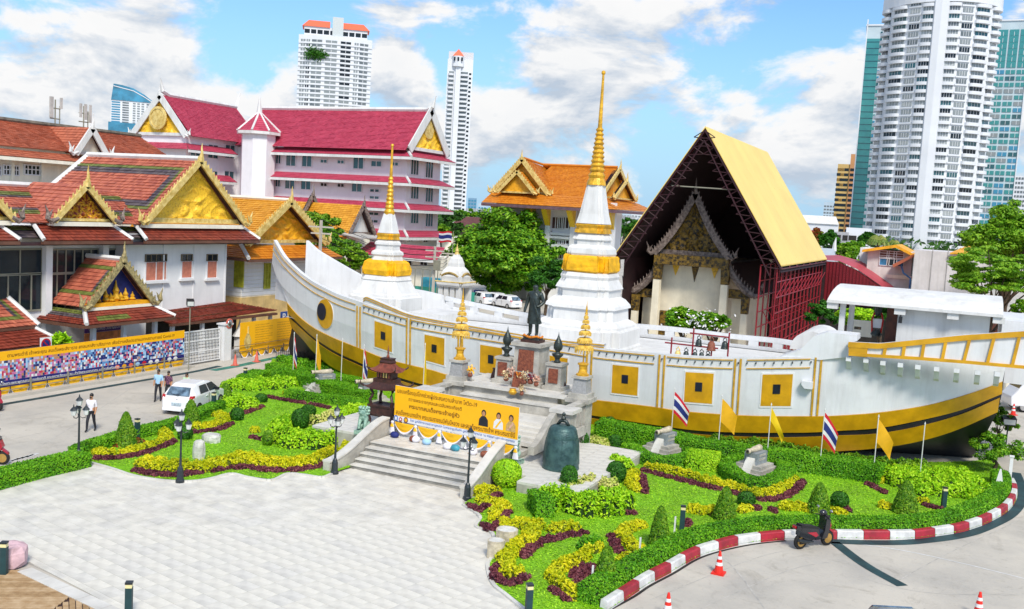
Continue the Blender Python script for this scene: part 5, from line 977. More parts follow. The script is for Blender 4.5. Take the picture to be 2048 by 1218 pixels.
for i,z in enumerate(fl):
 for a,w,d in bays:
  th=math.radians(a);rz=th;x,y=cyl(th,R)
  if d:
   if(w,d)not in bm:bm[w,d]=balc(w+.8,d+.5)
   x2,y2=cyl(th,R-.4);lwin(T,bm[w,d],(x2,y2,z-.25),rz,'balcony')
  else:
   if 'l' not in bm:m=MB();m.box(-2.5,2.5,-.35,.2,0,.5);bm['l']=m.mesh('ledge','tower_white')
   lwin(T,bm['l'],(x,y,z-.2),rz,'ledge')
  g_=random.choice(GLS);kk=(w,g_)
  if kk not in wm:wm[kk]=twin(w*.9,1.75,g_)
  lwin(T,wm[kk],(x,y,z+(1.0 if d else.6)),rz)
  # two green glass towers behind it
def glass_tower(px,py,t,wpx,ytop,label,cols,lit=True,dep=20,smooth_left=0.):
 T,k,TZ=tower_at('glass_tower',label,'tower',px,py,t,None);w=wpx*k;zt=TZ(ytop);MB().box(-w/2,w/2,0,dep,0,zt).build('wall',mat('tower_blue_white',(.50,.60,.64),.4,.1,.1),T,local=True)
 x0=-w/2
 if smooth_left:
  sw=smooth_left*k;MB().box(x0,x0+sw,-.3,2,4,zt-6).build('glass_wall','glass_green',T,local=True);x0+=sw
  for z in np.arange(8,zt-6,3.0):lwin(T,bmesh_cache('gs%.2f'%sw,lambda:MB().box(0,sw,-.4,-.3,0,.35).mesh('spandrel','glass_teal')),(x0-sw,0,z),0,'spandrel')
 cw=(w/2-x0)/cols;me={}
 for z in np.arange(TZ(500),zt-4,3.0):
  hi=z>zt*.80 and lit
  for c in range(cols):
   g_='glass_green' if random.random()<.55 or hi else random.choice(['glass_teal','glass_blue','glass_grey'])
   if(g_,hi)not in me:m=MB();m.box(-cw*.42,cw*.42,-.25,.2,.0,2.9 if hi else 1.9,0);m.box(-.08,.08,-.32,-.251,0,1.9,1);me[g_,hi]=m.mesh('window',[g_,'frame_white'])
   lwin(T,me[g_,hi],(x0+cw*(c+.5),0,z))
 MB().box(-w/2-.3,w/2+.3,-.5,dep,zt,zt+.7).build('roof_parapet','tower_white',T,local=True)
 f_=MB();f_.box(-w/2,-w/2+.5,-.5,.2,0,zt+3);f_.box(w/2-.5,w/2,-.5,.2,0,zt+3);f_.build('corner_fin','tower_white',T,local=True,kind='stuff');return T
BCH={}
def bmesh_cache(k,f):
 if k not in BCH:BCH[k]=f()
 return BCH[k]
glass_tower(1738,280,470.,46,55,'green glass tower standing left of the round white tower',2,False,20,26);glass_tower(1999,250,470.,78,45,'green glass tower standing right of the round white tower',4,True)
# yellow and orange tower
T,k,TZ=tower_at('yellow_tower','narrow yellow and orange apartment tower with a thin mast','tower',1695,390,580.);zt_=TZ(322)
MB().box(-23*k,0,0,18,0,zt_-2).build('wall','yellow_tower',T,local=True);MB().box(0,20*k,-1,18,0,zt_+4).build('core','orange_tower',T,local=True);MB().tube([(12*k,6,zt_),(12*k,6,TZ(275))],[.5,.1],6).build('mast','frame_grey',T,local=True)
me=MB().box(-1.2,1.2,-.15,.2,0,1.6).mesh('window','glass');me2=MB().box(-1.0,1.0,-.15,.2,0,1.5).mesh('window',mat('glass_amber',hx('8a6a30'),.2,.3))
for z in np.arange(4,zt_-4,3.0):
 for x in(-20,-14):lwin(T,me2 if random.random()<.5 else me,(x*k,0,z))
 lwin(T,me,(-6*k,0,z))
 for x in(5,15):lwin(T,me,(x*k,-1,z))
 # left condo with orange roof
T,k,TZ=tower_at('condo_tower','wide white apartment tower with orange roofs and a grey central shaft','tower',668,170,657.);zt_=TZ(76);hw_=72*k
n_=12;pl_=[(hw_*(2*i/n_-1),-4.5*(1-(2*i/n_-1)**2))for i in range(n_+1)]
def curve_y(x):return-4.5*(1-(x/hw_)**2)
MB().loft([[(x,y,z)for x,y in pl_+[(hw_,18),(-hw_,18)]]for z in(0,zt_)]).build('wall','tower_white',T,local=True)
ban=MB().loft([[(x,y-.5,z)for x,y in pl_+[(hw_,3),(-hw_,3)]]for z in(0,1.1)]).mesh('floor_band','tower_white');cm={}
colsx=[(-63,9,'glass_grey'),(-53,7,'glass'),(-36,20,'glass_slate'),(-8,22,'glass_grey'),(20,20,'glass'),(41,8,'glass_grey'),(56,17,'glass_slate')]
for i,z in enumerate(np.arange(TZ(215)-6,zt_-3,3.0)):
 lwin(T,ban,(0,0,z-1.2),0,'floor_band')
 for x,w,g_ in colsx:
  g_=random.choice([g_,g_,'glass_grey']);kk=(w,g_)
  if kk not in cm:cm[kk]=MB().box(-w*k/2,w*k/2,-.3,.3,0,1.5,0).box(-.15,.15,-.4,-.301,0,1.5,1).mesh('window',[g_,'frame_white'])
  lwin(T,cm[kk],(x*k,curve_y(x*k),z),math.atan(9*x*k/hw_**2)*1.0)
pb_,pt=zt_,TZ(58)
mb=MB().box(-hw_*.86,hw_*.86,1,16,zt_,pt);mb.build('penthouse','tower_white',T,local=True)
for x in np.linspace(-hw_*.78,hw_*.78,10):lwin(T,bmesh_cache('pw',lambda:MB().box(-1.7,1.7,-.2,.3,0,2.6).mesh('window','glass')),(x,1,zt_+1.5))
z2=TZ(44)
for sg in(-1,1):
 x0,x1=sg*12*k,sg*66*k;MB().hexa([(min(x0,x1),0,pt),(max(x0,x1),0,pt),(max(x0,x1),17,pt),(min(x0,x1),17,pt),(min(x0,x1)+(4 if sg<0 else 0),5,z2),(max(x0,x1)-(4 if sg>0 else 0),5,z2),(max(x0,x1)-(4 if sg>0 else 0),12,z2),(min(x0,x1)+(4 if sg<0 else 0),12,z2)]).build('roof','orange_roof',T,local=True)
MB().box(-10*k+1,14*k,-3,9,zt_-1,TZ(38)).build('lift_shaft',mat('shaft_grey',(.52,.56,.56),.6,.05),T,local=True)
tp_=lambda x,z,s,nm:leaf_obj(nm,RNG.normal(0,1,(500,3))*[s,1.,s*.8]+[x,-4.6,z],RNG.normal(0,1,(500,3)),.7,'leaf_dark',None)
for x,yy in((-45,113),(-28,114)):o=tp_(x*k,TZ(yy),2.2,'balcony_planting');o.parent=T
# narrow tower
T,k,TZ=tower_at('slim_tower','slim white apartment tower with an orange pyramid cap','tower',913,270,676.);zt_=TZ(112);hw_=26*k
MB().box(-hw_*.95,hw_,0,16,0,zt_-3).build('wall','tower_white',T,local=True);MB().box(-hw_*.9,hw_,2,15,zt_-3,TZ(105)).build('crown',mat('crown_grey',(.58,.58,.60),.6,.05),T,local=True)
MB().box(-8*k,2*k,-1.6,1,0,zt_-8).build('spine','tower_white',T,local=True);MB().lathe([(4.6,zt_-8),(4.6,zt_-1)],(-4*k,1,0),8).build('lantern_room','tower_white',T,local=True);MB().lathe([(5.2,zt_-1),(.2,TZ(103)+1)],(-4*k,1,0),4,rz=.78).build('cap','orange_roof',T,local=True)
for a in(-1.6,0,1.6):lwin(T,bmesh_cache('lw',lambda:MB().box(-.6,.6,-.2,.2,0,2.5).mesh('window','glass')),(-4*k+a*1.6,-3.6,zt_-4.5))
me=MB().box(-7.5*k,7.5*k,-.2,.2,0,1.5).mesh('window','glass_slate');mb_=balc(17*k,1.8);mbl=balc(12*k,2.0);me2=MB().box(-.8,.8,-.15,.2,0,1.3).mesh('window','glass');me3=MB().box(-5*k,5*k,-.2,.2,0,1.5).mesh('window','glass_grey')
for z in np.arange(3,zt_-11,3.0):
 lwin(T,me,(9*k,0,z+.8));lwin(T,mb_,(9.5*k,.2,z-.5),0,'balcony');lwin(T,me3,(-16*k,0,z+.8));lwin(T,mbl,(-17*k,.2,z-.5),0,'balcony')
 lwin(T,me2,(21*k,0,z+.5))
 # blue tower with the sail roof
T,k,TZ=tower_at('sail_roof_tower','distant tower with a blue sail shaped glass roof beyond the rust tiled block','tower',266,230,1300.);zt_=TZ(203);hw_=41*k
MB().box(-hw_,hw_,0,30,0,zt_).build('wall','tower_white',T,local=True)
P_=[(-hw_,zt_),(hw_,zt_),(hw_*.9,zt_+2),(hw_*.5,zt_+10),(0,zt_+17),(-hw_*.5,zt_+20),(-hw_*.9,zt_+21)];MB().extr([(x,-1,z)for x,z in P_],(0,28,0)).build('sail_roof','glass_blue',T,local=True)
rb=MB().tube([(-hw_*.9,-1.3,zt_+18),(0,-1.3,zt_+13.5),(hw_*.55,-1.3,zt_+6),(hw_*.85,-1.3,zt_+1)],.6,5);rb.build('sail_rib','frame_white',T,local=True)
MB().box(-hw_-3,hw_*.5,-3,20,0,TZ(247)).build('podium','glass_blue',T,local=True);sm={}
for z in np.arange(TZ(247),zt_-3,3.2):
 for x,w,g_ in[(-32,16,'glass_blue'),(-14,12,'glass_slate'),(2,5,'glass_grey'),(10,5,'glass_grey'),(18,5,'glass_grey'),(30,10,'glass_slate')]:
  if(w,g_)not in sm:sm[w,g_]=MB().box(-w*k/2,w*k/2,-.4,.3,0,1.7).mesh('window',g_)
  lwin(T,sm[w,g_],(x*k,0,z))
  # smaller far buildings
def far_block(name,label,px,py,t,wpx,ytop,m,g_,cols,dep=15,fh=3.4,cat='building'):
 T,k,TZ=tower_at(name,label,cat,px,py,t);w=wpx*k;zt=TZ(ytop);MB().box(-w/2,w/2,0,dep,0,zt).build('wall',m,T,local=True);cw=w/cols;me=MB().box(-cw*.36,cw*.36,-.2,.2,0,fh*.5).mesh('window',g_)
 for z in np.arange(max(2,TZ(py+60)),zt-fh*.7,fh):
  for c in range(cols):lwin(T,me,(-w/2+cw*(c+.5),0,z))
 return T,k,TZ
bt_=mat('tower_blue',(.16,.28,.40),.3,.15,.05);pb2=mat('tower_paleblue',(.42,.52,.60),.5,.1,.05)
far_block('blue_tower','distant dark blue office tower right of the slim tower',944,415,1500.,17,396,bt_,'glass_blue',3,fh=5);far_block('blue_tower','distant paler blue tower left of the orange tiled hall',964,420,1600.,16,407,pb2,'glass_blue',3,fh=5)
far_block('office_block','distant pale blue block between the tall stupa and the golden shed',1254,425,1500.,24,408,pb2,'glass_grey',4,fh=5);far_block('office_block','lower pale block with pylons beside the golden shed',1276,428,1300.,26,416,mat('tower_pale',(.62,.66,.70),.6,.05),'glass_grey',4,fh=5)
far_block('grey_tower','small blue grey tower left of the yellow tower',1658,425,1200.,22,404,pb2,'glass_slate',4,fh=4);far_block('white_tower','white gridded tower at the right edge beyond the green trees',2040,380,700.,44,352,'tower_white','glass_slate',8,fh=3.2)
far_block('grey_tower','small grey tower peeking over the golden roof edge',1578,420,1300.,10,408,pb2,'glass_slate',2,fh=4)
T,k,TZ=far_block('white_warehouse','long low white building with a pitched roof beyond the golden shed',1628,460,330.,92,447,'tower_white','glass',9,fh=4.5);w=92*k;zt_=TZ(447);MB().extr([(-w/2,-.5,zt_),(w/2,-.5,zt_),(w/2-1,6,zt_+2.6),(-w/2+1,6,zt_+2.6)],(0,0,.2)).build('roof','white',T,local=True)
T,k,TZ=far_block('parking_block','white parking block with dark slot openings below the green tower',1717,470,300.,48,456,'tower_white','dark',2,fh=3.0)
far_block('low_shop','grey shop house with dark shutters beside the parking block',1683,480,290.,26,464,mat('shop_grey',(.40,.40,.42),.7,.2,.3),'dark',2,fh=3.)
far_block('green_roofed_house','small pale house with a dark green roof beside the river trees',905,485,170.,46,476,'cream','dark',3,fh=3.0)
T=thing('riverside_roof','dark maroon roof among the far trees right of the slim tower','roof',DD(950,445,220.));p=WL[T];MB().rbox((p[0],p[1],0),(9,8,p[2]-1),.4).build('wall','darkwood',T);MB().rbox((p[0],p[1],p[2]-1),(11,9,2.2),.4,0,.5).build('roof',mat('roof_maroon',hx('5a3030'),.6,.2),T)
T=thing('tile_roof_house','low house with a faded red roof behind the stern at the right edge','house',DD(2040,640,75.));p=WL[T];MB().rbox((p[0],p[1],0),(8,8,3.2),.4).build('wall','cream',T);MB().rbox((p[0],p[1],3.2),(9,9,1.4),.4,0,.6).build('roof','tile_rust',T)
# ================================================================== TREES
def tree(name,label,base,top,crown,rad,m,n,clumps,leaf=.16,group=None,lobes=None,trunk=.22,cat='tree',flat=.45,seed=0,low=.5):
 t=thing(name,label,cat,base,group);c=np.array(crown,float);rad=np.array(rad,float);b=np.array(base,float)
 rng=np.random.default_rng(seed+int(abs(c[0]*13+c[1]*7)))
 tk=MB();mid=b*.4+c*.6;tk.tube([b,b*.7+c*.3+rng.normal(0,.15,3),mid],[trunk,trunk*.8,trunk*.55],7);cents=[]
 for i in range(clumps):
  d=rng.normal(0,1,3);d[2]=abs(d[2])*1.15-low;d/=np.linalg.norm(d);r=rng.uniform(.45,1.)**.6;lob=1+.22*math.sin(3*math.atan2(d[1],d[0])+c[0])+.15*math.sin(5*d[2]+c[1]);cents.append(c+d*rad*r*lob*.92)
 for q in cents[:max(5,min(14,clumps//8))]:tk.tube([mid-(mid-b)*rng.uniform(0,.3),(mid+q)/2+rng.normal(0,.2,3)*rad[0]*.2,q],[trunk*.4,trunk*.25,.03],5)
 tk.build('trunk','bark',t)
 per=n//clumps;P=[];Nn=[]
 for q in cents:
  s=rad.mean()*rng.uniform(.16,.30);u=rng.normal(0,1,(per,3));u/=np.linalg.norm(u,axis=1)[:,None];rr=rng.uniform(.3,1.,per)[:,None]**.5;v=u*rr*s;v[:,2]*=flat+.1;P.append(q+v);Nn.append(u*.6+[0,0,.9])
 leaf_obj('crown',np.concatenate(P),np.concatenate(Nn),leaf,m,t,.45);return t
def ptree(name,label,px,py,r,t,m,n=9000,clumps=60,leaf=.2,gy=None,squash=.85,**k):
 c=DD(px,py,t);s=t/F;return tree(name,label,(c[0],c[1],0),None,c,(r*s,r*s,r*s*squash),m,n,clumps,leaf,**k)
ptree('rain_tree','large round green tree with dense layered foliage between the stupas',1014,508,98,120.,'leaf_tree',52000,220,.24,squash=.92,trunk=.5,low=.9)
ptree('rain_tree','green tree pressed against the left side of the tall stupa',1095,548,42,100.,'leaf_dark',12000,60,.15,low=1.)
ptree('tall_tree','dense green tree between the yellow hall and the orange hall',625,470,52,92.,'leaf_tree_b',16000,90,.17,squash=1.1);ptree('tall_tree','green tree spilling over the bow wing beside the smaller stupa',690,515,44,86.,'leaf_tree_b',13000,80,.16)
ptree('shrub_tree','low green tree just above the bow wing rail',650,485,34,88.,'leaf_tree',8000,50,.16)
for px,py,r,t,m,lab in((900,452,36,190,'leaf_far','dark green tree right behind the monastery block corner'),(930,440,26,240,'leaf_tree','lighter green tree below the distant blue tower'),(885,470,22,170,'leaf_tree_b','bright green tree beside the annex roof'),(1245,455,30,210,'leaf_dark','dark tree between the tall stupa and golden shed'),(1610,475,30,200,'leaf_red','brownish green tree behind the right edge of the golden roof'),(1655,482,26,200,'leaf_dark','dark green tree below the white warehouse'),(1705,500,28,150,'leaf_tree','green tree left of the weathered house'),(1690,515,24,140,'leaf_tree_b','paler green tree in front of the white chapel wall'),(1735,480,18,170,'leaf_dark','small dark tree below the parking block'),(960,470,22,200,'leaf_dark','dark tree left behind the round rain tree')):
 ptree('leafy_tree',lab,px,py,r,float(t),m,5000,40,.0017*t)
ptree('spreading_tree','big tree with dark green crown at the upper right edge',2022,476,80,80.,'leaf_airy',26000,150,.15,trunk=.4,low=.8);ptree('spreading_tree','light airy tree with fine drooping branches reaching over the grey block',1990,548,96,72.,'leaf_airy',19000,140,.13,squash=.55,flat=.12,low=.8)
ptree('leafy_tree','dark leafy tree between the red scaffold and the stern cabin',1645,630,28,70.,'leaf_dark',8000,50,.13);ptree('leafy_tree','bright green tree seen under the roof of the stern cabin',1710,635,30,66.,'leaf_bright',9000,50,.12);ptree('leafy_tree','dark tree seen past the brown door of the cabin',1765,630,26,68.,'leaf_dark',7000,40,.12);ptree('leafy_tree','bush behind the stern side wing at the right edge',2042,615,20,70.,'leaf_tree',4000,30,.12)
ptree('frangipani','green frangipani tree in front of the old hall wall',1372,640,46,70.,'leaf_tree',12000,70,.15,squash=.65);ptree('frangipani','frangipani tree with white blossoms by the bell frame',1425,645,34,69.,'leaf_tree',8000,60,.15,squash=.6)
c=DD(1400,645,68.4);leaf_obj('frangipani_blossoms',c+RNG.normal(0,1,(130,3))*[1.0,.3,.45],np.tile([0,-.6,.6],(130,1)),.11,'plain_white',None,.4);tag(bpy.data.objects['frangipani_blossoms'],'white blossoms scattered over the frangipani leaves','blossom',kind='stuff')
# palms
def palm(label,px,py,r,t,base_px):
 c=DD(px,py,t);s=r*t/F;th=thing('palm_tree',label,'palm',(c[0],c[1],0),'palms by the weathered house');MB().tube([(c[0],c[1],0),(c[0]+.2,c[1],c[2]*.5),tuple(c)],[.35,.28,.22],7).build('trunk','bark',th)
 for i in range(16):
  a=2*math.pi*i/16+random.uniform(-.2,.2);up=random.uniform(.1,.9);P_=[];fr=MB();prev=None
  for f_ in np.linspace(0,1,7):P_.append(np.array([c[0]+math.cos(a)*s*f_,c[1]+math.sin(a)*s*f_,c[2]+s*(up*f_-(up+.75)*f_*f_)]))
  sd=np.array([-math.sin(a),math.cos(a),0])
  for j in range(6):
   for sg in(-1,1):w_=s*.22*math.sin(math.pi*(j+.8)/7.2);fr.quad(P_[j],P_[j+1],P_[j+1]*.7+P_[j]*.3+sd*sg*w_+[0,0,-w_*.8],P_[j]+sd*sg*w_*.9+[0,0,-w_*.9])
  fr.build('frond','leaf_palm',th)
palm('palm tree with drooping yellowish fronds in front of the round tower',1757,472,24,160.,None);palm('smaller palm tree right of the drooping palm',1788,482,15,165.,None)
# far tree line and city ground cover
P=[];
for i in range(260):
 a=RNG.uniform(-.02,1.1);t=RNG.uniform(260,900);px=RNG.uniform(-100,2150);q=DD(px,460,t);s=RNG.uniform(4,9);u=RNG.normal(0,1,(130,3));u/=np.linalg.norm(u,axis=1)[:,None];P.append(np.array([q[0],q[1],4.5])+u*[s,s,s*.65])
P=np.concatenate(P);o=leaf_obj('far_woods',P,np.tile([0,0,1.],(len(P),1)),1.1,'leaf_far',None,.8);tag(o,'band of far green trees along the horizon','trees',kind='stuff')
cb=MB()
for i in range(220):
 t=random.uniform(500,2200);px=random.uniform(-200,2250);q=DD(px,440,t);s=random.uniform(8,26);cb.rbox((q[0],q[1],0),(s,s*random.uniform(.6,1.4),random.uniform(5,13)),random.uniform(0,3))
o=cb.build('far_city',mat('city_pale',(.50,.52,.55),.8,.2,.02));tag(o,'low pale city blocks massed along the horizon','city',kind='stuff')
# ================================================================== skin bodies (people, statue, lions)
def skin_mesh(name,V,Ed,Rd,mats,em,sub=1):
 me=bpy.data.meshes.new('sk');me.from_pydata(V,Ed,[]);o=bpy.data.objects.new('sk',me);COL.objects.link(o)
 sm=o.modifiers.new('s','SKIN');sm.use_smooth_shade=True;sv=me.skin_vertices[0].data
 for i,r in enumerate(Rd):sv[i].radius=r if isinstance(r,tuple)else(r,r)
 sv[0].use_root=True;s2=o.modifiers.new('d','SUBSURF');s2 .levels=sub
 bpy.context.view_layer.update();out=bpy.data.meshes.new_from_object(o.evaluated_get(bpy.context.evaluated_depsgraph_get()));bpy.data.objects.remove(o)
 out.name=name;out.materials.clear()
 for m in mats:out.materials.append(MATS[m])
 A=np.array([V[a]for a,b in Ed],float);B=np.array([V[b]for a,b in Ed],float);D=B-A;dd=(D*D).sum(1)
 for p in out.polygons:
  c=np.array(p.center);t=np.clip(((c-A)*D).sum(1)/dd,0,1);k=int(np.argmin(np.linalg.norm(c-(A+D*t[:,None]),axis=1)));p.material_index=em[k];p.use_smooth=True
 return out
def person(label,pos,rz,shirt,legs='trousers',h=1.68,stride=.22,arms=(.1,-.1),female=False,longhair=False):
 t=thing('person',label,'person',pos,None,rz);k=h/1.72;w=.165 if female else.185;s=stride
 V=[(0,0,.95),(0,0,1.12),(0,0,1.34),(0,-.01,1.47),(0,-.02,1.56),(0,-.03,1.66),(-.09,0,.90),(-.10,-s*.6,.50),(-.10,-s*.75,.10),(-.10,-s*.75-.15,.05),(.09,0,.90),(.10,s*.25,.50),(.10,s*.8,.11),(.10,s*.8-.13,.04),(-w,0,1.40),(-w-.05,arms[0]*.6+.02,1.15),(-w-.06,arms[0]-.10,.92),(-w-.05,arms[0]-.13,.83),(w,0,1.40),(w+.05,arms[1]*.6+.02,1.15),(w+.06,arms[1]-.10,.92),(w+.05,arms[1]-.13,.83)]
 Ed=[(0,1),(1,2),(2,3),(3,4),(4,5),(0,6),(6,7),(7,8),(8,9),(0,10),(10,11),(11,12),(12,13),(2,14),(14,15),(15,16),(16,17),(2,18),(18,19),(19,20),(20,21)]
 R=[(.15,.11),(.145,.10),(.16,.105),.055,(.072,.085),(.07,.085),.095,.068,.045,.04,.095,.068,.045,.04,.07,.046,.034,.03,.07,.046,.034,.03]
 em=[0,0,0,2,2,1,1,1,3,1,1,1,3,0,0,2,2,0,0,2,2]
 body=bpy.data.objects.new('body',skin_mesh('body',[tuple(np.array(v)*k)for v in V],Ed,[tuple(np.array(r)*k)if isinstance(r,tuple)else r*k for r in R],[shirt,legs,'skin','black'],em,2));COL.objects.link(body);body.parent=t
 hm=MB();hm.sphere((0,.012*k,1.665*k),(.085*k,.098*k,.10*k),12,8)
 if longhair:hm.sphere((0,.07*k,1.57*k),(.075*k,.05*k,.13*k),10,6)
 o=hm.build('hair','hair',t,True,True)
 if longhair:o['kind']='stuff'
 MB().sphere((0,-.075*k,1.575*k),(.055*k,.05*k,.045*k),10,6).build('face_mask','black',t,True,True)
 for x in(-.03,.03):MB().sphere((x*k,-.105*k,1.635*k),.011,6,4).build('eye','black',t,True,True)
 MB().rbox((0,0,.93*k),(.31*k,.23*k,.035)).build('belt','black',t,False,True);return t
person('man in a white shirt and dark trousers with a face mask walking alone',G(182,863),math.radians(20),'shirt_white',h=1.72,stride=.26,arms=(.12,-.02))
person('man in a light blue shirt and black trousers left of the hatchback',G(316,803),math.radians(25),'shirt_blue',h=1.68,stride=.2)
person('person in a purple patterned blouse walking beside the man in blue',G(336,802),math.radians(25),'shirt_purple',h=1.58,stride=.18,female=True)
person('person in a pale green top half hidden behind the white hatchback',G(372,806),math.radians(20),'shirt_green',legs='frame_grey',h=1.6,stride=.1,female=True,longhair=True)
# ================================================================== MONUMENT
MX=-19.05
mo=thing('monument_terrace','stepped grey stone terrace with balustrades in front of the ship','monument',(MX,38,0));XL_,XR2=-22.5,-16.95
for i in range(5):
 for a,b in((0,.36),(.36,.70),(.70,1)):
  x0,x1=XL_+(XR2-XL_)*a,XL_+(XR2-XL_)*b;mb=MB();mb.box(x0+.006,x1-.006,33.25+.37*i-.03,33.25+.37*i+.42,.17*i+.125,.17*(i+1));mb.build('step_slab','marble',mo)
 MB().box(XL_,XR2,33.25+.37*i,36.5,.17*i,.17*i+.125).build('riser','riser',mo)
zl_=.85
mb=MB();mb.box(-26.2,-22.9,35.6,41.2,0,zl_-.1);mb.box(-22.9,-16.6,35.2,38.6,0,zl_-.1);mb.box(-16.6,-15.25,35.0,42.0,0,.40);mb.box(-15.25,-12.6,34.1,42.0,0,.40);mb.build('platform','stone',mo,kind='stuff')
def pave(x0,x1,y0,y1,z,m='marble',s=.9):
 nx,ny=max(1,round((x1-x0)/s)),max(1,round((y1-y0)/(s*.62)));me=MB().box(0,(x1-x0)/nx-.012,0,(y1-y0)/ny-.012,0,.1).mesh('paving_slab',m)
 for i in range(nx):
  for j in range(ny):inst('paving_slab',me,mo,(x0+(x1-x0)*i/nx,y0+(y1-y0)*j/ny,z-.1+random.uniform(0,.004)))
pave(-26.2,-22.9,35.6,41.2,zl_);pave(-22.45,-16.98,35.15,38.6,zl_);pave(-16.6,-15.25,35.0,42.,.5);pave(-15.25,-12.6,34.1,42.,.5)
for sg,x in((-1,XL_-.22),(1,XR2+.22)):
 n_=16;prof=[]
 for i in range(n_+1):
  f_=i/n_;y=32.15+4.1*f_;z=.42+1.15*(3*f_**2-2*f_**3);xo=x+sg*.18*(1-f_)**2.5;prof.append((xo,y,z))
 mb=MB();mb.loft([[(a-.16,y,0),(a+.16,y,0),(a+.16,y,z),(a-.16,y,z)]for a,y,z in prof]);mb.build('cheek_wall','stone',mo);mb=MB();mb.loft([[(a-.2,y,z),(a+.2,y,z),(a+.2,y,z+.07),(a-.2,y,z+.07)]for a,y,z in prof]);mb.build('cheek_coping','marble',mo)
 # second flight, upper floor, ledges
for i in range(5):MB().box(-22.2,-15.9,38.2+.34*i,42,zl_+.15*i-.02,zl_+.15*(i+1)).build('upper_step','marble',mo)
for sg,x in((-1,-22.25),(1,-15.95)):
 prof=[]
 for i in range(13):f_=i/12;prof.append((x,36.9+2.6*f_,zl_+.35+1.15*(3*f_**2-2*f_**3)))
 MB().loft([[(a-.14,y,zl_),(a+.14,y,zl_),(a+.14,y,z),(a-.14,y,z)]for a,y,z in prof]).build('cheek_wall','stone',mo)
 MB().rbox((x+sg*.35,39.7,.1),(1.0,1.0,zl_+.25)).build('pier_base','stone',mo);MB().rbox((x+sg*.35,39.7,zl_+.35),(.78,.78,1.1)).build('pier','stone',mo);MB().rbox((x+sg*.35,39.7,zl_+1.45),(1.12,1.12,.16)).build('pier_cap','marble',mo)
 for y in np.linspace(40.4,41.6,4):MB().rbox((x+sg*.35,y,zl_+.5),(.2,.16,.95)).build('baluster','stone',mo)
 MB().box(x+sg*.35-.2,x+sg*.35+.2,40.1,41.9,zl_+1.46,zl_+1.62).build('handrail','stone',mo);MB().box(x+sg*.35-.22,x+sg*.35+.22,40.1,41.9,zl_+.05,zl_+.48).build('plinth_rail','stone',mo)
 MB().rbox((x+sg*.1,42.2,0),(.85,.85,2.35)).build('corner_pier','stone',mo);MB().rbox((x+sg*.1,42.2,2.35),(1.15,1.15,.2)).build('corner_cap','stone',mo)
 P_=[(x+sg*.1,42.2)];ux,uyy=P_[0];z0=2.55
 MB().rbox((ux,uyy,z0),(.95,.95,.22)).build('pedestal_foot','stone',mo);MB().rbox((ux,uyy,z0+.22),(.72,.72,.68),0,0,.85).build('pedestal_die',mat('granite',(.34,.34,.34),.5,.15,12.),mo);MB().rbox((ux,uyy,z0+.9),(.78,.78,.12)).build('pedestal_cap','stone',mo)
 um=thing('tiered_umbrella','golden tiered ceremonial umbrella on the %s stone pier of the terrace'%('left' if sg<0 else 'right'),'ceremonial umbrella',(ux,uyy,z0+1.02),'golden tiered umbrellas');zz=z0+1.02
 MB().lathe([(.30,0),(.30,.08),(.22,.12),(.17,.3),(.2,.48),(.26,.52),(.26,.58),(.1,.62)],(ux,uyy,zz),12).build('vase_base','gold_bright',um);MB().tube([(ux,uyy,zz+.6),(ux,uyy,zz+3.1)],.035,6).build('pole','gold_bright',um)
 for k_,(dz,r_,hh)in enumerate(((1.22,.42,.22),(1.58,.34,.20),(1.93,.27,.18),(2.24,.20,.15),(2.5,.14,.13),(2.72,.09,.11))):
  q=MB();q.lathe([(r_*1.0,0),(r_*.97,hh*.7),(r_*.72,hh),(.03,hh*1.02)],(ux,uyy,zz+dz),20,caps=False)
  for i in range(20):a=2*math.pi*i/20;q.box(ux+r_*1.0*math.cos(a)-.018,ux+r_*1.0*math.cos(a)+.018,uyy+r_*math.sin(a)-.018,uyy+r_*math.sin(a)+.018,zz+dz-(.16 if k_==0 else.06),zz+dz+hh*.5)
  q.build('umbrella_tier',mat('umbrella_gold',hx('ecc860'),.4,.3,8.,col2='c09430'),um,kind='stuff')
 MB().lathe([(.09,2.86),(.05,3.0),(.06,3.05),(.02,3.3),(.003,3.55)],(ux,uyy,zz),8).build('finial','gold_bright',um)
MB().box(-22.4,-16.9,41.9,45.4,0,2.42).build('upper_terrace','stone',mo);MB().box(-22.5,-16.4,41.7,42.15,2.42,2.56).build('terrace_coping','marble',mo);MB().box(-21.7,-16.4,41.25,41.9,1.55,2.05).build('front_ledge','stone',mo);MB().box(-21.7,-16.4,41.2,41.95,2.05,2.12).build('ledge_slab','marble',mo)
pave(-22.3,-17.0,42.2,45.3,2.5)
cxp,cyp=DY(1062,740,44.1)[0],44.1
for w_,z0,z1,m,nm in((2.0,2.5,2.72,'stone','pedestal_base'),(1.72,2.72,2.95,'stone','pedestal_base'),(1.62,2.95,3.05,'granite','pedestal_band'),(1.44,3.05,4.35,'stone','pedestal_die'),(1.36,4.35,4.42,'granite','pedestal_band'),(1.62,4.42,4.58,'stone','pedestal_cap')):MB().rbox((cxp,cyp,z0),(w_,w_,z1-z0),0,0,.9 if nm=='pedestal_die' else 1).build(nm,m,mo)
pq=MB();pq.extr([(cxp-.42,cyp-.70,3.2),(cxp+.42,cyp-.70,3.2),(cxp+.40,cyp-.66,4.25),(cxp-.40,cyp-.66,4.25)],(0,-.05,0));pq.build('plaque','plaque',mo)
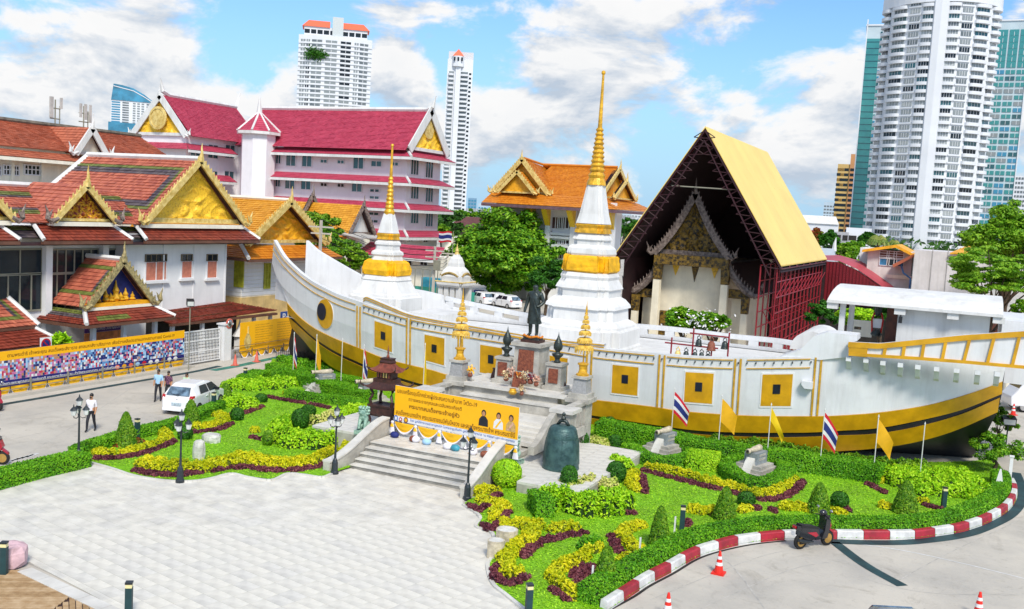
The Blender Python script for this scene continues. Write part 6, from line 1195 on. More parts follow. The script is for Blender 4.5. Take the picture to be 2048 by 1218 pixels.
for px_,py_b in((1003,765),(1104,790)):
 q=DY(px_,py_b,43.1);x,y=q[0],43.5;MB().rbox((x,y,2.5),(1.05,1.05,.18)).build('side_pedestal_base','stone',mo);MB().rbox((x,y,2.68),(.8,.8,1.0),0,0,.93).build('side_pedestal','stone',mo);MB().rbox((x,y,3.68),(.88,.88,.12)).build('side_pedestal_cap','stone',mo);MB().box(x-.24,x+.24,y-.44,y-.385,2.85,3.55).build('plaque','plaque',mo)
 un=thing('bronze_urn','dark bronze lotus bud urn on the %s side pedestal'%('left' if px_<1050 else 'right'),'urn',(x,y,3.8),'bronze lotus bud urns');MB().lathe([(.16,0),(.18,.06),(.11,.14),(.14,.24),(.27,.36),(.28,.44),(.12,.48),(.10,.54),(.20,.68),(.23,.82),(.18,1.02),(.08,1.2),(.03,1.34),(.003,1.52)],(x,y,3.8),14).build('urn_body','bronze',un,True)
for px_ in(1123,985):q=DY(px_,783,43.6);MB().lathe([(.1,0),(.2,.1),(.16,.3),(.08,.5),(.12,.6)],(q[0],43.7,2.5),8).build('ornament','rust_iron',mo)
# bronze statue of a standing man in a long coat, holding a sword at his left side
stt=thing('bronze_statue','dark bronze statue of a standing man in a long coat holding a sword','statue',(cxp,cyp,4.58));S=1.52;b0=np.array([cxp,cyp,4.58]);kz=.28
V=[(0,0,.95),(0,0,1.14),(0,0,1.36),(0,0,1.49),(0,-.01,1.58),(0,-.02,1.70),(-.10,0,.88),(-.11,-.02,.5),(-.11,0,.09),(-.13,-.15,.04),(.10,0,.88),(.11,0,.5),(.12,.02,.09),(.15,-.13,.04),(-.20,0,1.40),(-.28,.02,1.12),(-.31,-.08,.86),(-.31,-.11,.77),(.20,0,1.40),(.30,.02,1.14),(.20,-.16,1.00),(.12,-.2,1.02)]
Ed=[(0,1),(1,2),(2,3),(3,4),(4,5),(0,6),(6,7),(7,8),(8,9),(0,10),(10,11),(11,12),(12,13),(2,14),(14,15),(15,16),(16,17),(2,18),(18,19),(19,20),(20,21)]
R=[(.17,.13),(.16,.12),(.17,.12),.07,(.09,.10),(.09,.10),.11,.075,.055,.045,.11,.075,.055,.045,.085,.07,.05,.04,.085,.07,.05,.045]
o=bpy.data.objects.new('figure',skin_mesh('figure',[tuple(np.array(v)*S+[0,0,kz])for v in V],Ed,[tuple(np.array(r)*S)if isinstance(r,tuple)else r*S for r in R],['bronze'],[0]*len(Ed),2));COL.objects.link(o);o.parent=stt
co=MB();n_=28;rings=[]
for z,rx,ry in((.42,.225,.18),(.60,.22,.17),(.85,.205,.15),(1.05,.19,.14),(1.2,.19,.138),(1.36,.18,.13),(1.45,.10,.09)):rings.append([(b0[0]+S*rx*math.cos(2*math.pi*i/n_)*(1+.05*math.sin(i*2.3)*(1.4-z)),b0[1]+S*ry*math.sin(2*math.pi*i/n_)*(1+.06*math.sin(i*3.1)*(1.4-z)),b0[2]+kz+S*z)for i in range(n_)])
co.loft(rings,True,False);co.build('coat','bronze',stt,True)
sw=MB();sw.tube([b0+np.array([.02,-.20,1.22])*S+[0,0,kz],b0+np.array([.15,-.24,.95])*S+[0,0,kz],b0+np.array([.38,-.26,.48])*S+[0,0,kz]],[.03,.045,.03],6);sw.build('sword','bronze',stt)
MB().rbox((b0[0],b0[1],b0[2]),(1.0,.75,.14)).build('plinth','rust_iron',stt);MB().rbox((b0[0],b0[1],b0[2]+.14),(.85,.62,.14),0,0,.9).build('plinth_top','bronze',stt)
gar=MB();P_=[(b0[0]+.5*math.cos(a),b0[1]+.36*math.sin(a),b0[2]+.30+.03*math.sin(a*5))for a in np.linspace(math.pi*.95,math.pi*2.05,14)];gar.tube(P_,.06,6);o=gar.build('garland',mat('garland',hx('e88a20'),.7,.4,14.,bump=.8,bscale=30));tag(o,'orange flower garland laid round the feet of the bronze statue','garland')
# offerings on the terrace edge
pl_=thing('memorial_board','brown carved board with an orange garland in front of the statue pedestal','board',DY(1035,758,42.5));q=np.array(WL[pl_]);q[2]=2.5;WL[pl_]=tuple(q);pl_.location=q;MB().extr([(q[0]-.30,42.5,2.5),(q[0]+.30,42.5,2.5),(q[0]+.28,42.62,3.25),(q[0]-.28,42.62,3.25)],(0,.06,0)).build('board','plaque',pl_);MB().tube([(q[0]-.1,42.55,3.27),(q[0],42.5,3.05),(q[0]+.1,42.55,3.27)],.04,5).build('ribbon','garland',pl_)
def pot(label,px,py,Y,r,h,m,fl=None,n=60):
 q=DY(px,py,Y);t=thing('flower_vase' if fl else 'incense_pot',label,'vase' if fl else 'pot',q,'offerings before the statue');MB().lathe([(r*.6,0),(r,h*.35),(r*.95,h*.6),(r*.7,h*.8),(r*.85,h)],q,12).build('vessel',m,t,True)
 if fl:leaf_obj('flowers',np.array(q)+[0,0,h+r]+RNG.normal(0,r*.8,(n,3)),np.tile([0,-.5,.7],(n,1)),.07,fl,t)
pot('round golden incense pot on the lower ledge',1025,789,41.5,.2,.28,'gold_bright');mat('petal_pink',hx('d8a890'),.7,.4,9.);mat('petal_red',hx('7a1c34'),.7,.3,9.);mat('petal_cream',hx('e0c898'),.7,.3,9.)
for lab,px,py,r,fl in(('vase of dried cream flowers left of the memorial board',1012,762,.13,'petal_cream'),('vase of golden flowers just left of the carved memorial board',1020,755,.12,'petal_pink'),('vase of cream roses right of the memorial board',1048,768,.15,'petal_cream'),('vase of dark red flowers at the right of the offerings',1060,768,.14,'petal_red'),('vase of pink flowers furthest right among the offerings',1072,773,.12,'petal_pink'),('copper vase with tall pale stems on the lower ledge',1043,791,.1,'petal_cream'),('small yellow bouquet beside the left umbrella pier',940,754,.13,'drape_yellow')):pot(lab,px,py,42.15 if py<785 else 41.5,r,.22,'plaque',fl)
# ================================================================== lions, bell, incense pavilion
def lion(label,pos,rz):
 t=thing('stone_lion',label,'lion statue',pos,'guardian lions beside the stair',rz);MB().rbox((0,0,0),(.62,.74,.16)).build('plinth','jade',t,False,True)
 V=[(0,.12,.42),(0,.05,.62),(0,-.06,.82),(0,-.14,.98),(0,-.28,.97),(-.14,.12,.34),(-.17,-.12,.26),(-.17,-.2,.20),(.14,.12,.34),(.17,-.12,.26),(.17,-.2,.20),(-.13,-.12,.62),(-.14,-.2,.4),(-.14,-.26,.2),(.13,-.12,.62),(.14,-.2,.4),(.14,-.26,.2),(0,.24,.5),(0,.3,.8)]
 Ed=[(0,1),(1,2),(2,3),(3,4),(0,5),(5,6),(6,7),(0,8),(8,9),(9,10),(1,11),(11,12),(12,13),(1,14),(14,15),(15,16),(0,17),(17,18)]
 R=[.2,.2,.19,.2,.11,.14,.12,.07,.14,.12,.07,.1,.075,.07,.1,.075,.07,.08,.06]
 o=bpy.data.objects.new('body',skin_mesh('body',V,Ed,R,['jade'],[0]*len(Ed),1));COL.objects.link(o);o.parent=t
 mb=MB()
 for i in range(26):a=2*math.pi*i/26;zz=.80+.12*((i*7)%3);mb.sphere((.21*math.cos(a),-.02+.17*math.sin(a),zz+.1),.065,6,4)
 mb.build('mane_curls','jade',t,True,True,'stuff');mb=MB()
 for x in(-.13,.13):mb.sphere((x,-.1,1.16),(.05,.04,.06),6,4)
 mb.build('ears','jade',t,True,True,'stuff')
lion('pale green stone lion at the left end of the stair',G(727,866,.87),.2);lion('pale green stone lion at the right end of the stair beside the yellow ball bush',G(1027,926,.52),-.1)
q=G(1121,936,.5);bl=thing('bronze_bell','large green bronze bell standing on the paved platform','bell',q);Z0=.5
MB().lathe([(.86,0),(.88,.04),(.86,.16),(.85,.2),(.855,.24),(.84,.7),(.80,1.1),(.75,1.45),(.74,1.47),(.745,1.5),(.68,1.8),(.665,1.82),(.66,1.86),(.60,1.98),(.45,2.06),(.1,2.08)],q,32).build('bell_body','bronze_green',bl,True)
mb=MB();mb.tube([(q[0]-.3,q[1],Z0+2.05),(q[0]-.15,q[1],Z0+2.25),(q[0],q[1],Z0+2.3),(q[0]+.15,q[1],Z0+2.25),(q[0]+.3,q[1],Z0+2.05)],[.07,.09,.1,.09,.07],7);mb.build('crown_loop','bronze',bl,True);MB().lathe([(.09,2.3),(.12,2.4),(.06,2.5),(.1,2.6),(.02,2.68)],(q[0],q[1],Z0),8).build('crown_knob','bronze',bl)
mb=MB()
for a in np.arange(0,2*math.pi,math.pi/4):
 for r_ in range(3):
  for c_ in range(4):aa=a+(c_-1.5)*.09;rr=.74-.03*r_;mb.sphere((q[0]+rr*math.cos(aa),q[1]+rr*math.sin(aa),Z0+1.55+r_*.09),.022,5,3)
mb.build('bosses','bronze_green',bl,kind='stuff');mb=MB()
for a in np.arange(.39,2*math.pi,math.pi/4):mb.tube([(q[0]+.865*math.cos(a),q[1]+.865*math.sin(a),Z0+.25),(q[0]+.81*math.cos(a),q[1]+.81*math.sin(a),Z0+1.1),(q[0]+.755*math.cos(a),q[1]+.755*math.sin(a),Z0+1.46)],.014,4)
mb.build('raised_ribs','bronze_green',bl,kind='stuff')
for o_ in list(bl.children):o_.scale=(.88,.88,.88)
ib=thing('incense_pavilion','rust brown iron incense burner shaped like a two tiered pagoda','incense burner',G(770,848,.85));c=np.array(WL[ib]);s=.92;SQ4=[(1,1),(-1,1),(-1,-1),(1,-1)]
for x,y in SQ4:
 MB().tube([c+[x*s*.86,y*s*.62,0],c+[x*s*.80,y*s*.58,.25],c+[x*s*.9,y*s*.65,.5]],[.09,.08,.1],6).build('leg','rust_iron',ib);MB().tube([c+[x*s*.78,y*s*.56,1.05],c+[x*s*.86,y*s*.62,1.35],c+[x*s*.70,y*s*.5,1.65],c+[x*s*.85,y*s*.6,1.95]],[.1,.09,.08,.1],6).build('pillar','rust_iron',ib)
rect=lambda k:[(x*k,y*k*.72)for x,y in SQ4]
MB().lathe([(s*.75,.45),(s*.95,.6),(s*.92,.95),(s*1.0,1.0),(s*1.0,1.08),(s*.6,1.0)],c,sec=rect(1)).build('bowl','rust_iron',ib);MB().rbox(c,(.4,.3,.5)).build('foot','plaque',ib)
def flare(z0,r0,r1,h):
 mb=MB();n_=6;rings=[]
 for i in range(n_+1):
  f_=i/n_;r=r0+(r1-r0)*f_**.6;ring=[]
  for k_ in range(4):
   a,b=np.array(SQ4[k_]),np.array(SQ4[(k_+1)%4])
   for t_ in(0,.12,.3,.5,.7,.88):p=a*(1-t_)+b*t_;up=.16*(abs(t_-.5)*2)**3*(1-f_)**2;ring.append((c[0]+p[0]*r,c[1]+p[1]*r*.72,c[2]+z0+h*f_+up))
  rings.append(ring)
 mb.loft(rings);return mb
flare(1.95,1.25*s,.72*s,.38).build('lower_roof','rust_iron',ib);MB().lathe([(s*.74,2.3),(s*.74,2.5),(s*.56,2.52),(s*.56,2.9)],c,sec=rect(1)).build('lantern_box','rust_iron',ib);flare(2.88,.98*s,.40*s,.45).build('upper_roof',mat('rust_red',hx('7a3c2c'),.55,.3,4.),ib)
for i in range(5):MB().box(c[0]-.42+i*.19,c[0]-.34+i*.19,c[1]-s*.41-.04,c[1]-s*.40,c[2]+2.58,c[2]+2.84).build('slat','gold_pale' if i in(2,3)else 'plaque',ib)
MB().lathe([(.36,3.3),(.42,3.38),(.36,3.5),(.40,3.6),(.2,3.62)],c,sec=rect(1)).build('crest','rust_iron',ib);MB().lathe([(.08,3.6),(.1,3.7),(.05,3.8),(.06,3.95),(.003,4.3)],c,8).build('finial','plaque',ib)
for x,y in SQ4:MB().tube([c+[x*1.2*s,y*.86*s,2.08],c+[x*1.42*s,y*1.0*s,2.2],c+[x*1.4*s,y*1.0*s,2.42]],[.07,.06,.02],5).build('roof_corner','rust_iron',ib);MB().tube([c+[x*.95*s,y*.68*s,3.0],c+[x*1.1*s,y*.8*s,3.1],c+[x*1.08*s,y*.78*s,3.26]],[.05,.05,.02],5).build('roof_corner','rust_iron',ib)
ib.scale=(.76,.76,.86)
# ================================================================== central banner
A,B=np.array(G(786,868,.86)),np.array(G(1032,921,.86));ang=math.atan2(B[1]-A[1],B[0]-A[0]);Wd=np.hypot(*(B-A)[:2]);Hb=DY(795,771,A[1])[2]-.86
bn=thing('banner','wide yellow and white banner with brown Thai lettering standing at the top of the stair','banner',A,None,ang)
MB().box(0,Wd,.03,.07,.62,Hb).build('panel','banner_white',bn,local=True);MB().box(.0,Wd,.02,.029,Hb*.39,Hb).build('yellow_field','banner_yellow',bn,local=True)
fr=MB()
for x in(.1,Wd*.33,Wd*.66,Wd-.1):fr.box(x-.03,x+.03,.08,.14,0,Hb);fr.box(x-.03,x+.03,.08,.9,0,.05)
fr.build('stand','frame_grey',bn,local=True,kind='stuff')
def txt(par,s,x,z,w,h,m,y=-.0,rz=0,bold=.0):o=bpy.data.objects.new('lettering',text_mesh(s,w,h,m,bold=bold));COL.objects.link(o);o.parent=par;o.location=(x,y,z)if rz==0 else(y,x,z);o.rotation_euler=(0,0,rz);return o
txt(bn,'มอบเครื่องอุปโภคช่วยผู้ประสบความลำบาก โควิด-19',Wd*.02,Hb*.83,Wd*.66,Hb*.125,'text_brown',.01,bold=.006);txt(bn,'ถวายพระราชกุศลและเฉลิมพระเกียรติ',Wd*.12,Hb*.71,Wd*.44,Hb*.10,'text_brown',.01,bold=.004)
txt(bn,'พระบาทสมเด็จพระเจ้าอยู่หัว',Wd*.125,Hb*.56,Wd*.42,Hb*.125,'text_brown',.01,bold=.015);txt(bn,'สมเด็จพระนางเจ้าฯ พระบรมราชชนนีพันปีหลวง และสมเด็จพระนางเจ้าฯ พระบรมราชินี',Wd*.015,Hb*.42,Wd*.965,Hb*.105,'text_brown',.01,bold=.008)
txt(bn,'โดย มูลนิธิพระบรมราชานุสรณ์ฯ ในพระราชูปถัมภ์ฯ มูลนิธิโรงพยาบาล ๕๐ พรรษา มหาวชิราลงกรณ',Wd*.14,Hb*.315,Wd*.84,Hb*.07,'text_blue',.01,bold=.008);txt(bn,'วัดยานนาวา ร่วมกับ สำนักงานเขตสาทร และภาคีเครือข่าย',Wd*.28,Hb*.225,Wd*.54,Hb*.065,'text_blue',.01,bold=.008)
def disc(par,x,z,r,m,y=.012,n=14,rz=1.):MB().poly([(x+r*math.cos(2*math.pi*i/n),y,z+r*rz*math.sin(2*math.pi*i/n))for i in range(n)]).build('emblem',m,par,local=True)
disc(bn,Wd*.018,Hb*.335,.10,'text_blue',rz=1.4);disc(bn,Wd*.018,Hb*.335,.06,'banner_white',.008,rz=1.4);disc(bn,Wd*.058,Hb*.33,.09,'tail_red');disc(bn,Wd*.058,Hb*.33,.05,'banner_white',.008);disc(bn,Wd*.104,Hb*.335,.12,'plaque');disc(bn,Wd*.104,Hb*.335,.075,'cloth_gold',.008)
for x,dress,sash in((.735,'trousers',None),(.85,'plain_white','drape_yellow'),(.945,mat('dress_beige',hx('c8a468'),.6,.2,9.),'petal_pink')):
 X=Wd*x;Zb=Hb*.52;MB().poly([(X-.24,.014,Zb),(X+.24,.014,Zb),(X+.22,.014,Zb+.28),(X+.10,.014,Zb+.42),(X-.10,.014,Zb+.42),(X-.22,.014,Zb+.28)]).build('printed_figure',dress,bn,local=True);disc(bn,X,Zb+.56,.115,'hair',.011,rz=1.25);disc(bn,X,Zb+.53,.08,'skin',.006,rz=1.3)
 if sash:MB().poly([(X-.16,.010,Zb+.05),(X-.08,.010,Zb+.03),(X+.16,.010,Zb+.36),(X+.08,.010,Zb+.38)]).build('printed_sash',sash,bn,local=True)
def swag(par,x0,x1,zt,drop,my,mw,y=-.02,rz=None,flip=False):
 n_,m_=12,5
 for fr0,fr1,mm,dy in((0.,.78,my,0),(.78,1.,mw,-.015)):
  rows=[]
  for j in range(m_+1):
   v=fr0+(fr1-fr0)*j/m_;row=[]
   for i in range(n_+1):
    u=i/n_;sag=drop*v*(1-(2*u-1)**2*.82);row.append((x0+(x1-x0)*u,y+dy-.05*math.sin(v*16)*(1-abs(2*u-1))-.04*math.sin(math.pi*u),zt-sag))
   rows.append(row)
  o=MB().grid(rows);
  if rz is not None:o.v=[(p[1]*-1 if False else rz[0]+-p[1],p[0],p[2])for p in o.v]
  o.build('swag',mm,par,True,rz is None)
sg_=thing('swag_drape','yellow and white cloth swags hung along the foot of the stair banner','drape',A,None,ang)
nS=5
for i in range(nS):swag(sg_,.12+Wd*i/nS,Wd*(i+1)/nS-.12,Hb*.30-.06,.52,'drape_yellow','drape_white',-.05)
for i in range(nS+1):
 x=Wd*i/nS;k_=MB();k_.loft([[(x+r*math.cos(a),-.08+r*.5*math.sin(a),z)for a in np.linspace(0,2*math.pi,8,endpoint=False)]for r,z in((.05,.62),(.09,.56),(.06,.5),(.16,.08))]);k_.build('rosette','drape_white',sg_,local=True);k_=MB();k_.loft([[(x+r*math.cos(a),-.1+r*.5*math.sin(a),z)for a in np.linspace(0,2*math.pi,8,endpoint=False)]for r,z in((.05,.5),(.10,.36))]);k_.build('rosette_core','drape_yellow',sg_,local=True)
for i,(x,m)in enumerate(((.45,'flag_blue'),(1.6,'drape_white'),(2.2,'shirt_blue'),(3.3,'drape_white'),(3.7,'sheet_blue'),(4.6,'drape_white'),(5.2,'plaque'),(1.5,'plaque'))):
 pos=A+np.array([math.cos(ang)*x+math.sin(ang)*.45,math.sin(ang)*x-math.cos(ang)*.45,-.0]);o=MB();o.sphere((pos[0],pos[1],.85+.13),(.22,.17,.15),10,6);o=o.build('supply_bag',m,None,True);tag(o,['blue bag at the left foot of the stair banner','white sack behind the second rosette of the stair banner','pale blue bag in the middle of the banner foot','white sack right of the banner middle','bright blue bag under the third swag','white sack under the fourth swag','brown sack at the right end of the banner foot','brown bag beside the second rosette'][i],'bag','supply bags along the banner foot')
 # ================================================================== road side wall with photo banner, gate, second banner
XW=-44.2
def wx(x,y,X=XW):return DX(x,y,X)
a,b=wx(-60,780),wx(367,735);fw=thing('photo_banner','long banner of small photographs with yellow heading on the road side rail','banner',(XW,a[1],0));y0,y1=a[1],b[1]
zt0,zb0=wx(0,703)[2],wx(0,771)[2];zt0=(zt0+wx(365,661)[2])/2;zb0=(zb0+wx(365,724)[2])/2;hB=zt0-zb0
MB().box(XW-.06,XW,y0,y1,zb0,zt0).build('backing','banner_navy',fw);MB().box(XW+.002,XW+.01,y0,y1,zt0-hB*.26,zt0).build('heading','banner_yellow',fw)
cols_=['flag_blue','shirt_blue','plain_white','flag_red','pp','tt','skin','plain_white','nn','cc'];mat('pp',hx('c06a9a'),.5);mat('tt',hx('5a8cc0'),.5);mat('nn',hx('2a3460'),.5);mat('cc',hx('b8a8b8'),.5);mat('ph_red',hx('c03048'),.5);cols_[3]='ph_red'
cl=MB();nY,nZ=125,8;z0,z1=zb0+hB*.19,zt0-hB*.265
for i in range(nY):
 for j in range(nZ):
  ya,yb=y0+(y1-y0)*i/nY,y0+(y1-y0)*(i+1)/nY;za,zb=z0+(z1-z0)*j/nZ,z0+(z1-z0)*(j+1)/nZ;w=[1]*10
  if i>nY*.45:w[0]=w[5]=w[1]=3
  else:w[6]=w[9]=w[4]=2.5
  o1,o2=random.uniform(-.04,.04),random.uniform(-.04,.04);cl.quad((XW+.006,ya,za),(XW+.006,yb,za+o1*.3),(XW+.006,yb,zb),(XW+.006,ya,zb+o2*.3),random.choices(range(10),w)[0])
cl.build('photo_print',cols_,fw,kind='stuff');MB().box(XW+.002,XW+.005,y0,y1,z0-.005,z1).build('photo_ground','plain_white',fw)
txt(fw,'ตามพระดำริ เจ้าพระคุณ สมเด็จพระสังฆราช สกลมหาสังฆปริณายก เพื่อช่วยเหลือประชาชนจากสถานการณ์ Covid-19',.55+1.5,zt0-hB*.215,(y1-y0)*.80,hB*.15,'text_brown',.016,RX,bold=.01)
txt(fw,'สำนักงานพระพุทธศาสนาแห่งชาติ กระทรวงวัฒนธรรม สำนักงานเขตสาทร และภาคีเครือข่าย',1.5,zb0+hB*.03,(y1-y0)*.54,hB*.125,'plain_white',.016,RX,bold=.012)
for i,m in enumerate(('flag_blue','orange_roof','orange_gold','orange_roof','shirt_blue','flag_red','plain_white','plain_white','plaque','plain_white','plain_white')):
 y=y0+(y1-y0)*(.60+.035*i);MB().poly([(XW+.014,y+.17*math.cos(t_),zb0+hB*.09+.13*math.sin(t_))for t_ in np.linspace(0,2*math.pi,12,endpoint=False)]).build('emblem',m,fw)
dr=thing('swag_drape','row of yellow and white cloth swags under the photo banner','drape',(XW,y0,0));nS=int((y1-y0)/1.05)
for i in range(nS):swag(dr,y0+(y1-y0)*i/nS+.03,y0+(y1-y0)*(i+1)/nS-.03,zb0+.02,.85,'drape_yellow','drape_white',0.,(XW+.02,))
rw=thing('roadside_rail','low white wall and grey post rail under the photo banner','railing',(XW,y0,0));MB().box(XW-.35,XW-.1,y0,y1+.3,0,.5).build('low_wall','grey_wall',rw);MB().box(XW-.12,XW+.55,y0,y1+.4,0,.16).build('kerb','concrete',rw)
for y in np.arange(y0+1,y1+.3,2.35):MB().rbox((XW+.12,y,.16),(.07,.07,zb0+.2)).build('post','frame_grey',rw)
for z in(.35,.62):MB().box(XW+.10,XW+.14,y0,y1+.3,z,z+.04).build('rail','frame_grey',rw)
# gate
ga,gb=wx(368,700),wx(446,690);gt=thing('white_gate','white patterned sliding gate between the two banners','gate',(XW,ga[1],0));zg=(wx(368,668)[2]+wx(445,655)[2])/2;zg0=.12
for z in(zg0,zg0+(zg-zg0)*.33,zg0+(zg-zg0)*.66,zg-.06):MB().box(XW-.3,XW-.24,ga[1],gb[1],z,z+.07).build('rail','plain_white',gt)
for y in(ga[1],gb[1]-.07):MB().box(XW-.31,XW-.23,y,y+.07,zg0,zg).build('stile','plain_white',gt)
lat=MB()
for i in range(26):
 y=ga[1]+(gb[1]-ga[1])*(i+.5)/26;lat.box(XW-.285,XW-.255,y-.028,y+.028,zg0,zg)
 for j in range(10):z=zg0+(zg-zg0)*(j+.5)/10;lat.box(XW-.283,XW-.257,y-.11,y+.11,z-.03,z+.03)
lat.build('lattice','plain_white',gt,kind='stuff')
gp_=wx(456,690);gw=thing('gate_pier','white gate pier with a round mirror beside the yellow notice banner','pier',(XW-.3,gp_[1],0));MB().rbox((XW-.3,gp_[1],0),(.55,.7,wx(456,650)[2])).build('pier','house_white',gw);MB().rbox((XW-.3,gp_[1],wx(456,650)[2]),(.7,.85,.1)).build('cap','house_white',gw)
mr_=thing('convex_mirror','round red rimmed traffic mirror on the white gate pier','mirror',wx(459,647));c=np.array(WL[mr_]);mb=MB();mb.lathe([(.34,-.02),(.34,.02),(.26,.05),(.1,.08)],(0,0,0),18);mb.v=[(c[0]+z*.8,c[1]+y,c[2]+x)for x,y,z in mb.v];mb.build('rim','cone_pink',mr_);mb=MB();mb.lathe([(.26,.045),(.15,.085),(.02,.1)],(0,0,0),16);mb.v=[(c[0]+z*.8+.01,c[1]+y,c[2]+x)for x,y,z in mb.v];mb.build('mirror_face','chrome',mr_,True)
sp2=wx(479,672,XW-2);spr=thing('spirit_house','little white spirit house behind the wall near the yellow notice banner','shrine',(sp2[0],sp2[1],0));MB().rbox((sp2[0],sp2[1],0),(.5,.5,sp2[2])).build('post','house_white',spr);MB().lathe([(.5,0),(.35,.25),(.2,.5),(.05,1.0),(.01,1.3)],sp2,8).build('spire','white',spr)
# second banner
a2,b2=wx(480,700),wx(594,685);nb=thing('notice_banner','yellow notice banner with columns of Thai writing near the ship bow','banner',(XW,a2[1],0));zt2=(wx(481,650)[2]+wx(585,630)[2])/2;zb2=(wx(481,702)[2]+wx(589,690)[2])/2
MB().box(XW-.06,XW,a2[1],b2[1],zb2,zt2).build('panel','banner_yellow',nb);hh=zt2-zb2;ll=b2[1]-a2[1]
for i in range(9):
 for j in range(2):txt(nb,['วัดยานนาวา เขตสาทร กรุงเทพ','ขอเชิญร่วมทำบุญถวายพระราชกุศล','เพื่อช่วยเหลือผู้ประสบความลำบาก'][(i+j)%3],ll*(.24+.38*j),zt2-hh*(.16+i*.085),ll*(.30 if(i+j)%3 else.24),hh*.045,'text_brown',.012,RX)
MB().poly([(XW+.01,a2[1]+ll*.12+.38*math.cos(t_)*(1-.6*max(0,math.sin(t_))),zb2+hh*.36+hh*.30*math.sin(t_))for t_ in np.linspace(0,2*math.pi,16,endpoint=False)]).build('emblem','gold_pale',nb);MB().tube([(XW+.02,a2[1]+ll*.12,zb2+hh*.6),(XW+.02,a2[1]+ll*.12,zb2+hh*.85)],.06,5).build('emblem_spire','gold_pale',nb)
d2=thing('swag_drape','row of yellow and white cloth swags under the yellow notice banner','drape',(XW,a2[1],0));nS=7
for i in range(nS):swag(d2,a2[1]+ll*i/nS+.03,a2[1]+ll*(i+1)/nS-.03,zb2+.04,.55,'drape_yellow','drape_white',0.,(XW+.02,))
r2=thing('bow_rail','low wall and dark rail under the yellow notice banner','railing',(XW,a2[1],0));MB().box(XW-.35,XW-.1,a2[1]-1,b2[1]+2,0,.6).build('low_wall','grey_wall',r2)
for y in np.linspace(a2[1]-.6,b2[1],5):MB().rbox((XW+.12,y,0),(.06,.06,zb2+.2)).build('post','frame_brown',r2)
for z in(.45,.85):MB().box(XW+.10,XW+.14,a2[1]-.8,b2[1],z,z+.04).build('rail','frame_brown',r2)
# signs
sgn=thing('parking_sign','square blue parking sign with a white P above the yellow notice banner','sign',wx(568,633,XW-.2));c=np.array(WL[sgn]);MB().box(c[0]-.03,c[0],c[1]-.38,c[1]+.38,c[2]-.36,c[2]+.36).build('plate',mat('sign_blue',hx('1c4a9a'),.4),sgn);MB().tube([(c[0]-.05,c[1],0),(c[0]-.05,c[1],c[2]-.3)],.04,6).build('post','frame_grey',sgn);o=inst('lettering',text_mesh('P',.34,.48,'plain_white',bold=.02),sgn,(c[0]+.005,c[1]-.16,c[2]-.24),RX)
sgn=thing('no_parking_sign','square sign with a round blue and red no parking disc behind the photo banner','sign',wx(92,688,XW-.3));c=np.array(WL[sgn]);MB().box(c[0]-.03,c[0],c[1]-.36,c[1]+.36,c[2]-.34,c[2]+.36).build('plate','plain_white',sgn)
for r_,m,dx in((.31,'tail_red',.004),(.23,'flag_blue',.008)):MB().poly([(c[0]+dx,c[1]+r_*math.cos(t_),c[2]+r_*math.sin(t_))for t_ in np.linspace(0,2*math.pi,18,endpoint=False)]).build('disc',m,sgn)
MB().poly([(c[0]+.012,c[1]+y,c[2]+z)for y,z in((-.2,.16),(-.16,.2),(.2,-.16),(.16,-.2))]).build('bar','tail_red',sgn);MB().tube([(c[0]-.05,c[1],0),(c[0]-.05,c[1],c[2]-.3)],.04,6).build('post','frame_grey',sgn)
q_=DX(118,682,-45.4);ptree('banana_plant','green banana plant behind the photo banner by the open pavilion',118,682,16,float(np.dot(q_-EYE,_f)),'leaf_bright',500,8,.28)
# ================================================================== HEDGES, BEDS, TOPIARY
def hedge(label,px,w,h,m='leaf_hedge',dens=900,size=.042,closed=False):
 P=smooth_path([G(x,y,h)[:2]for x,y in px]if isinstance(px,list)else px,5);P=resample(P,max(6,int(np.linalg.norm(np.diff(P,axis=0),axis=1).sum()/.35)));T=np.gradient(P,axis=0);T/=np.linalg.norm(T,axis=1)[:,None];Nn=np.stack([-T[:,1],T[:,0]],1)
 core=MB();rings=[[(p[0]+n[0]*o*w,p[1]+n[1]*o*w,z)for o,z in((-.46,.02),(-.46,h-.05),(.46,h-.05),(.46,.02))]for p,n in zip(P,Nn)];core.loft(rings)
 t=thing('hedge',label,'hedge',(*P[len(P)//2],0),'clipped green hedges');core.build('branches',mat('hedge_core',hx('16300a'),.9,.3,5.),t)
 L_=np.linalg.norm(np.diff(P,axis=0),axis=1).sum();n1,n2=int(L_*w*dens),int(L_*h*dens);pts=[];nr=[]
 def at_(f):x=f*(len(P)-1);i=np.minimum(x.astype(int),len(P)-2);a=(x-i)[:,None];return P[i]*(1-a)+P[i+1]*a,Nn[i]*(1-a)+Nn[i+1]*a
 f=RNG.uniform(0,1,n1);p,n=at_(f);o=RNG.uniform(-.5,.5,n1)[:,None]*w;z=h+RNG.normal(0,.018,n1)+.02*np.sin(f*L_*2.1)-.05*(np.abs(o[:,0])/w*2)**6;pts.append(np.c_[p+n*o,z]);nr.append(np.tile([0,0,1.],(n1,1)))
 for sg in(-1,1):
  f=RNG.uniform(0,1,n2);p,n=at_(f);z=RNG.uniform(0.02,h,n2);pts.append(np.c_[p+n*(sg*(w*.5+RNG.normal(0,.018,n2)))[:,None],z]);nr.append(np.c_[n*sg,np.full(n2,.35)])
 for e,sg in((0,-1),(-1,1)):
  k=int(w*h*dens);pts.append(np.c_[P[e]+Nn[e]*RNG.uniform(-.5,.5,k)[:,None]*w+T[e]*sg*.03,RNG.uniform(0,h,k)]);nr.append(np.tile([T[e][0]*sg,T[e][1]*sg,.3],(k,1)))
 leaf_obj('foliage',np.concatenate(pts),np.concatenate(nr),size,m,t,.55);return t
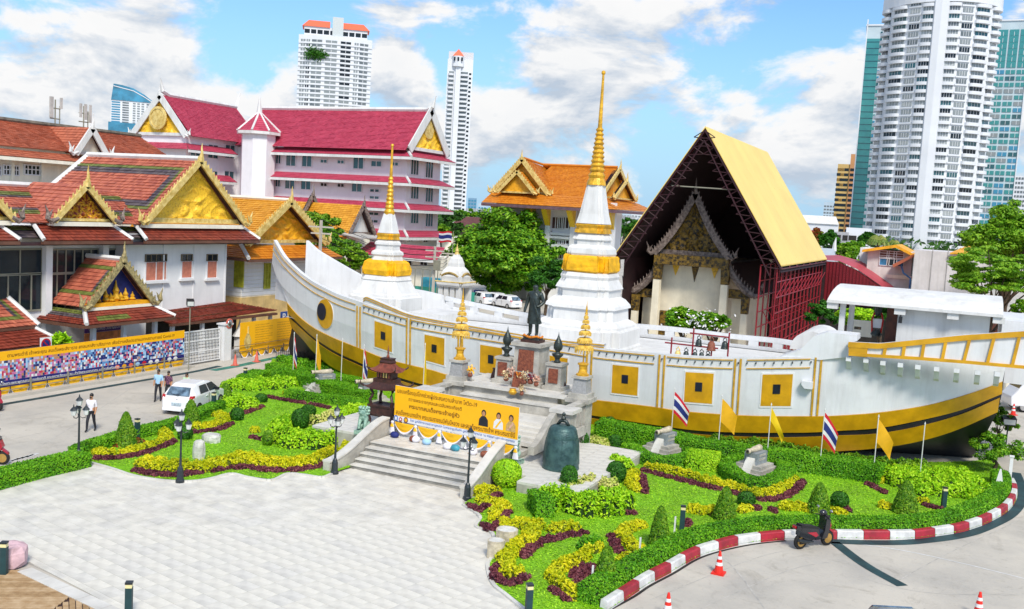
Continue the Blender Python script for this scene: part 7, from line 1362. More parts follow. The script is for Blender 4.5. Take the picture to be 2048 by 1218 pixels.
_t=np.gradient(np.array(KG),axis=0);_t/=np.linalg.norm(_t,axis=1)[:,None];KH=(np.array(KG)+np.c_[-_t[:,1],_t[:,0]]*.66)[::6]
hedge('long front hedge curving along the striped kerb',KH,.68,.58)
hedge('low hedge at the left edge between the plaza and the road',[(-40,952),(0,941),(72,923),(150,906),(166,902)],.9,.6);hedge('thin hedge along the road behind the left flower beds',[(150,894),(200,876),(245,862),(285,852),(330,843),(380,828),(440,800)],.6,.5)
hedge('short hedge piece beside the road north of the white hatchback',[(491,752),(522,739)],1.1,.6);hedge('rear hedge along the bow side of the ship',[(540,726),(600,735),(660,745),(735,762)],.9,.6)
hedge('front hedge along the bow side of the ship',[(548,735),(585,739),(640,755),(690,770),(740,782)],1.1,.75);hedge('hedge behind the left cannon bed nearest the pavilion',[(575,779),(620,786),(660,790),(720,798)],.6,.5)
hedge('hedge strip in front of the incense pavilion',[(690,800),(735,806)],.7,.5)
hedge('long hedge along the stern half of the ship',[(1200,840),(1260,850),(1340,864),(1420,882),(1500,893),(1600,905),(1700,918),(1765,930)],1.2,.85);hedge('square hedge around the nearer right cannon',[(1258,887),(1298,908),(1345,914),(1388,902),(1380,876)],.75,.5)
hedge('square hedge around the cannon nearest the stern',[(1452,926),(1480,947),(1530,958),(1572,938),(1560,916),(1510,908),(1455,922)],.75,.5);hedge('bright flat topped hedge block between the two right cannons',[(1378,905),(1438,912)],1.9,.6,'leaf_bright')
hedge('low clipped hedge before the bell platform bed',[(1074,978),(1092,998)],.7,.75)
def bed(name,label,px,w,h,m,dens=900,size=.085,clump=.42,core='soil_dark',spread=.8,z0=.06):
 P=smooth_path([G(x,y,h*.6)[:2]for x,y in px],5);L_=np.linalg.norm(np.diff(P,axis=0),axis=1).sum()if len(P)>1 else.3;P=resample(P,max(2,int(L_/.12)+2));n=max(3,int(L_*max(w,.4)/(clump**2)*2.4));pts=[];nr=[]
 T=np.gradient(P,axis=0);T/=np.linalg.norm(T,axis=1)[:,None]+1e-9;cc=MB()
 for i in range(n):
  k=RNG.integers(0,len(P));o=RNG.uniform(-.5,.5)*max(.05,w-clump*.8);c=P[k]+np.array([-T[k][1],T[k][0]])*o;r=clump*RNG.uniform(.42,.72);hh=h*RNG.uniform(.75,1.1)*(1-.35*(2*abs(o)/max(w,.1))**2)
  q=int(dens*r*r*2.4);u=RNG.normal(0,1,(q,3));u[:,2]=np.abs(u[:,2]);u/=np.linalg.norm(u,axis=1)[:,None];pts.append(np.c_[c[0]+u[:,0]*r,c[1]+u[:,1]*r,z0+u[:,2]**.8*hh*RNG.uniform(.8,1.,q)]);nr.append(u*[1,1,.8]+[0,0,.35])
  cc.sphere((c[0],c[1],z0),(r*.85,r*.85,hh*.8),7,4)
 o=leaf_obj(name,np.concatenate(pts),np.concatenate(nr),size,m,None,spread);tag(o,label,'plants','flower beds','stuff');c_=cc.build('undergrowth',mat('under_'+m,{'leaf_purple':hx('2a0e1a'),'leaf_yellow':hx('4a5408'),'leaf_bright':hx('1c3c08')}.get(m,hx('16300a')),.9,.3,5.),o,local=True,kind='stuff');return o
YB=lambda lab,px,w=.62,h=.46:bed('golden_shrubs',lab,px,w*.85,h*.72,'leaf_yellow',1300,.055,.30)
PB_=lambda lab,px,w=.42,h=.24:bed('purple_border',lab,px,w*.85,h*.72,'leaf_purple',1500,.05,.20)
GB_=lambda lab,px,w=1.2,h=.6,m='leaf_bright':bed('leafy_shrubs',lab,px,w,h*.88,m,1000,.07,.42)
# left garden
YB('golden shrubs in the front bed along the plaza left of the stair',[(278,920),(330,926),(400,930),(460,920),(490,910),(530,921),(590,925),(640,913),(668,900)],1.15,.62);PB_('purple border in front of the golden bed along the plaza',[(272,940),(330,950),(400,944),(470,934),(540,940),(600,938),(662,924)],.6)
YB('golden shrubs around the leftmost cone bush',[(190,902),(240,904),(300,890),(332,872),(322,858)]);PB_('purple border under the leftmost golden shrubs',[(180,916),(225,916),(280,908),(321,894),(348,882)],.4)
YB('golden shrubs beside the lamp with the second cone bush',[(385,850),(427,848),(450,834),(430,826)]);PB_('purple border beside the second cone bush',[(367,867),(398,863),(438,858),(463,847)],.4)
GB_('mass of yellow green shrubs behind the white hatchback',[(464,795),(490,806),(511,806)],1.6,.55);GB_('leafy shrubs between the road and the first cannon',[(476,770),(510,760),(545,770)],2.2,.6);GB_('round leafy shrub bed left of the first cannon',[(545,757),(595,762)],1.6,.55)
PB_('purple border below the yellow green shrub mass',[(464,829),(495,824),(524,813)],.4);YB('golden strip in front of the first cannon hedge',[(566,783),(600,792),(640,797),(680,804)],.5);PB_('purple strip in front of the first cannon hedge',[(537,794),(570,800),(608,806),(662,816)],.4)
GB_('large leafy shrub ring around the left white platform',[(545,862),(569,868),(608,874),(648,874),(668,872)],1.3,1.0);GB_('leafy shrubs at the back of the left white platform',[(556,853),(572,842),(590,835)],1.0,.6);bed('pale_shrubs','pale variegated shrubs behind the left white platform',[(620,840),(648,838),(660,830)],.9,.55,'leaf_pale',900,.07,.38)
GB_('bright green shrubs left of the incense pavilion',[(665,825),(700,820),(730,815)],1.3,.7);GB_('leafy shrubs right behind the first cannon',[(690,786),(735,793)],1.1,.5);YB('small golden patch beside the spiral hedge',[(503,860),(520,858)],.5,.4);PB_('small purple patch beside the spiral hedge',[(505,874),(525,878)],.45)
YB('golden shrubs pressed against the left stair wall',[(690,905),(705,885),(722,872)],.9,.65);bed('brown_patch','reddish brown low plants under the leftmost golden shrubs',[(230,888),(275,880)],.8,.2,'leaf_red',600,.07,.3)
# right garden
YB('golden shrubs at the foot of the right stair wall',[(953,985),(965,975),(998,982)]);YB('golden zigzag shrubs beside the plaza',[(962,995),(984,1003),(1010,1007),(986,1030),(1012,1042)],.6);PB_('purple zigzag border beside the plaza',[(937,1008),(962,1020),(985,992),(1000,990)]);PB_('purple border in front of the zigzag shrubs',[(968,1048),(985,1058),(1010,1030),(1015,1022)])
YB('long golden shrub arm pointing to the lawn',[(1012,1044),(1045,1047),(1087,1050),(1128,1052),(1162,1054)],.75,.55);PB_('long purple border under the golden arm',[(1170,1064),(1128,1072),(1087,1081),(1064,1094),(1044,1112)],.5)
YB('golden shrubs curling down beside the stone logs',[(1065,1060),(1055,1074),(1036,1088),(1012,1106),(1009,1134),(1035,1142)],.75,.55);PB_('purple border curling round the lowest golden shrubs',[(993,1128),(996,1157),(1022,1164),(1048,1152)],.5)
GB_('large mixed shrub bed in front of the bronze bell',[(1085,988),(1114,990),(1156,998),(1198,1002),(1250,988)],1.25,1.05,'leaf_bright');bed('pale_shrubs','pale pinkish shrubs on top of the mixed bed by the bell',[(1130,968),(1180,962),(1225,968)],1.1,.7,'leaf_pale',900,.07,.38);GB_('bright green dome of shrubs right of the bell platform',[(1228,925),(1258,924)],1.5,.8);bed('pale_shrubs','cream variegated shrubs behind the bell platform',[(1180,880),(1215,888)],1.3,.5,'leaf_pale',900,.07,.38)
YB('golden shrubs at the right end of the bell bed',[(1268,940),(1262,965),(1280,975)],.6,.5);PB_('purple patch at the right end of the bell bed',[(1283,950),(1290,985)],.4);YB('small golden patch before the mixed shrub bed',[(1240,1006),(1256,1012)],.6,.42);PB_('small purple ring before the mixed shrub bed',[(1225,1014),(1245,1024),(1268,1026)],.4)
YB('golden shrubs around the cone bush by the front bollard',[(1290,1045),(1262,1050),(1243,1066),(1266,1088),(1290,1100)],.6);PB_('purple border beside the cone bush by the bollard',[(1226,1072),(1236,1098),(1260,1112)],.45);PB_('wide purple bed behind the nearest cone bush',[(1168,1130),(1164,1148),(1172,1168)],1.0,.2)
YB('golden ring of shrubs around the nearest purple bed',[(1196,1090),(1156,1114),(1120,1132),(1112,1156),(1137,1172),(1155,1186)],.65,.5);YB('golden shrubs right of the nearest cone bush',[(1240,1118),(1262,1112)],.55,.42);PB_('purple border left of the golden ring',[(1104,1178),(1120,1190),(1134,1198)],.4);GB_('dark green shrub above the golden ring',[(1165,1088),(1195,1080)],.6,.45,'leaf_hedge')
YB('long golden strip in front of the right cannons',[(1296,931),(1355,941),(1411,956),(1455,968),(1511,984),(1546,982),(1588,956)],.62,.5);PB_('long purple strip along the right lawn',[(1285,940),(1342,955),(1425,975),(1494,992),(1541,999),(1584,985),(1604,962)],.5)
YB('golden shrubs left of the middle cone bush',[(1380,1015),(1400,1020),(1425,1018)],.8,.5);YB('golden shrubs right of the middle cone bush',[(1475,1018),(1500,1016)],.6,.4);PB_('purple patch behind the front bollard',[(1372,1042),(1380,1050)],.5);PB_('purple patch right of the middle cone bush',[(1512,1014),(1518,1020)],.4)
YB('golden shrubs left of the cone bush behind the scooter',[(1560,1012),(1600,1010),(1620,1014)],.8,.45);PB_('purple patch left of those golden shrubs by the scooter',[(1543,1018),(1550,1024)],.4);PB_('purple patch beside the ball bush by the scooter',[(1692,1018),(1700,1022)],.4);YB('golden shrubs right of the cone bush behind the scooter',[(1662,1018),(1685,1024)],.5,.4)
GB_('wide bright shrub mass under the stern',[(1790,955),(1850,957),(1910,962),(1965,968)],3.0,.85);PB_('purple border at the left of the stern shrub mass',[(1737,968),(1770,985)],.4);YB('golden shrubs at the left tip of the stern shrub mass',[(1746,948),(1765,962)],.6);YB('golden shrubs left of the cone bush near the stern',[(1763,1008),(1785,1012)],.7,.4);PB_('purple border right of the cone bush near the stern',[(1848,1010),(1880,1018)],.4);YB('golden shrubs right of the cone bush near the stern',[(1840,1000),(1862,1003)],.5,.4)
GB_('loose dark shrubs growing along the stern hull',[(1250,838),(1350,855),(1450,878),(1550,893),(1650,910),(1750,925),(1850,933)],1.0,.75,'leaf_topiary');GB_('bright weedy shrubs along the black keel',[(1700,930),(1780,938),(1860,943),(1930,945)],1.2,.6,'leaf_bright')
GB_('low leafy shrubs along the bow hull',[(560,715),(620,726),(690,742),(740,755)],.8,.55,'leaf_hedge')
# topiary
def topiary(name,label,px,py,wpx,hpx,m,cone=True,dens=900):
 b=G(px,py);d=np.dot(np.array(b)-EYE,_f);r,h=wpx/2*d/F,hpx*d/F*1.03;t=thing(name,label,'topiary',b,'clipped topiary bushes');n=int(dens*2*math.pi*r*h);v=RNG.uniform(0,1,n)**.8;a=RNG.uniform(0,2*math.pi,n)
 rr=r*(np.sqrt(np.clip(1-v**2.0,0,1))*.55+.45*(1-v))*1.12 if cone else r*np.sqrt(np.clip(1-(2*v-1)**2,0.0,1))**.8
 rr=np.where(v<.06,rr*.93,rr)+RNG.normal(0,.014,n);pts=np.c_[b[0]+rr*np.cos(a),b[1]+rr*np.sin(a),b[2]+v*h];leaf_obj('foliage',pts,np.c_[np.cos(a),np.sin(a),np.full(n,.5)if cone else(2*v-1)],.05,m,t,.5)
 vs=np.linspace(0,.98,9);rf=(lambda v:r*(math.sqrt(max(0,1-v**2))*.55+.45*(1-v))*1.06)if cone else(lambda v:r*.93*math.sqrt(max(.0,1-(2*v-1)**2))**.8);MB().lathe([(max(.02,rf(v)),v*h)for v in vs],b,12).build('branches','hedge_core',t);return t
for px,py,w,h,lab in((251,893,38,68,'cone shaped bush leftmost in the garden beside a bollard'),(381,852,34,52,'cone shaped bush right of the white hatchback by the lamp'),(451,805,28,38,'small cone bush among the shrubs behind the hatchback'),(1317,1097,40,84,'cone shaped bush beside the front bollard'),(1209,1176,44,84,'nearest cone bush beside the front hedge'),(1448,1042,42,68,'cone shaped bush in the middle of the right garden'),(1636,1028,42,62,'cone shaped bush directly behind the scooter'),(1809,1028,46,66,'cone shaped bush in front of the stern shrub mass')):topiary('cone_bush',lab,px,py,w,h,'leaf_topiary')
for px,py,w,h,m,lab in((1012,974,58,54,'leaf_bright','yellow green ball bush beside the right stone lion'),(1136,988,34,56,'leaf_dark','dark ball bush in front of the bronze bell'),(1231,966,38,42,'leaf_dark','dark ball bush right of the bell on the shrub bed'),(1492,1012,34,28,'leaf_dark','dark ball bush right of the middle cone bush'),(1678,1018,34,34,'leaf_dark','dark ball bush right of the scooter cone bush'),(600,858,34,40,'leaf_dark','dark ball bush on the left shrub ring'),(617,834,28,24,'leaf_dark','small dark ball bush behind the left shrub ring'),(474,842,26,26,'leaf_dark','dark ball bush left of the lawn'),(370,880,28,26,'leaf_dark','low dark ball bush at the foot of the second lamp'),(522,806,24,18,'leaf_dark','small low ball bush at the end of the shrub mass'),(1229,900,26,30,'leaf_dark','slim dark ball bush left of the first right cannon'),(1219,860,22,26,'leaf_dark','small dark bush behind the bell at the ship hedge'),(1166,905,20,40,'leaf_dark','tall dark bush squeezed behind the bronze bell'),(1208,856,20,24,'leaf_hedge','little green bush beside the right terrace pier'),(535,893,20,32,'leaf_topiary','spiral bush at the edge of the left lawn')):topiary('ball_bush',lab,px,py,w,h,m,False)
q=G(1985,945);d=np.dot(q-EYE,_f);tree('round_shrub','round leafy shrub at the stern by the white post',q,None,(q[0],q[1],1.15),(1.15,1.15,1.0),'leaf_tree',5200,50,.075,trunk=.1);q=G(1993,900);tree('round_shrub','taller loose shrub behind the stern transom',q,None,(q[0],q[1],1.5),(.8,.8,1.2),'leaf_tree_b',2600,30,.08,trunk=.08)
# ================================================================== LAMPS, BOLLARDS, SPOTLIGHTS
def lamp_post():
 t=thing('lamp_post','','street lamp',(0,0,0),'ornamental lamp posts around the plaza');MB().lathe([(.17,0),(.17,.12),(.13,.16),(.12,.5),(.085,.62),(.05,.68),(.04,1.2),(.035,2.2),(.05,2.24),(.03,2.3)],(0,0,0),10).build('post','iron_lamp',t,local=True)
 def lantern(x,y,z):
  l_=MB().lathe([(.055,0),(.085,.02),(.12,.20),(.12,.22)],(x,y,z),6).build('lantern_glass','lamp_glass',t,local=True);MB().lathe([(.15,.22),(.09,.30),(.03,.36),(.02,.42),(.005,.47)],(x,y,z),6).build('lantern_cap','iron_lamp',l_,local=True)
 lantern(0,0,2.42);a_=MB();a_.tube([(0,0,2.25),(0,0,2.43)],.03,6)
 for k in range(3):
  a=2*math.pi*k/3+.5;x,y=.26*math.cos(a),.26*math.sin(a);a_.tube([(0,0,2.02),(x*.5,y*.5,1.94),(x*.95,y*.95,1.98),(x,y,2.06)],.018,5);lantern(x,y,2.06)
 a_.build('arms','iron_lamp',t,local=True,kind='stuff');return t
lp=lamp_post()
for i,(px,py,lab)in enumerate(((157,932,'lamp post at the left end of the low hedge'),(360,966,'lamp post at the curved edge of the left flower bed'),(669,949,'lamp post beside the left foot of the stair'),(934,1000,'lamp post beside the right foot of the stair'))):
 if i==0:lp.location=tuple(G(px,py));lp['label']=lab;WL[lp]=tuple(lp.location)
 else:dup(lp,G(px,py),.4*i,lab)
q=G(1167,852,.3);dup(lp,(q[0],q[1],.0),.3,'short lamp post in front of the right terrace pier').scale=(.8,.8,.75)
def bollard():
 t=thing('bollard_light','','bollard',(0,0,0),'dark bollard lights');MB().rbox((0,0,0),(.17,.17,.82)).build('post','drain',t,local=True);MB().rbox((0,0,.82),(.16,.16,.10)).build('light_band',mat('band_cream',hx('e4d8a0'),.4,.05),t,local=True);MB().rbox((0,0,.92),(.18,.18,.05)).build('cap','iron_lamp',t,local=True);return t
bo=bollard()
for i,(px,py,lab)in enumerate(((274,880,'bollard light beside the leftmost cone bush'),(427,822,'bollard light just right of the white hatchback'),(490,768,'bollard light near the road by the short hedge piece'),(1363,1064,'bollard light beside the middle flower bed behind the front hedge'),(1886,1021,'bollard light in front of the stern shrub mass'),(8,1150,'bollard light at the left edge beside the pink rock'),(257,1236,'bollard light at the bottom edge on the plaza border'),(1056,1236,'bollard light at the bottom edge by the lawn corner'))):
 if i==0:bo.location=tuple(G(px,py));bo['label']=lab;WL[bo]=tuple(bo.location)
 else:dup(bo,G(px,py),.1*i,lab)
def spot(label,base,h,rz,head=.34):
 t=thing('spotlight',label,'spotlight',base,None,rz);MB().tube([(0,0,0),(0,0,h)],.035,6).build('post','iron_lamp' if head>.3 else 'frame_grey',t,local=True);MB().hexa([(-head,-.16,h-.02),(head,-.16,h-.02),(head,.16,h+.1),(-head,.16,h+.1),(-head,-.2,h+.34),(head,-.2,h+.34),(head,.12,h+.46),(-head,.12,h+.46)]).build('lamp_head','black',t,local=True);MB().quad((-head*.85,-.185,h+.03),(head*.85,-.185,h+.03),(head*.85,-.21,h+.30),(-head*.85,-.21,h+.30)).build('lens','lamp_glass',t,local=True)
spot('floodlight on a short dark post at the right edge by the stern',G(2010,906),1.5,.3);q=G(377,741);spot('floodlight on a tall pole between the photo banner and the gate',q,DY(378,612,q[1])[2],.9,.22)
# ================================================================== FLAGS
def flag(label,base,top,kind,droop=.95,ln=1.0,fr=.40,rz=None):
 b=G(*base,.7);b[2]=0;h=DY(*top,b[1])[2];t=thing('flag',label,'flag',b,'flags on white poles along the ship');MB().tube([b,(b[0],b[1],h)],.022,6).build('pole','pole_white',t);MB().lathe([(.03,0),(.035,.03),(.01,.12)],(b[0],b[1],h),6).build('pole_tip','pole_white',t)
 if not kind:return
 bands_=[(0,1/6,'flag_red'),(1/6,2/6,'flag_white'),(2/6,4/6,'flag_blue'),(4/6,5/6,'flag_white'),(5/6,1,'flag_red')]if kind=='thai' else[(0,1,kind)]
 ho=h*fr;th=rz if rz is not None else.3;o=np.array([math.cos(th),math.sin(th),0]);sd=np.array([-math.sin(th),math.cos(th),0])
 cl_=MB();n_=12;mats_=[]
 for v0,v1,m in bands_:
  rows=[]
  for j in range(5):
   v=v0+(v1-v0)*j/4;row=[]
   for i in range(n_+1):
    s_=i/n_;z=h-.08-v*ho-ln*math.sin(droop)*s_**1.1*(1-.25*v);p=np.array([b[0],b[1],0])+o*ln*math.cos(droop)*(s_**.9)*(1-.1*v)+sd*(.10*math.sin(s_*6+v*3)*s_);row.append((p[0],p[1],z))
   rows.append(row)
  cl_.grid(rows,len(mats_));mats_.append(m)
 cl_.build('cloth',mats_,t,True)
flag('red white and blue striped flag nearest the bow',(586,742),(591,668),'thai',1.35,.9,.5);flag('orange yellow flag hanging beside the bow hull',(631,747),(636,672),'flag_yellow',1.3,1.1,.5);flag('bare white flag pole beside the bow hull',(682,757),(686,680),None);flag('red white and blue striped flag left of the incense pavilion',(725,772),(728,692),'thai',1.3,.9,.55);flag('lemon yellow flag hanging right of the incense pavilion',(845,800),(851,690),'flag_lemon',1.45,1.2,.5)
flag('red white and blue striped flag behind the first right cannon',(1343,862),(1351,780),'thai',.85,1.2,.38);flag('orange yellow flag right of the first right cannon',(1437,886),(1446,794),'flag_yellow',.8,1.1,.38);flag('lemon yellow flag over the cannon nearest the stern',(1535,902),(1544,811),'flag_lemon',1.1,1.5,.22);flag('red white and blue striped flag before the stern hull',(1641,918),(1650,821),'thai',.95,1.15,.40);flag('orange yellow flag before the black keel',(1748,932),(1762,835),'flag_yellow',.95,1.25,.36);flag('bare white flag pole at the stern end',(1841,940),(1857,850),None)
# ================================================================== CANNONS
def cannon(label,px,py,rz):
 t=thing('cannon',label,'cannon',G(px,py,.06),'old cannons on stone plinths',rz)
 for k,(w,l,z0,h)in enumerate(((1.75,1.9,0,.16),(1.45,1.6,.16,.15),(1.2,1.3,.31,.14))):MB().rbox((0,0,z0),(w,l,h)).build('plinth_step','stone',t,local=True)
 MB().rbox((0,.05,.45),(.62,1.0,.52)).build('plinth_block',mat('granite_blue',(.26,.29,.31),.5,.2,8.),t,local=True);MB().hexa([(-.2,-1.1,0),(.2,-1.1,0),(.2,-.45,.0),(-.2,-.45,.0),(-.2,-1.0,.05),(.2,-1.0,.05),(.2,-.45,.75),(-.2,-.45,.75)]).build('front_ramp','marble',t,local=True)
 mb=MB();pr=[(.0,-.80),(.11,-.80),(.12,-.70),(.09,-.66),(.10,-.25),(.13,-.23),(.13,-.12),(.14,.3),(.155,.34),(.13,.42),(.05,.46),(.06,.52),(.01,.55)];mb.lathe(pr,(0,0,0),12);mb.v=[(x,z,y+1.08)for x,y,z in mb.v];mb.build('barrel','log_stone',t,True,True)
 MB().rbox((0,-.81,1.03),(.11,.02,.11)).build('muzzle','dark',t,local=True)
 for z in(.62,.8):MB().box(.31,.325,-.25,.35,z,z+.1).build('inscription','stone',t,local=True)
cannon('old cannon on a stone plinth left of the incense pavilion',648,780,-.55);cannon('old cannon on a stone plinth behind the bell, first of the right pair',1328,905,-.25);cannon('old cannon on a stone plinth nearest the stern',1508,945,-.25);cannon('low stone cannon plinth half hidden behind the incense pavilion',735,800,-.5)
# ================================================================== ROCKS
def rock(label,px,py,sz,m,rz=0.,seed=0,name='rock',flat=.15):
 rng=np.random.default_rng(seed);mb=MB();b=G(px,py,.05);n_=9;rings=[]
 for i,z in enumerate((0,.3,.7,.96,1.0)):k=(.92,1.0,.96,.86,.5)[i];rings.append([(b[0]+sz[0]/2*k*math.cos(a+rz)*rng.uniform(.86,1.1),b[1]+sz[1]/2*k*math.sin(a+rz)*rng.uniform(.86,1.1),b[2]+sz[2]*z*(1+rng.uniform(-.05,.05)))for a in np.linspace(0,2*math.pi,n_,endpoint=False)])
 o=mb.loft(rings).build(name,m);tag(o,label,'rock')
rock('flat white block stone on the left lawn',423,884,(.95,.7,.38),'rock_white',.2,1);rock('upright white stone on the left lawn',398,918,(.58,.45,.78),'rock_white',.3,2);rock('pink rock at the left edge beside the bollard',22,1128,(1.0,.9,.6),'rock_pink',.1,3)
for lab,px,py,r,h in(('larger petrified log stump with a hollow white top beside the plaza',1012,1086,.36,.48),('smaller petrified log stump at the curved plaza edge',990,1113,.27,.55)):
 b=G(px,py,.03);t=thing('log_stump',lab,'stump',b,None);rng=np.random.default_rng(5);prof=[r*rng.uniform(.93,1.07)for _ in range(14)];sec=[(p*math.cos(2*math.pi*i/14),p*math.sin(2*math.pi*i/14))for i,p in enumerate(prof)];MB().lathe([(1.05,0),(1.0,h*.5),(1.02,h)],b,sec=sec).build('trunk','log_stone',t);MB().lathe([(.86,h),(.86,h+.006)],b,sec=sec).build('cut_face','rock_white',t)
 # ================================================================== VEHICLES
def wheel(par,x,y,r,w,rim='chrome',nm='wheel'):
 t=MB();t.lathe([(r*.62,-w/2),(r*.95,-w/2),(r,-w*.3),(r,w*.3),(r*.95,w/2),(r*.62,w/2)],(0,0,0),18);t.v=[(z,a,b)for a,b,z in t.v];o=t.build(nm,'rubber',par,True,True);o.location=(x,y,r);m=MB();m.lathe([(r*.64,-w*.52),(r*.64,w*.52)],(0,0,0),14);m.v=[(z,a,b)for a,b,z in m.v];q=m.build('rim',rim,o,False,True);return o
def hatchback(label,pos,rz,paint='car_white',glass='glass',L_=3.8,Wd=1.68,H_=1.52):
 t=thing('parked_car',label,'car',pos,None,rz)
 # stations along y (rear -y to front +y): (y, half width at sill, half width at belt, belt z, roof z, half width at roof)
 S=[(-L_/2,.70,.74,.72,.74,.70),(-L_/2+.12,.80,.82,.90,.93,.74),(-L_/2+.46,.83,.84,.95,1.36,.57),(-L_/2+.85,.84,.84,.95,H_-.04,.57),(-.1,.84,.84,.93,H_,.57),(.45,.84,.84,.92,H_-.09,.56),(1.15,.83,.83,.90,.98,.66),(1.65,.78,.80,.80,.84,.60),(L_/2,.66,.70,.60,.62,.55)]
 rings=[[(-a,y,.22),(-b,y,.5),(-b,y,bz),(-c,y,rz_),(c,y,rz_),(b,y,bz),(b,y,.5),(a,y,.22)]for y,a,b,bz,rz_,c in S]
 bm_=MB();bm_.loft(rings);o=bm_.build('body',paint,t,False,True);bv=o.modifiers.new('b','BEVEL');bv.width=.06;bv.segments=2;bv.limit_method='ANGLE';bv.angle_limit=.35
 y0,y1=-L_/2+.13,-L_/2+.43;MB().hexa([(-.60,y0-.03,1.0),(.60,y0-.03,1.0),(.60,y0+.1,1.0),(-.60,y0+.1,1.0),(-.52,y1-.06,1.36),(.52,y1-.06,1.36),(.52,y1+.05,1.36),(-.52,y1+.05,1.36)]).build('rear_window',mat('glass_sky',(.16,.24,.32),.08,.5,3.,spec=.8)if paint=='car_white' else glass,t,False,True)
 MB().hexa([(-.60,1.10,1.0),(.60,1.10,1.0),(.6,.9,.96),(-.6,.9,.96),(-.53,.57,1.38),(.53,.57,1.38),(.53,.47,1.36),(-.53,.47,1.36)]).build('windscreen',glass,t,False,True)
 for sg in(-1,1):
  X=lambda z:sg*(.84-(.24)*(z-.95)/.55+.012)
  for(ya,yb,yc,yd)in((-1.02,-.12,-.2,-.9),(-.04,.95,.48,-.12)):MB().poly([(X(1.0),ya,1.0),(X(1.0),yb,1.0),(X(1.38),yc,1.38),(X(1.38),yd,1.38)]).build('side_window',glass,t,False,True)
  MB().hexa([(sg*.60,-L_/2-.005+.04,.72),(sg*.80,-L_/2+.06,.72),(sg*.83,-L_/2+.25,.72),(sg*.60,-L_/2+.2,.72),(sg*.66,-L_/2+.09,1.0),(sg*.81,-L_/2+.14,1.0),(sg*.83,-L_/2+.3,1.0),(sg*.66,-L_/2+.28,1.0)]).build('tail_light','tail_red',t,False,True)
  MB().rbox((sg*.92,.62,.95),(.2,.12,.14)).build('wing_mirror','black',t,False,True);MB().hexa([(sg*.45,1.72,.6),(sg*.72,1.66,.6),(sg*.74,1.5,.6),(sg*.45,1.6,.6),(sg*.45,1.66,.78),(sg*.72,1.6,.78),(sg*.74,1.48,.8),(sg*.45,1.5,.8)]).build('headlight','lamp_glass',t,False,True)
  MB().box(min(sg*.845,sg*.855),max(sg*.845,sg*.855),-.12,-.10,.35,.95).build('door_gap','dark',t,False,True);MB().box(min(sg*.845,sg*.875),max(sg*.845,sg*.875),-.45,-.25,.80,.83).build('door_handle',paint,t,False,True)
  for y in(-1.15,1.2):wheel(t,sg*.76,y,.30,.20)
 MB().rbox((0,-L_/2-.01,.50),(.5,.04,.14)).build('number_plate',mat('plate',hx('b8c8d4'),.4,.3,20.),t,False,True);MB().rbox((0,-L_/2+.02,.24),(1.4,.2,.14)).build('lower_bumper',paint,t,False,True);MB().tube([(.05,y0-.05,1.0),(-.38,y0-.0,1.05)],.014,5).build('wiper','black',t,False,True);MB().lathe([(.06,0),(.06,.02)],(0,0,0),10).build('badge','chrome',t,False,True).location=(0,-L_/2+.06,.80)
 return t
A_,B_=G(338,834),G(424,812);rzc=math.atan2(*(G(432,800)-G(400,836))[[1,0]])-math.pi/2-.28
q=(np.array(G(366,832)));u_=np.array([-math.sin(rzc),math.cos(rzc),0]);car=hatchback('white hatchback parked on the road beside the left flower beds',q+u_*1.62-_r0*.3+np.array([-.12,.25,0]),rzc)
for i,(px,py,rz,lab)in enumerate(((1012,613,1.15,'white parked car in front of the round rain tree, nearest the statue'),(988,608,1.1,'white parked car left beside the nearest one under the rain tree'),(962,606,1.05,'white parked car furthest left under the rain tree'))):dup(car,G(px,py+2),rz,lab,'cars parked behind the ship')
_c=G(1785,1208,1.42);dup(car,(_c[0]+1.5*math.sin(.45),_c[1]-1.5*math.cos(.45),0),math.pi+.45,'grey car mostly cut off by the bottom edge of the picture',None,{'car_white':'car_grey'})
# minibus at the right edge
mb_=thing('minibus','white minibus with a dark window band parked beyond the stern','van',G(2016,818),None,math.radians(-72));q=WL[mb_]
prof=[(-.2,.35),(-.25,.9),(.1,1.35),(.55,2.0),(.95,2.22),(4.9,2.25),(5.2,2.0),(5.2,.35)];mm=MB();mm.loft([[(x,y,z)for y,z in prof]for x in(-.95,.95)]);o=mm.build('body','car_white',mb_,False,True);bv=o.modifiers.new('b','BEVEL');bv.width=.1;bv.segments=2
for sg in(-1,1):
 for ya,yb in((.55,1.4),(1.5,2.9),(3.0,4.0),(4.1,5.0)):MB().box(min(sg*.95,sg*.965),max(sg*.95,sg*.965),ya,yb,1.25,1.95).build('side_window','glass',mb_,False,True)
 for y in(.6,4.3):wheel(mb_,sg*.82,y,.34,.22)
MB().hexa([(-.85,.08,1.3),(.85,.08,1.3),(.85,.2,1.3),(-.85,.2,1.3),(-.8,.52,2.0),(.8,.52,2.0),(.8,.6,2.0),(-.8,.6,2.0)]).build('windscreen','glass',mb_,False,True)
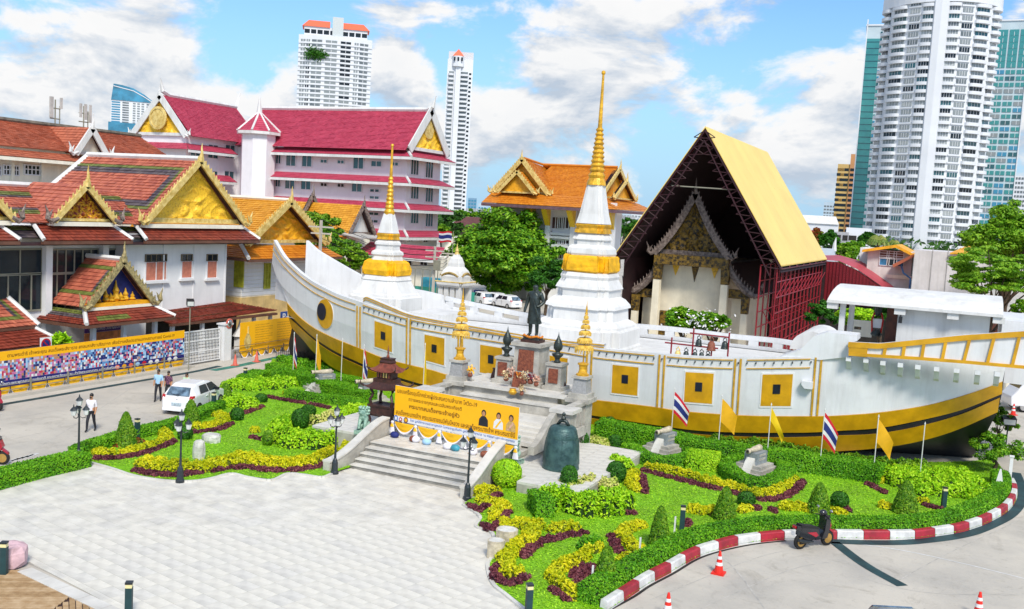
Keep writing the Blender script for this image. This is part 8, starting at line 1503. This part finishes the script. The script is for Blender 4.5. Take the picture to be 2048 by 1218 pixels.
# scooter
def scooter(label,pos,rz):
 t=thing('motor_scooter',label,'motorcycle',pos,None,rz);k=lambda*p:p
 for y,nm in((-.62,'rear_wheel'),(.62,'front_wheel')):
  o=wheel(t,0,y,.27,.11,'rim_gold',nm);mb=MB()
  for i in range(5):
   a=2*math.pi*i/5;mb.tube([(.0,.03*math.cos(a),.03*math.sin(a)),(.0,.19*math.cos(a),.19*math.sin(a))],.022,4)
  mb.lathe([(.17,-.045),(.20,-.045),(.20,.045),(.17,.045)],(0,0,0),16);mb.v=[v if i<5*8 else(v[2],v[0],v[1])for i,v in enumerate(mb.v)];mb.build('spokes','rim_gold',o,False,True,'stuff')
 def panel(nm,pr,w,m):MB().loft([[(x,y,z)for y,z in pr]for x in(-w,w)]).build(nm,m,t,False,True)
 panel('tail_fairing',[(-.95,.74),(-.55,.62),(-.1,.42),(.02,.5),(-.05,.66),(-.5,.80),(-.9,.88)],.12,'scoot_black');panel('side_panel',[(-.45,.60),(-.05,.40),(.06,.46),(-.05,.58)],.145,'scoot_red');panel('seat',[(-.75,.80),(-.1,.70),(.08,.66),(.1,.72),(-.15,.79),(-.45,.84),(-.75,.90)],.13,'rubber');panel('floor_board',[(-.05,.30),(.4,.30),(.42,.38),(-.05,.38)],.14,'scoot_black');panel('leg_shield',[(.20,.30),(.46,.34),(.56,.72),(.54,1.0),(.36,1.0),(.32,.6)],.17,'scoot_black');panel('under_seat_body',[(-.78,.50),(-.42,.34),(.06,.30),(.14,.42),(.06,.68),(-.7,.78)],.125,'scoot_black');panel('nose',[(.46,.62),(.58,.58),(.66,.74),(.56,.98)],.12,'scoot_red');panel('front_fender',[(.36,.50),(.60,.60),(.86,.42),(.84,.50),(.62,.66),(.4,.6)],.07,'scoot_red');panel('engine',[(-.7,.2),(-.25,.2),(-.1,.34),(-.3,.45),(-.65,.36)],.10,'black');panel('head_cowl',[(.30,.98),(.52,.98),(.55,1.08),(.40,1.16),(.30,1.1)],.13,'scoot_black')
 MB().tube([(0,.62,.27),(0,.48,.62),(0,.40,1.0)],.045,6).build('fork','black',t,False,True);MB().tube([(-.33,.30,1.06),(-.12,.40,1.08),(.12,.40,1.08),(.33,.30,1.06)],.022,6).build('handlebar','black',t,False,True)
 for sg in(-1,1):mq=MB();mq.tube([(sg*.24,.36,1.08),(sg*.30,.38,1.28)],.012,4);o=mq.build('mirror_stalk','black',t,False,True);mq=MB();mq.sphere((sg*.31,.38,1.33),(.075,.02,.05),8,5);mq.build('mirror','chrome',o,True,True)
 MB().sphere((0,.33,1.2),(.13,.15,.11),10,6).build('helmet','scoot_black',t,True,True);MB().rbox((0,-.98,.52),(.18,.02,.16)).build('number_plate','plain_white',t,False,True);MB().rbox((0,-.955,.78),(.16,.04,.08)).build('tail_light','tail_red',t,False,True);MB().tube([(.13,-.15,.25),(.15,-.55,.3),(.15,-.85,.38)],[.03,.05,.06],7).build('exhaust','iron_lamp',t,False,True);MB().tube([(-.1,.0,.28),(-.28,.05,.01)],.015,4).build('side_stand','chrome',t,False,True);return t
a,b=G(1598,1098),G(1654,1090);ra=math.atan2(b[1]-a[1],b[0]-a[0])-math.pi/2;ml=(np.array(a)+np.array(b))/2;sc_=scooter('black and red motor scooter with golden wheels parked at the striped kerb',ml,ra)
dup(sc_,G(-18,818),math.radians(-95),'dark motor scooter cut off by the left edge under the photo banner');dup(sc_,G(-28,928),math.radians(-60),'motor scooter almost hidden at the left edge by the low hedge')
# cones
def cone(m='cone_red'):
 t=thing('traffic_cone','','traffic cone',(0,0,0),'orange and white traffic cones');MB().rbox((0,0,0),(.40,.40,.05)).build('base',m,t,local=True);MB().lathe([(.15,.05),(.035,.72),(.03,.73)],(0,0,0),14).build('cone_body',m,t,local=True)
 for z0,z1 in((.28,.38),(.48,.57)):r=lambda z:.15-.115*(z-.05)/.67+.004;MB().lathe([(r(z0),z0),(r(z1),z1)],(0,0,0),14).build('white_band','plain_white',t,local=True)
 return t
cn=cone()
for i,(px,py,lab)in enumerate(((1437,1147,'traffic cone standing alone on the road left of the scooter'),(1334,1236,'traffic cone cut by the bottom edge below the striped kerb'),(1956,1232,'traffic cone cut by the bottom edge at the right'),(2026,830,'small traffic cone beside the white minibus'))):
 if i==0:cn.location=tuple(G(px,py));cn['label']=lab;WL[cn]=tuple(cn.location)
 else:dup(cn,G(px,py),.3*i,lab)
for px,lab in((470,'faded pink traffic cone in front of the white gate pier'),(513,'faded pink traffic cone under the yellow notice banner')):dup(cn,G(px,731 if px<500 else 724),.2,lab,None,{'cone_red':'cone_pink','plain_white':'cone_pink'})
# ================================================================== POLES AND WIRES
def upole(label,base,top_z,arms,rz=0.):
 t=thing('utility_pole',label,'utility pole',base,'concrete utility poles',0);MB().rbox((base[0],base[1],0),(.24,.24,top_z),0,0,.7).build('pole','concrete',t)
 for z,w in arms:MB().rbox((base[0],base[1],z),(w,.1,.12),rz).build('crossarm','concrete',t)
 return t
p1=DD(638,560,78.);upole('grey utility pole with crossarms behind the ship bow',(p1[0],p1[1],0),DD(641,440,78.)[2],((DD(641,455,78.)[2],2.0),(DD(640,468,78.)[2],1.6)),.4);p2=DD(867,560,92.);zt2_=DD(869,492,92.)[2];upole('utility pole carrying wires in front of the annex house',(p2[0],p2[1],0),zt2_,((zt2_-.5,1.8),(zt2_-1.1,1.8)),.3);p3=DD(893,560,104.);upole('thin utility pole right of the annex house',(p3[0],p3[1],0),DD(893,505,104.)[2],((DD(893,508,104.)[2],1.4),),.2)
wires=MB()
def wire(a,b,sag):wires.tube([lerp(a,b,f)-np.array([0,0,sag*4*f*(1-f)])for f in np.linspace(0,1,9)],.025,3)
for dz in(0,-.5,-1.0,-1.5):wire((p2[0],p2[1],zt2_-.3+dz),(p1[0],p1[1],9.5+dz),.7);wire((p2[0],p2[1],zt2_-.3+dz),(p3[0],p3[1],DD(893,508,104.)[2]+dz*.6),.4);wire((p2[0],p2[1],zt2_-.3+dz),(p2[0]-7,p2[1]-2,zt2_+.6+dz),.5)
tag(wires.build('overhead_wires','wire'),'sagging black overhead wires between the utility poles','wires',kind='stuff')
tr_=MB().rbox((p2[0]+.4,p2[1]-.2,zt2_-2.2),(.5,.5,.9)).build('transformer','frame_grey');tag(tr_,'grey transformer box on the utility pole by the annex house','transformer')
fp=DD(800,460,140.);q=DD(808,477,118.);t=thing('national_flag','small red white and blue striped flag right of the monastery block','flag',DD(906,482,118.));c=np.array(WL[t]);MB().tube([(c[0],c[1],0),(c[0],c[1],c[2]+1.2)],.05,5).build('pole','frame_grey',t)
for i,m in enumerate(('flag_red','flag_white','flag_blue','flag_blue','flag_white','flag_red')):MB().grid([[(c[0]-.2-.3*k,c[1],c[2]+1.1-.22*(i+j)+.08*math.sin(k))for k in range(7)]for j in(0,1)]).build('stripe',m,t)
# bow fence, garden marker, bins
bf=thing('iron_fence','low black iron fence in front of the bow keel','fence',G(575,722));a,b=np.array(G(552,722)),np.array(G(612,728))
for i in range(16):p=a+(b-a)*i/15;MB().tube([p,p+[0,0,.85]],.02,4).build('picket','black',bf)
for z in(.2,.75):MB().tube([a+[0,0,z],b+[0,0,z]],.02,4).build('rail','black',bf)
wp=thing('white_post','white square post at the stern end of the striped kerb','post',G(2018,968));q=np.array(WL[wp]);MB().rbox(q,(.14,.14,1.25)).build('post','plain_white',wp);MB().rbox(q+[0,0,1.25],(.2,.2,.06)).build('cap','plain_white',wp)
sb_=thing('garden_sign','small white triangular sign behind the front hedge near the stern','sign',G(1996,990));q=np.array(WL[sb_]);MB().extr([q+[-.14,0,.55],q+[.14,0,.55],q+[.03,0,1.15],q+[-.03,0,1.15]],(0,.03,0)).build('plate','plain_white',sb_);MB().tube([q,q+[0,.02,.6]],.02,5).build('stake','frame_grey',sb_)
for px,py,lab,m in((957,592,'blue bin under the rain tree behind the small pavilion','flag_blue'),(940,597,'green bin left of the blue bin behind the small pavilion','green_net')):q=G(px,py+10);o=MB().rbox(q,(1.0,.9,1.3),.3,0,1.1).build('waste_bin',m);tag(o,lab,'bin')
for px,py,lab in((1183,1180,'short white marker stick beside the nearest cone bush'),(1278,1120,'short white marker stick in the front hedge bed'),(1348,1075,'short white marker stick by the front bollard')):q=G(px,py);o=MB().rbox(q,(.05,.05,.75)).build('marker_stick','plain_white');tag(o,lab,'marker','white marker sticks in the beds')
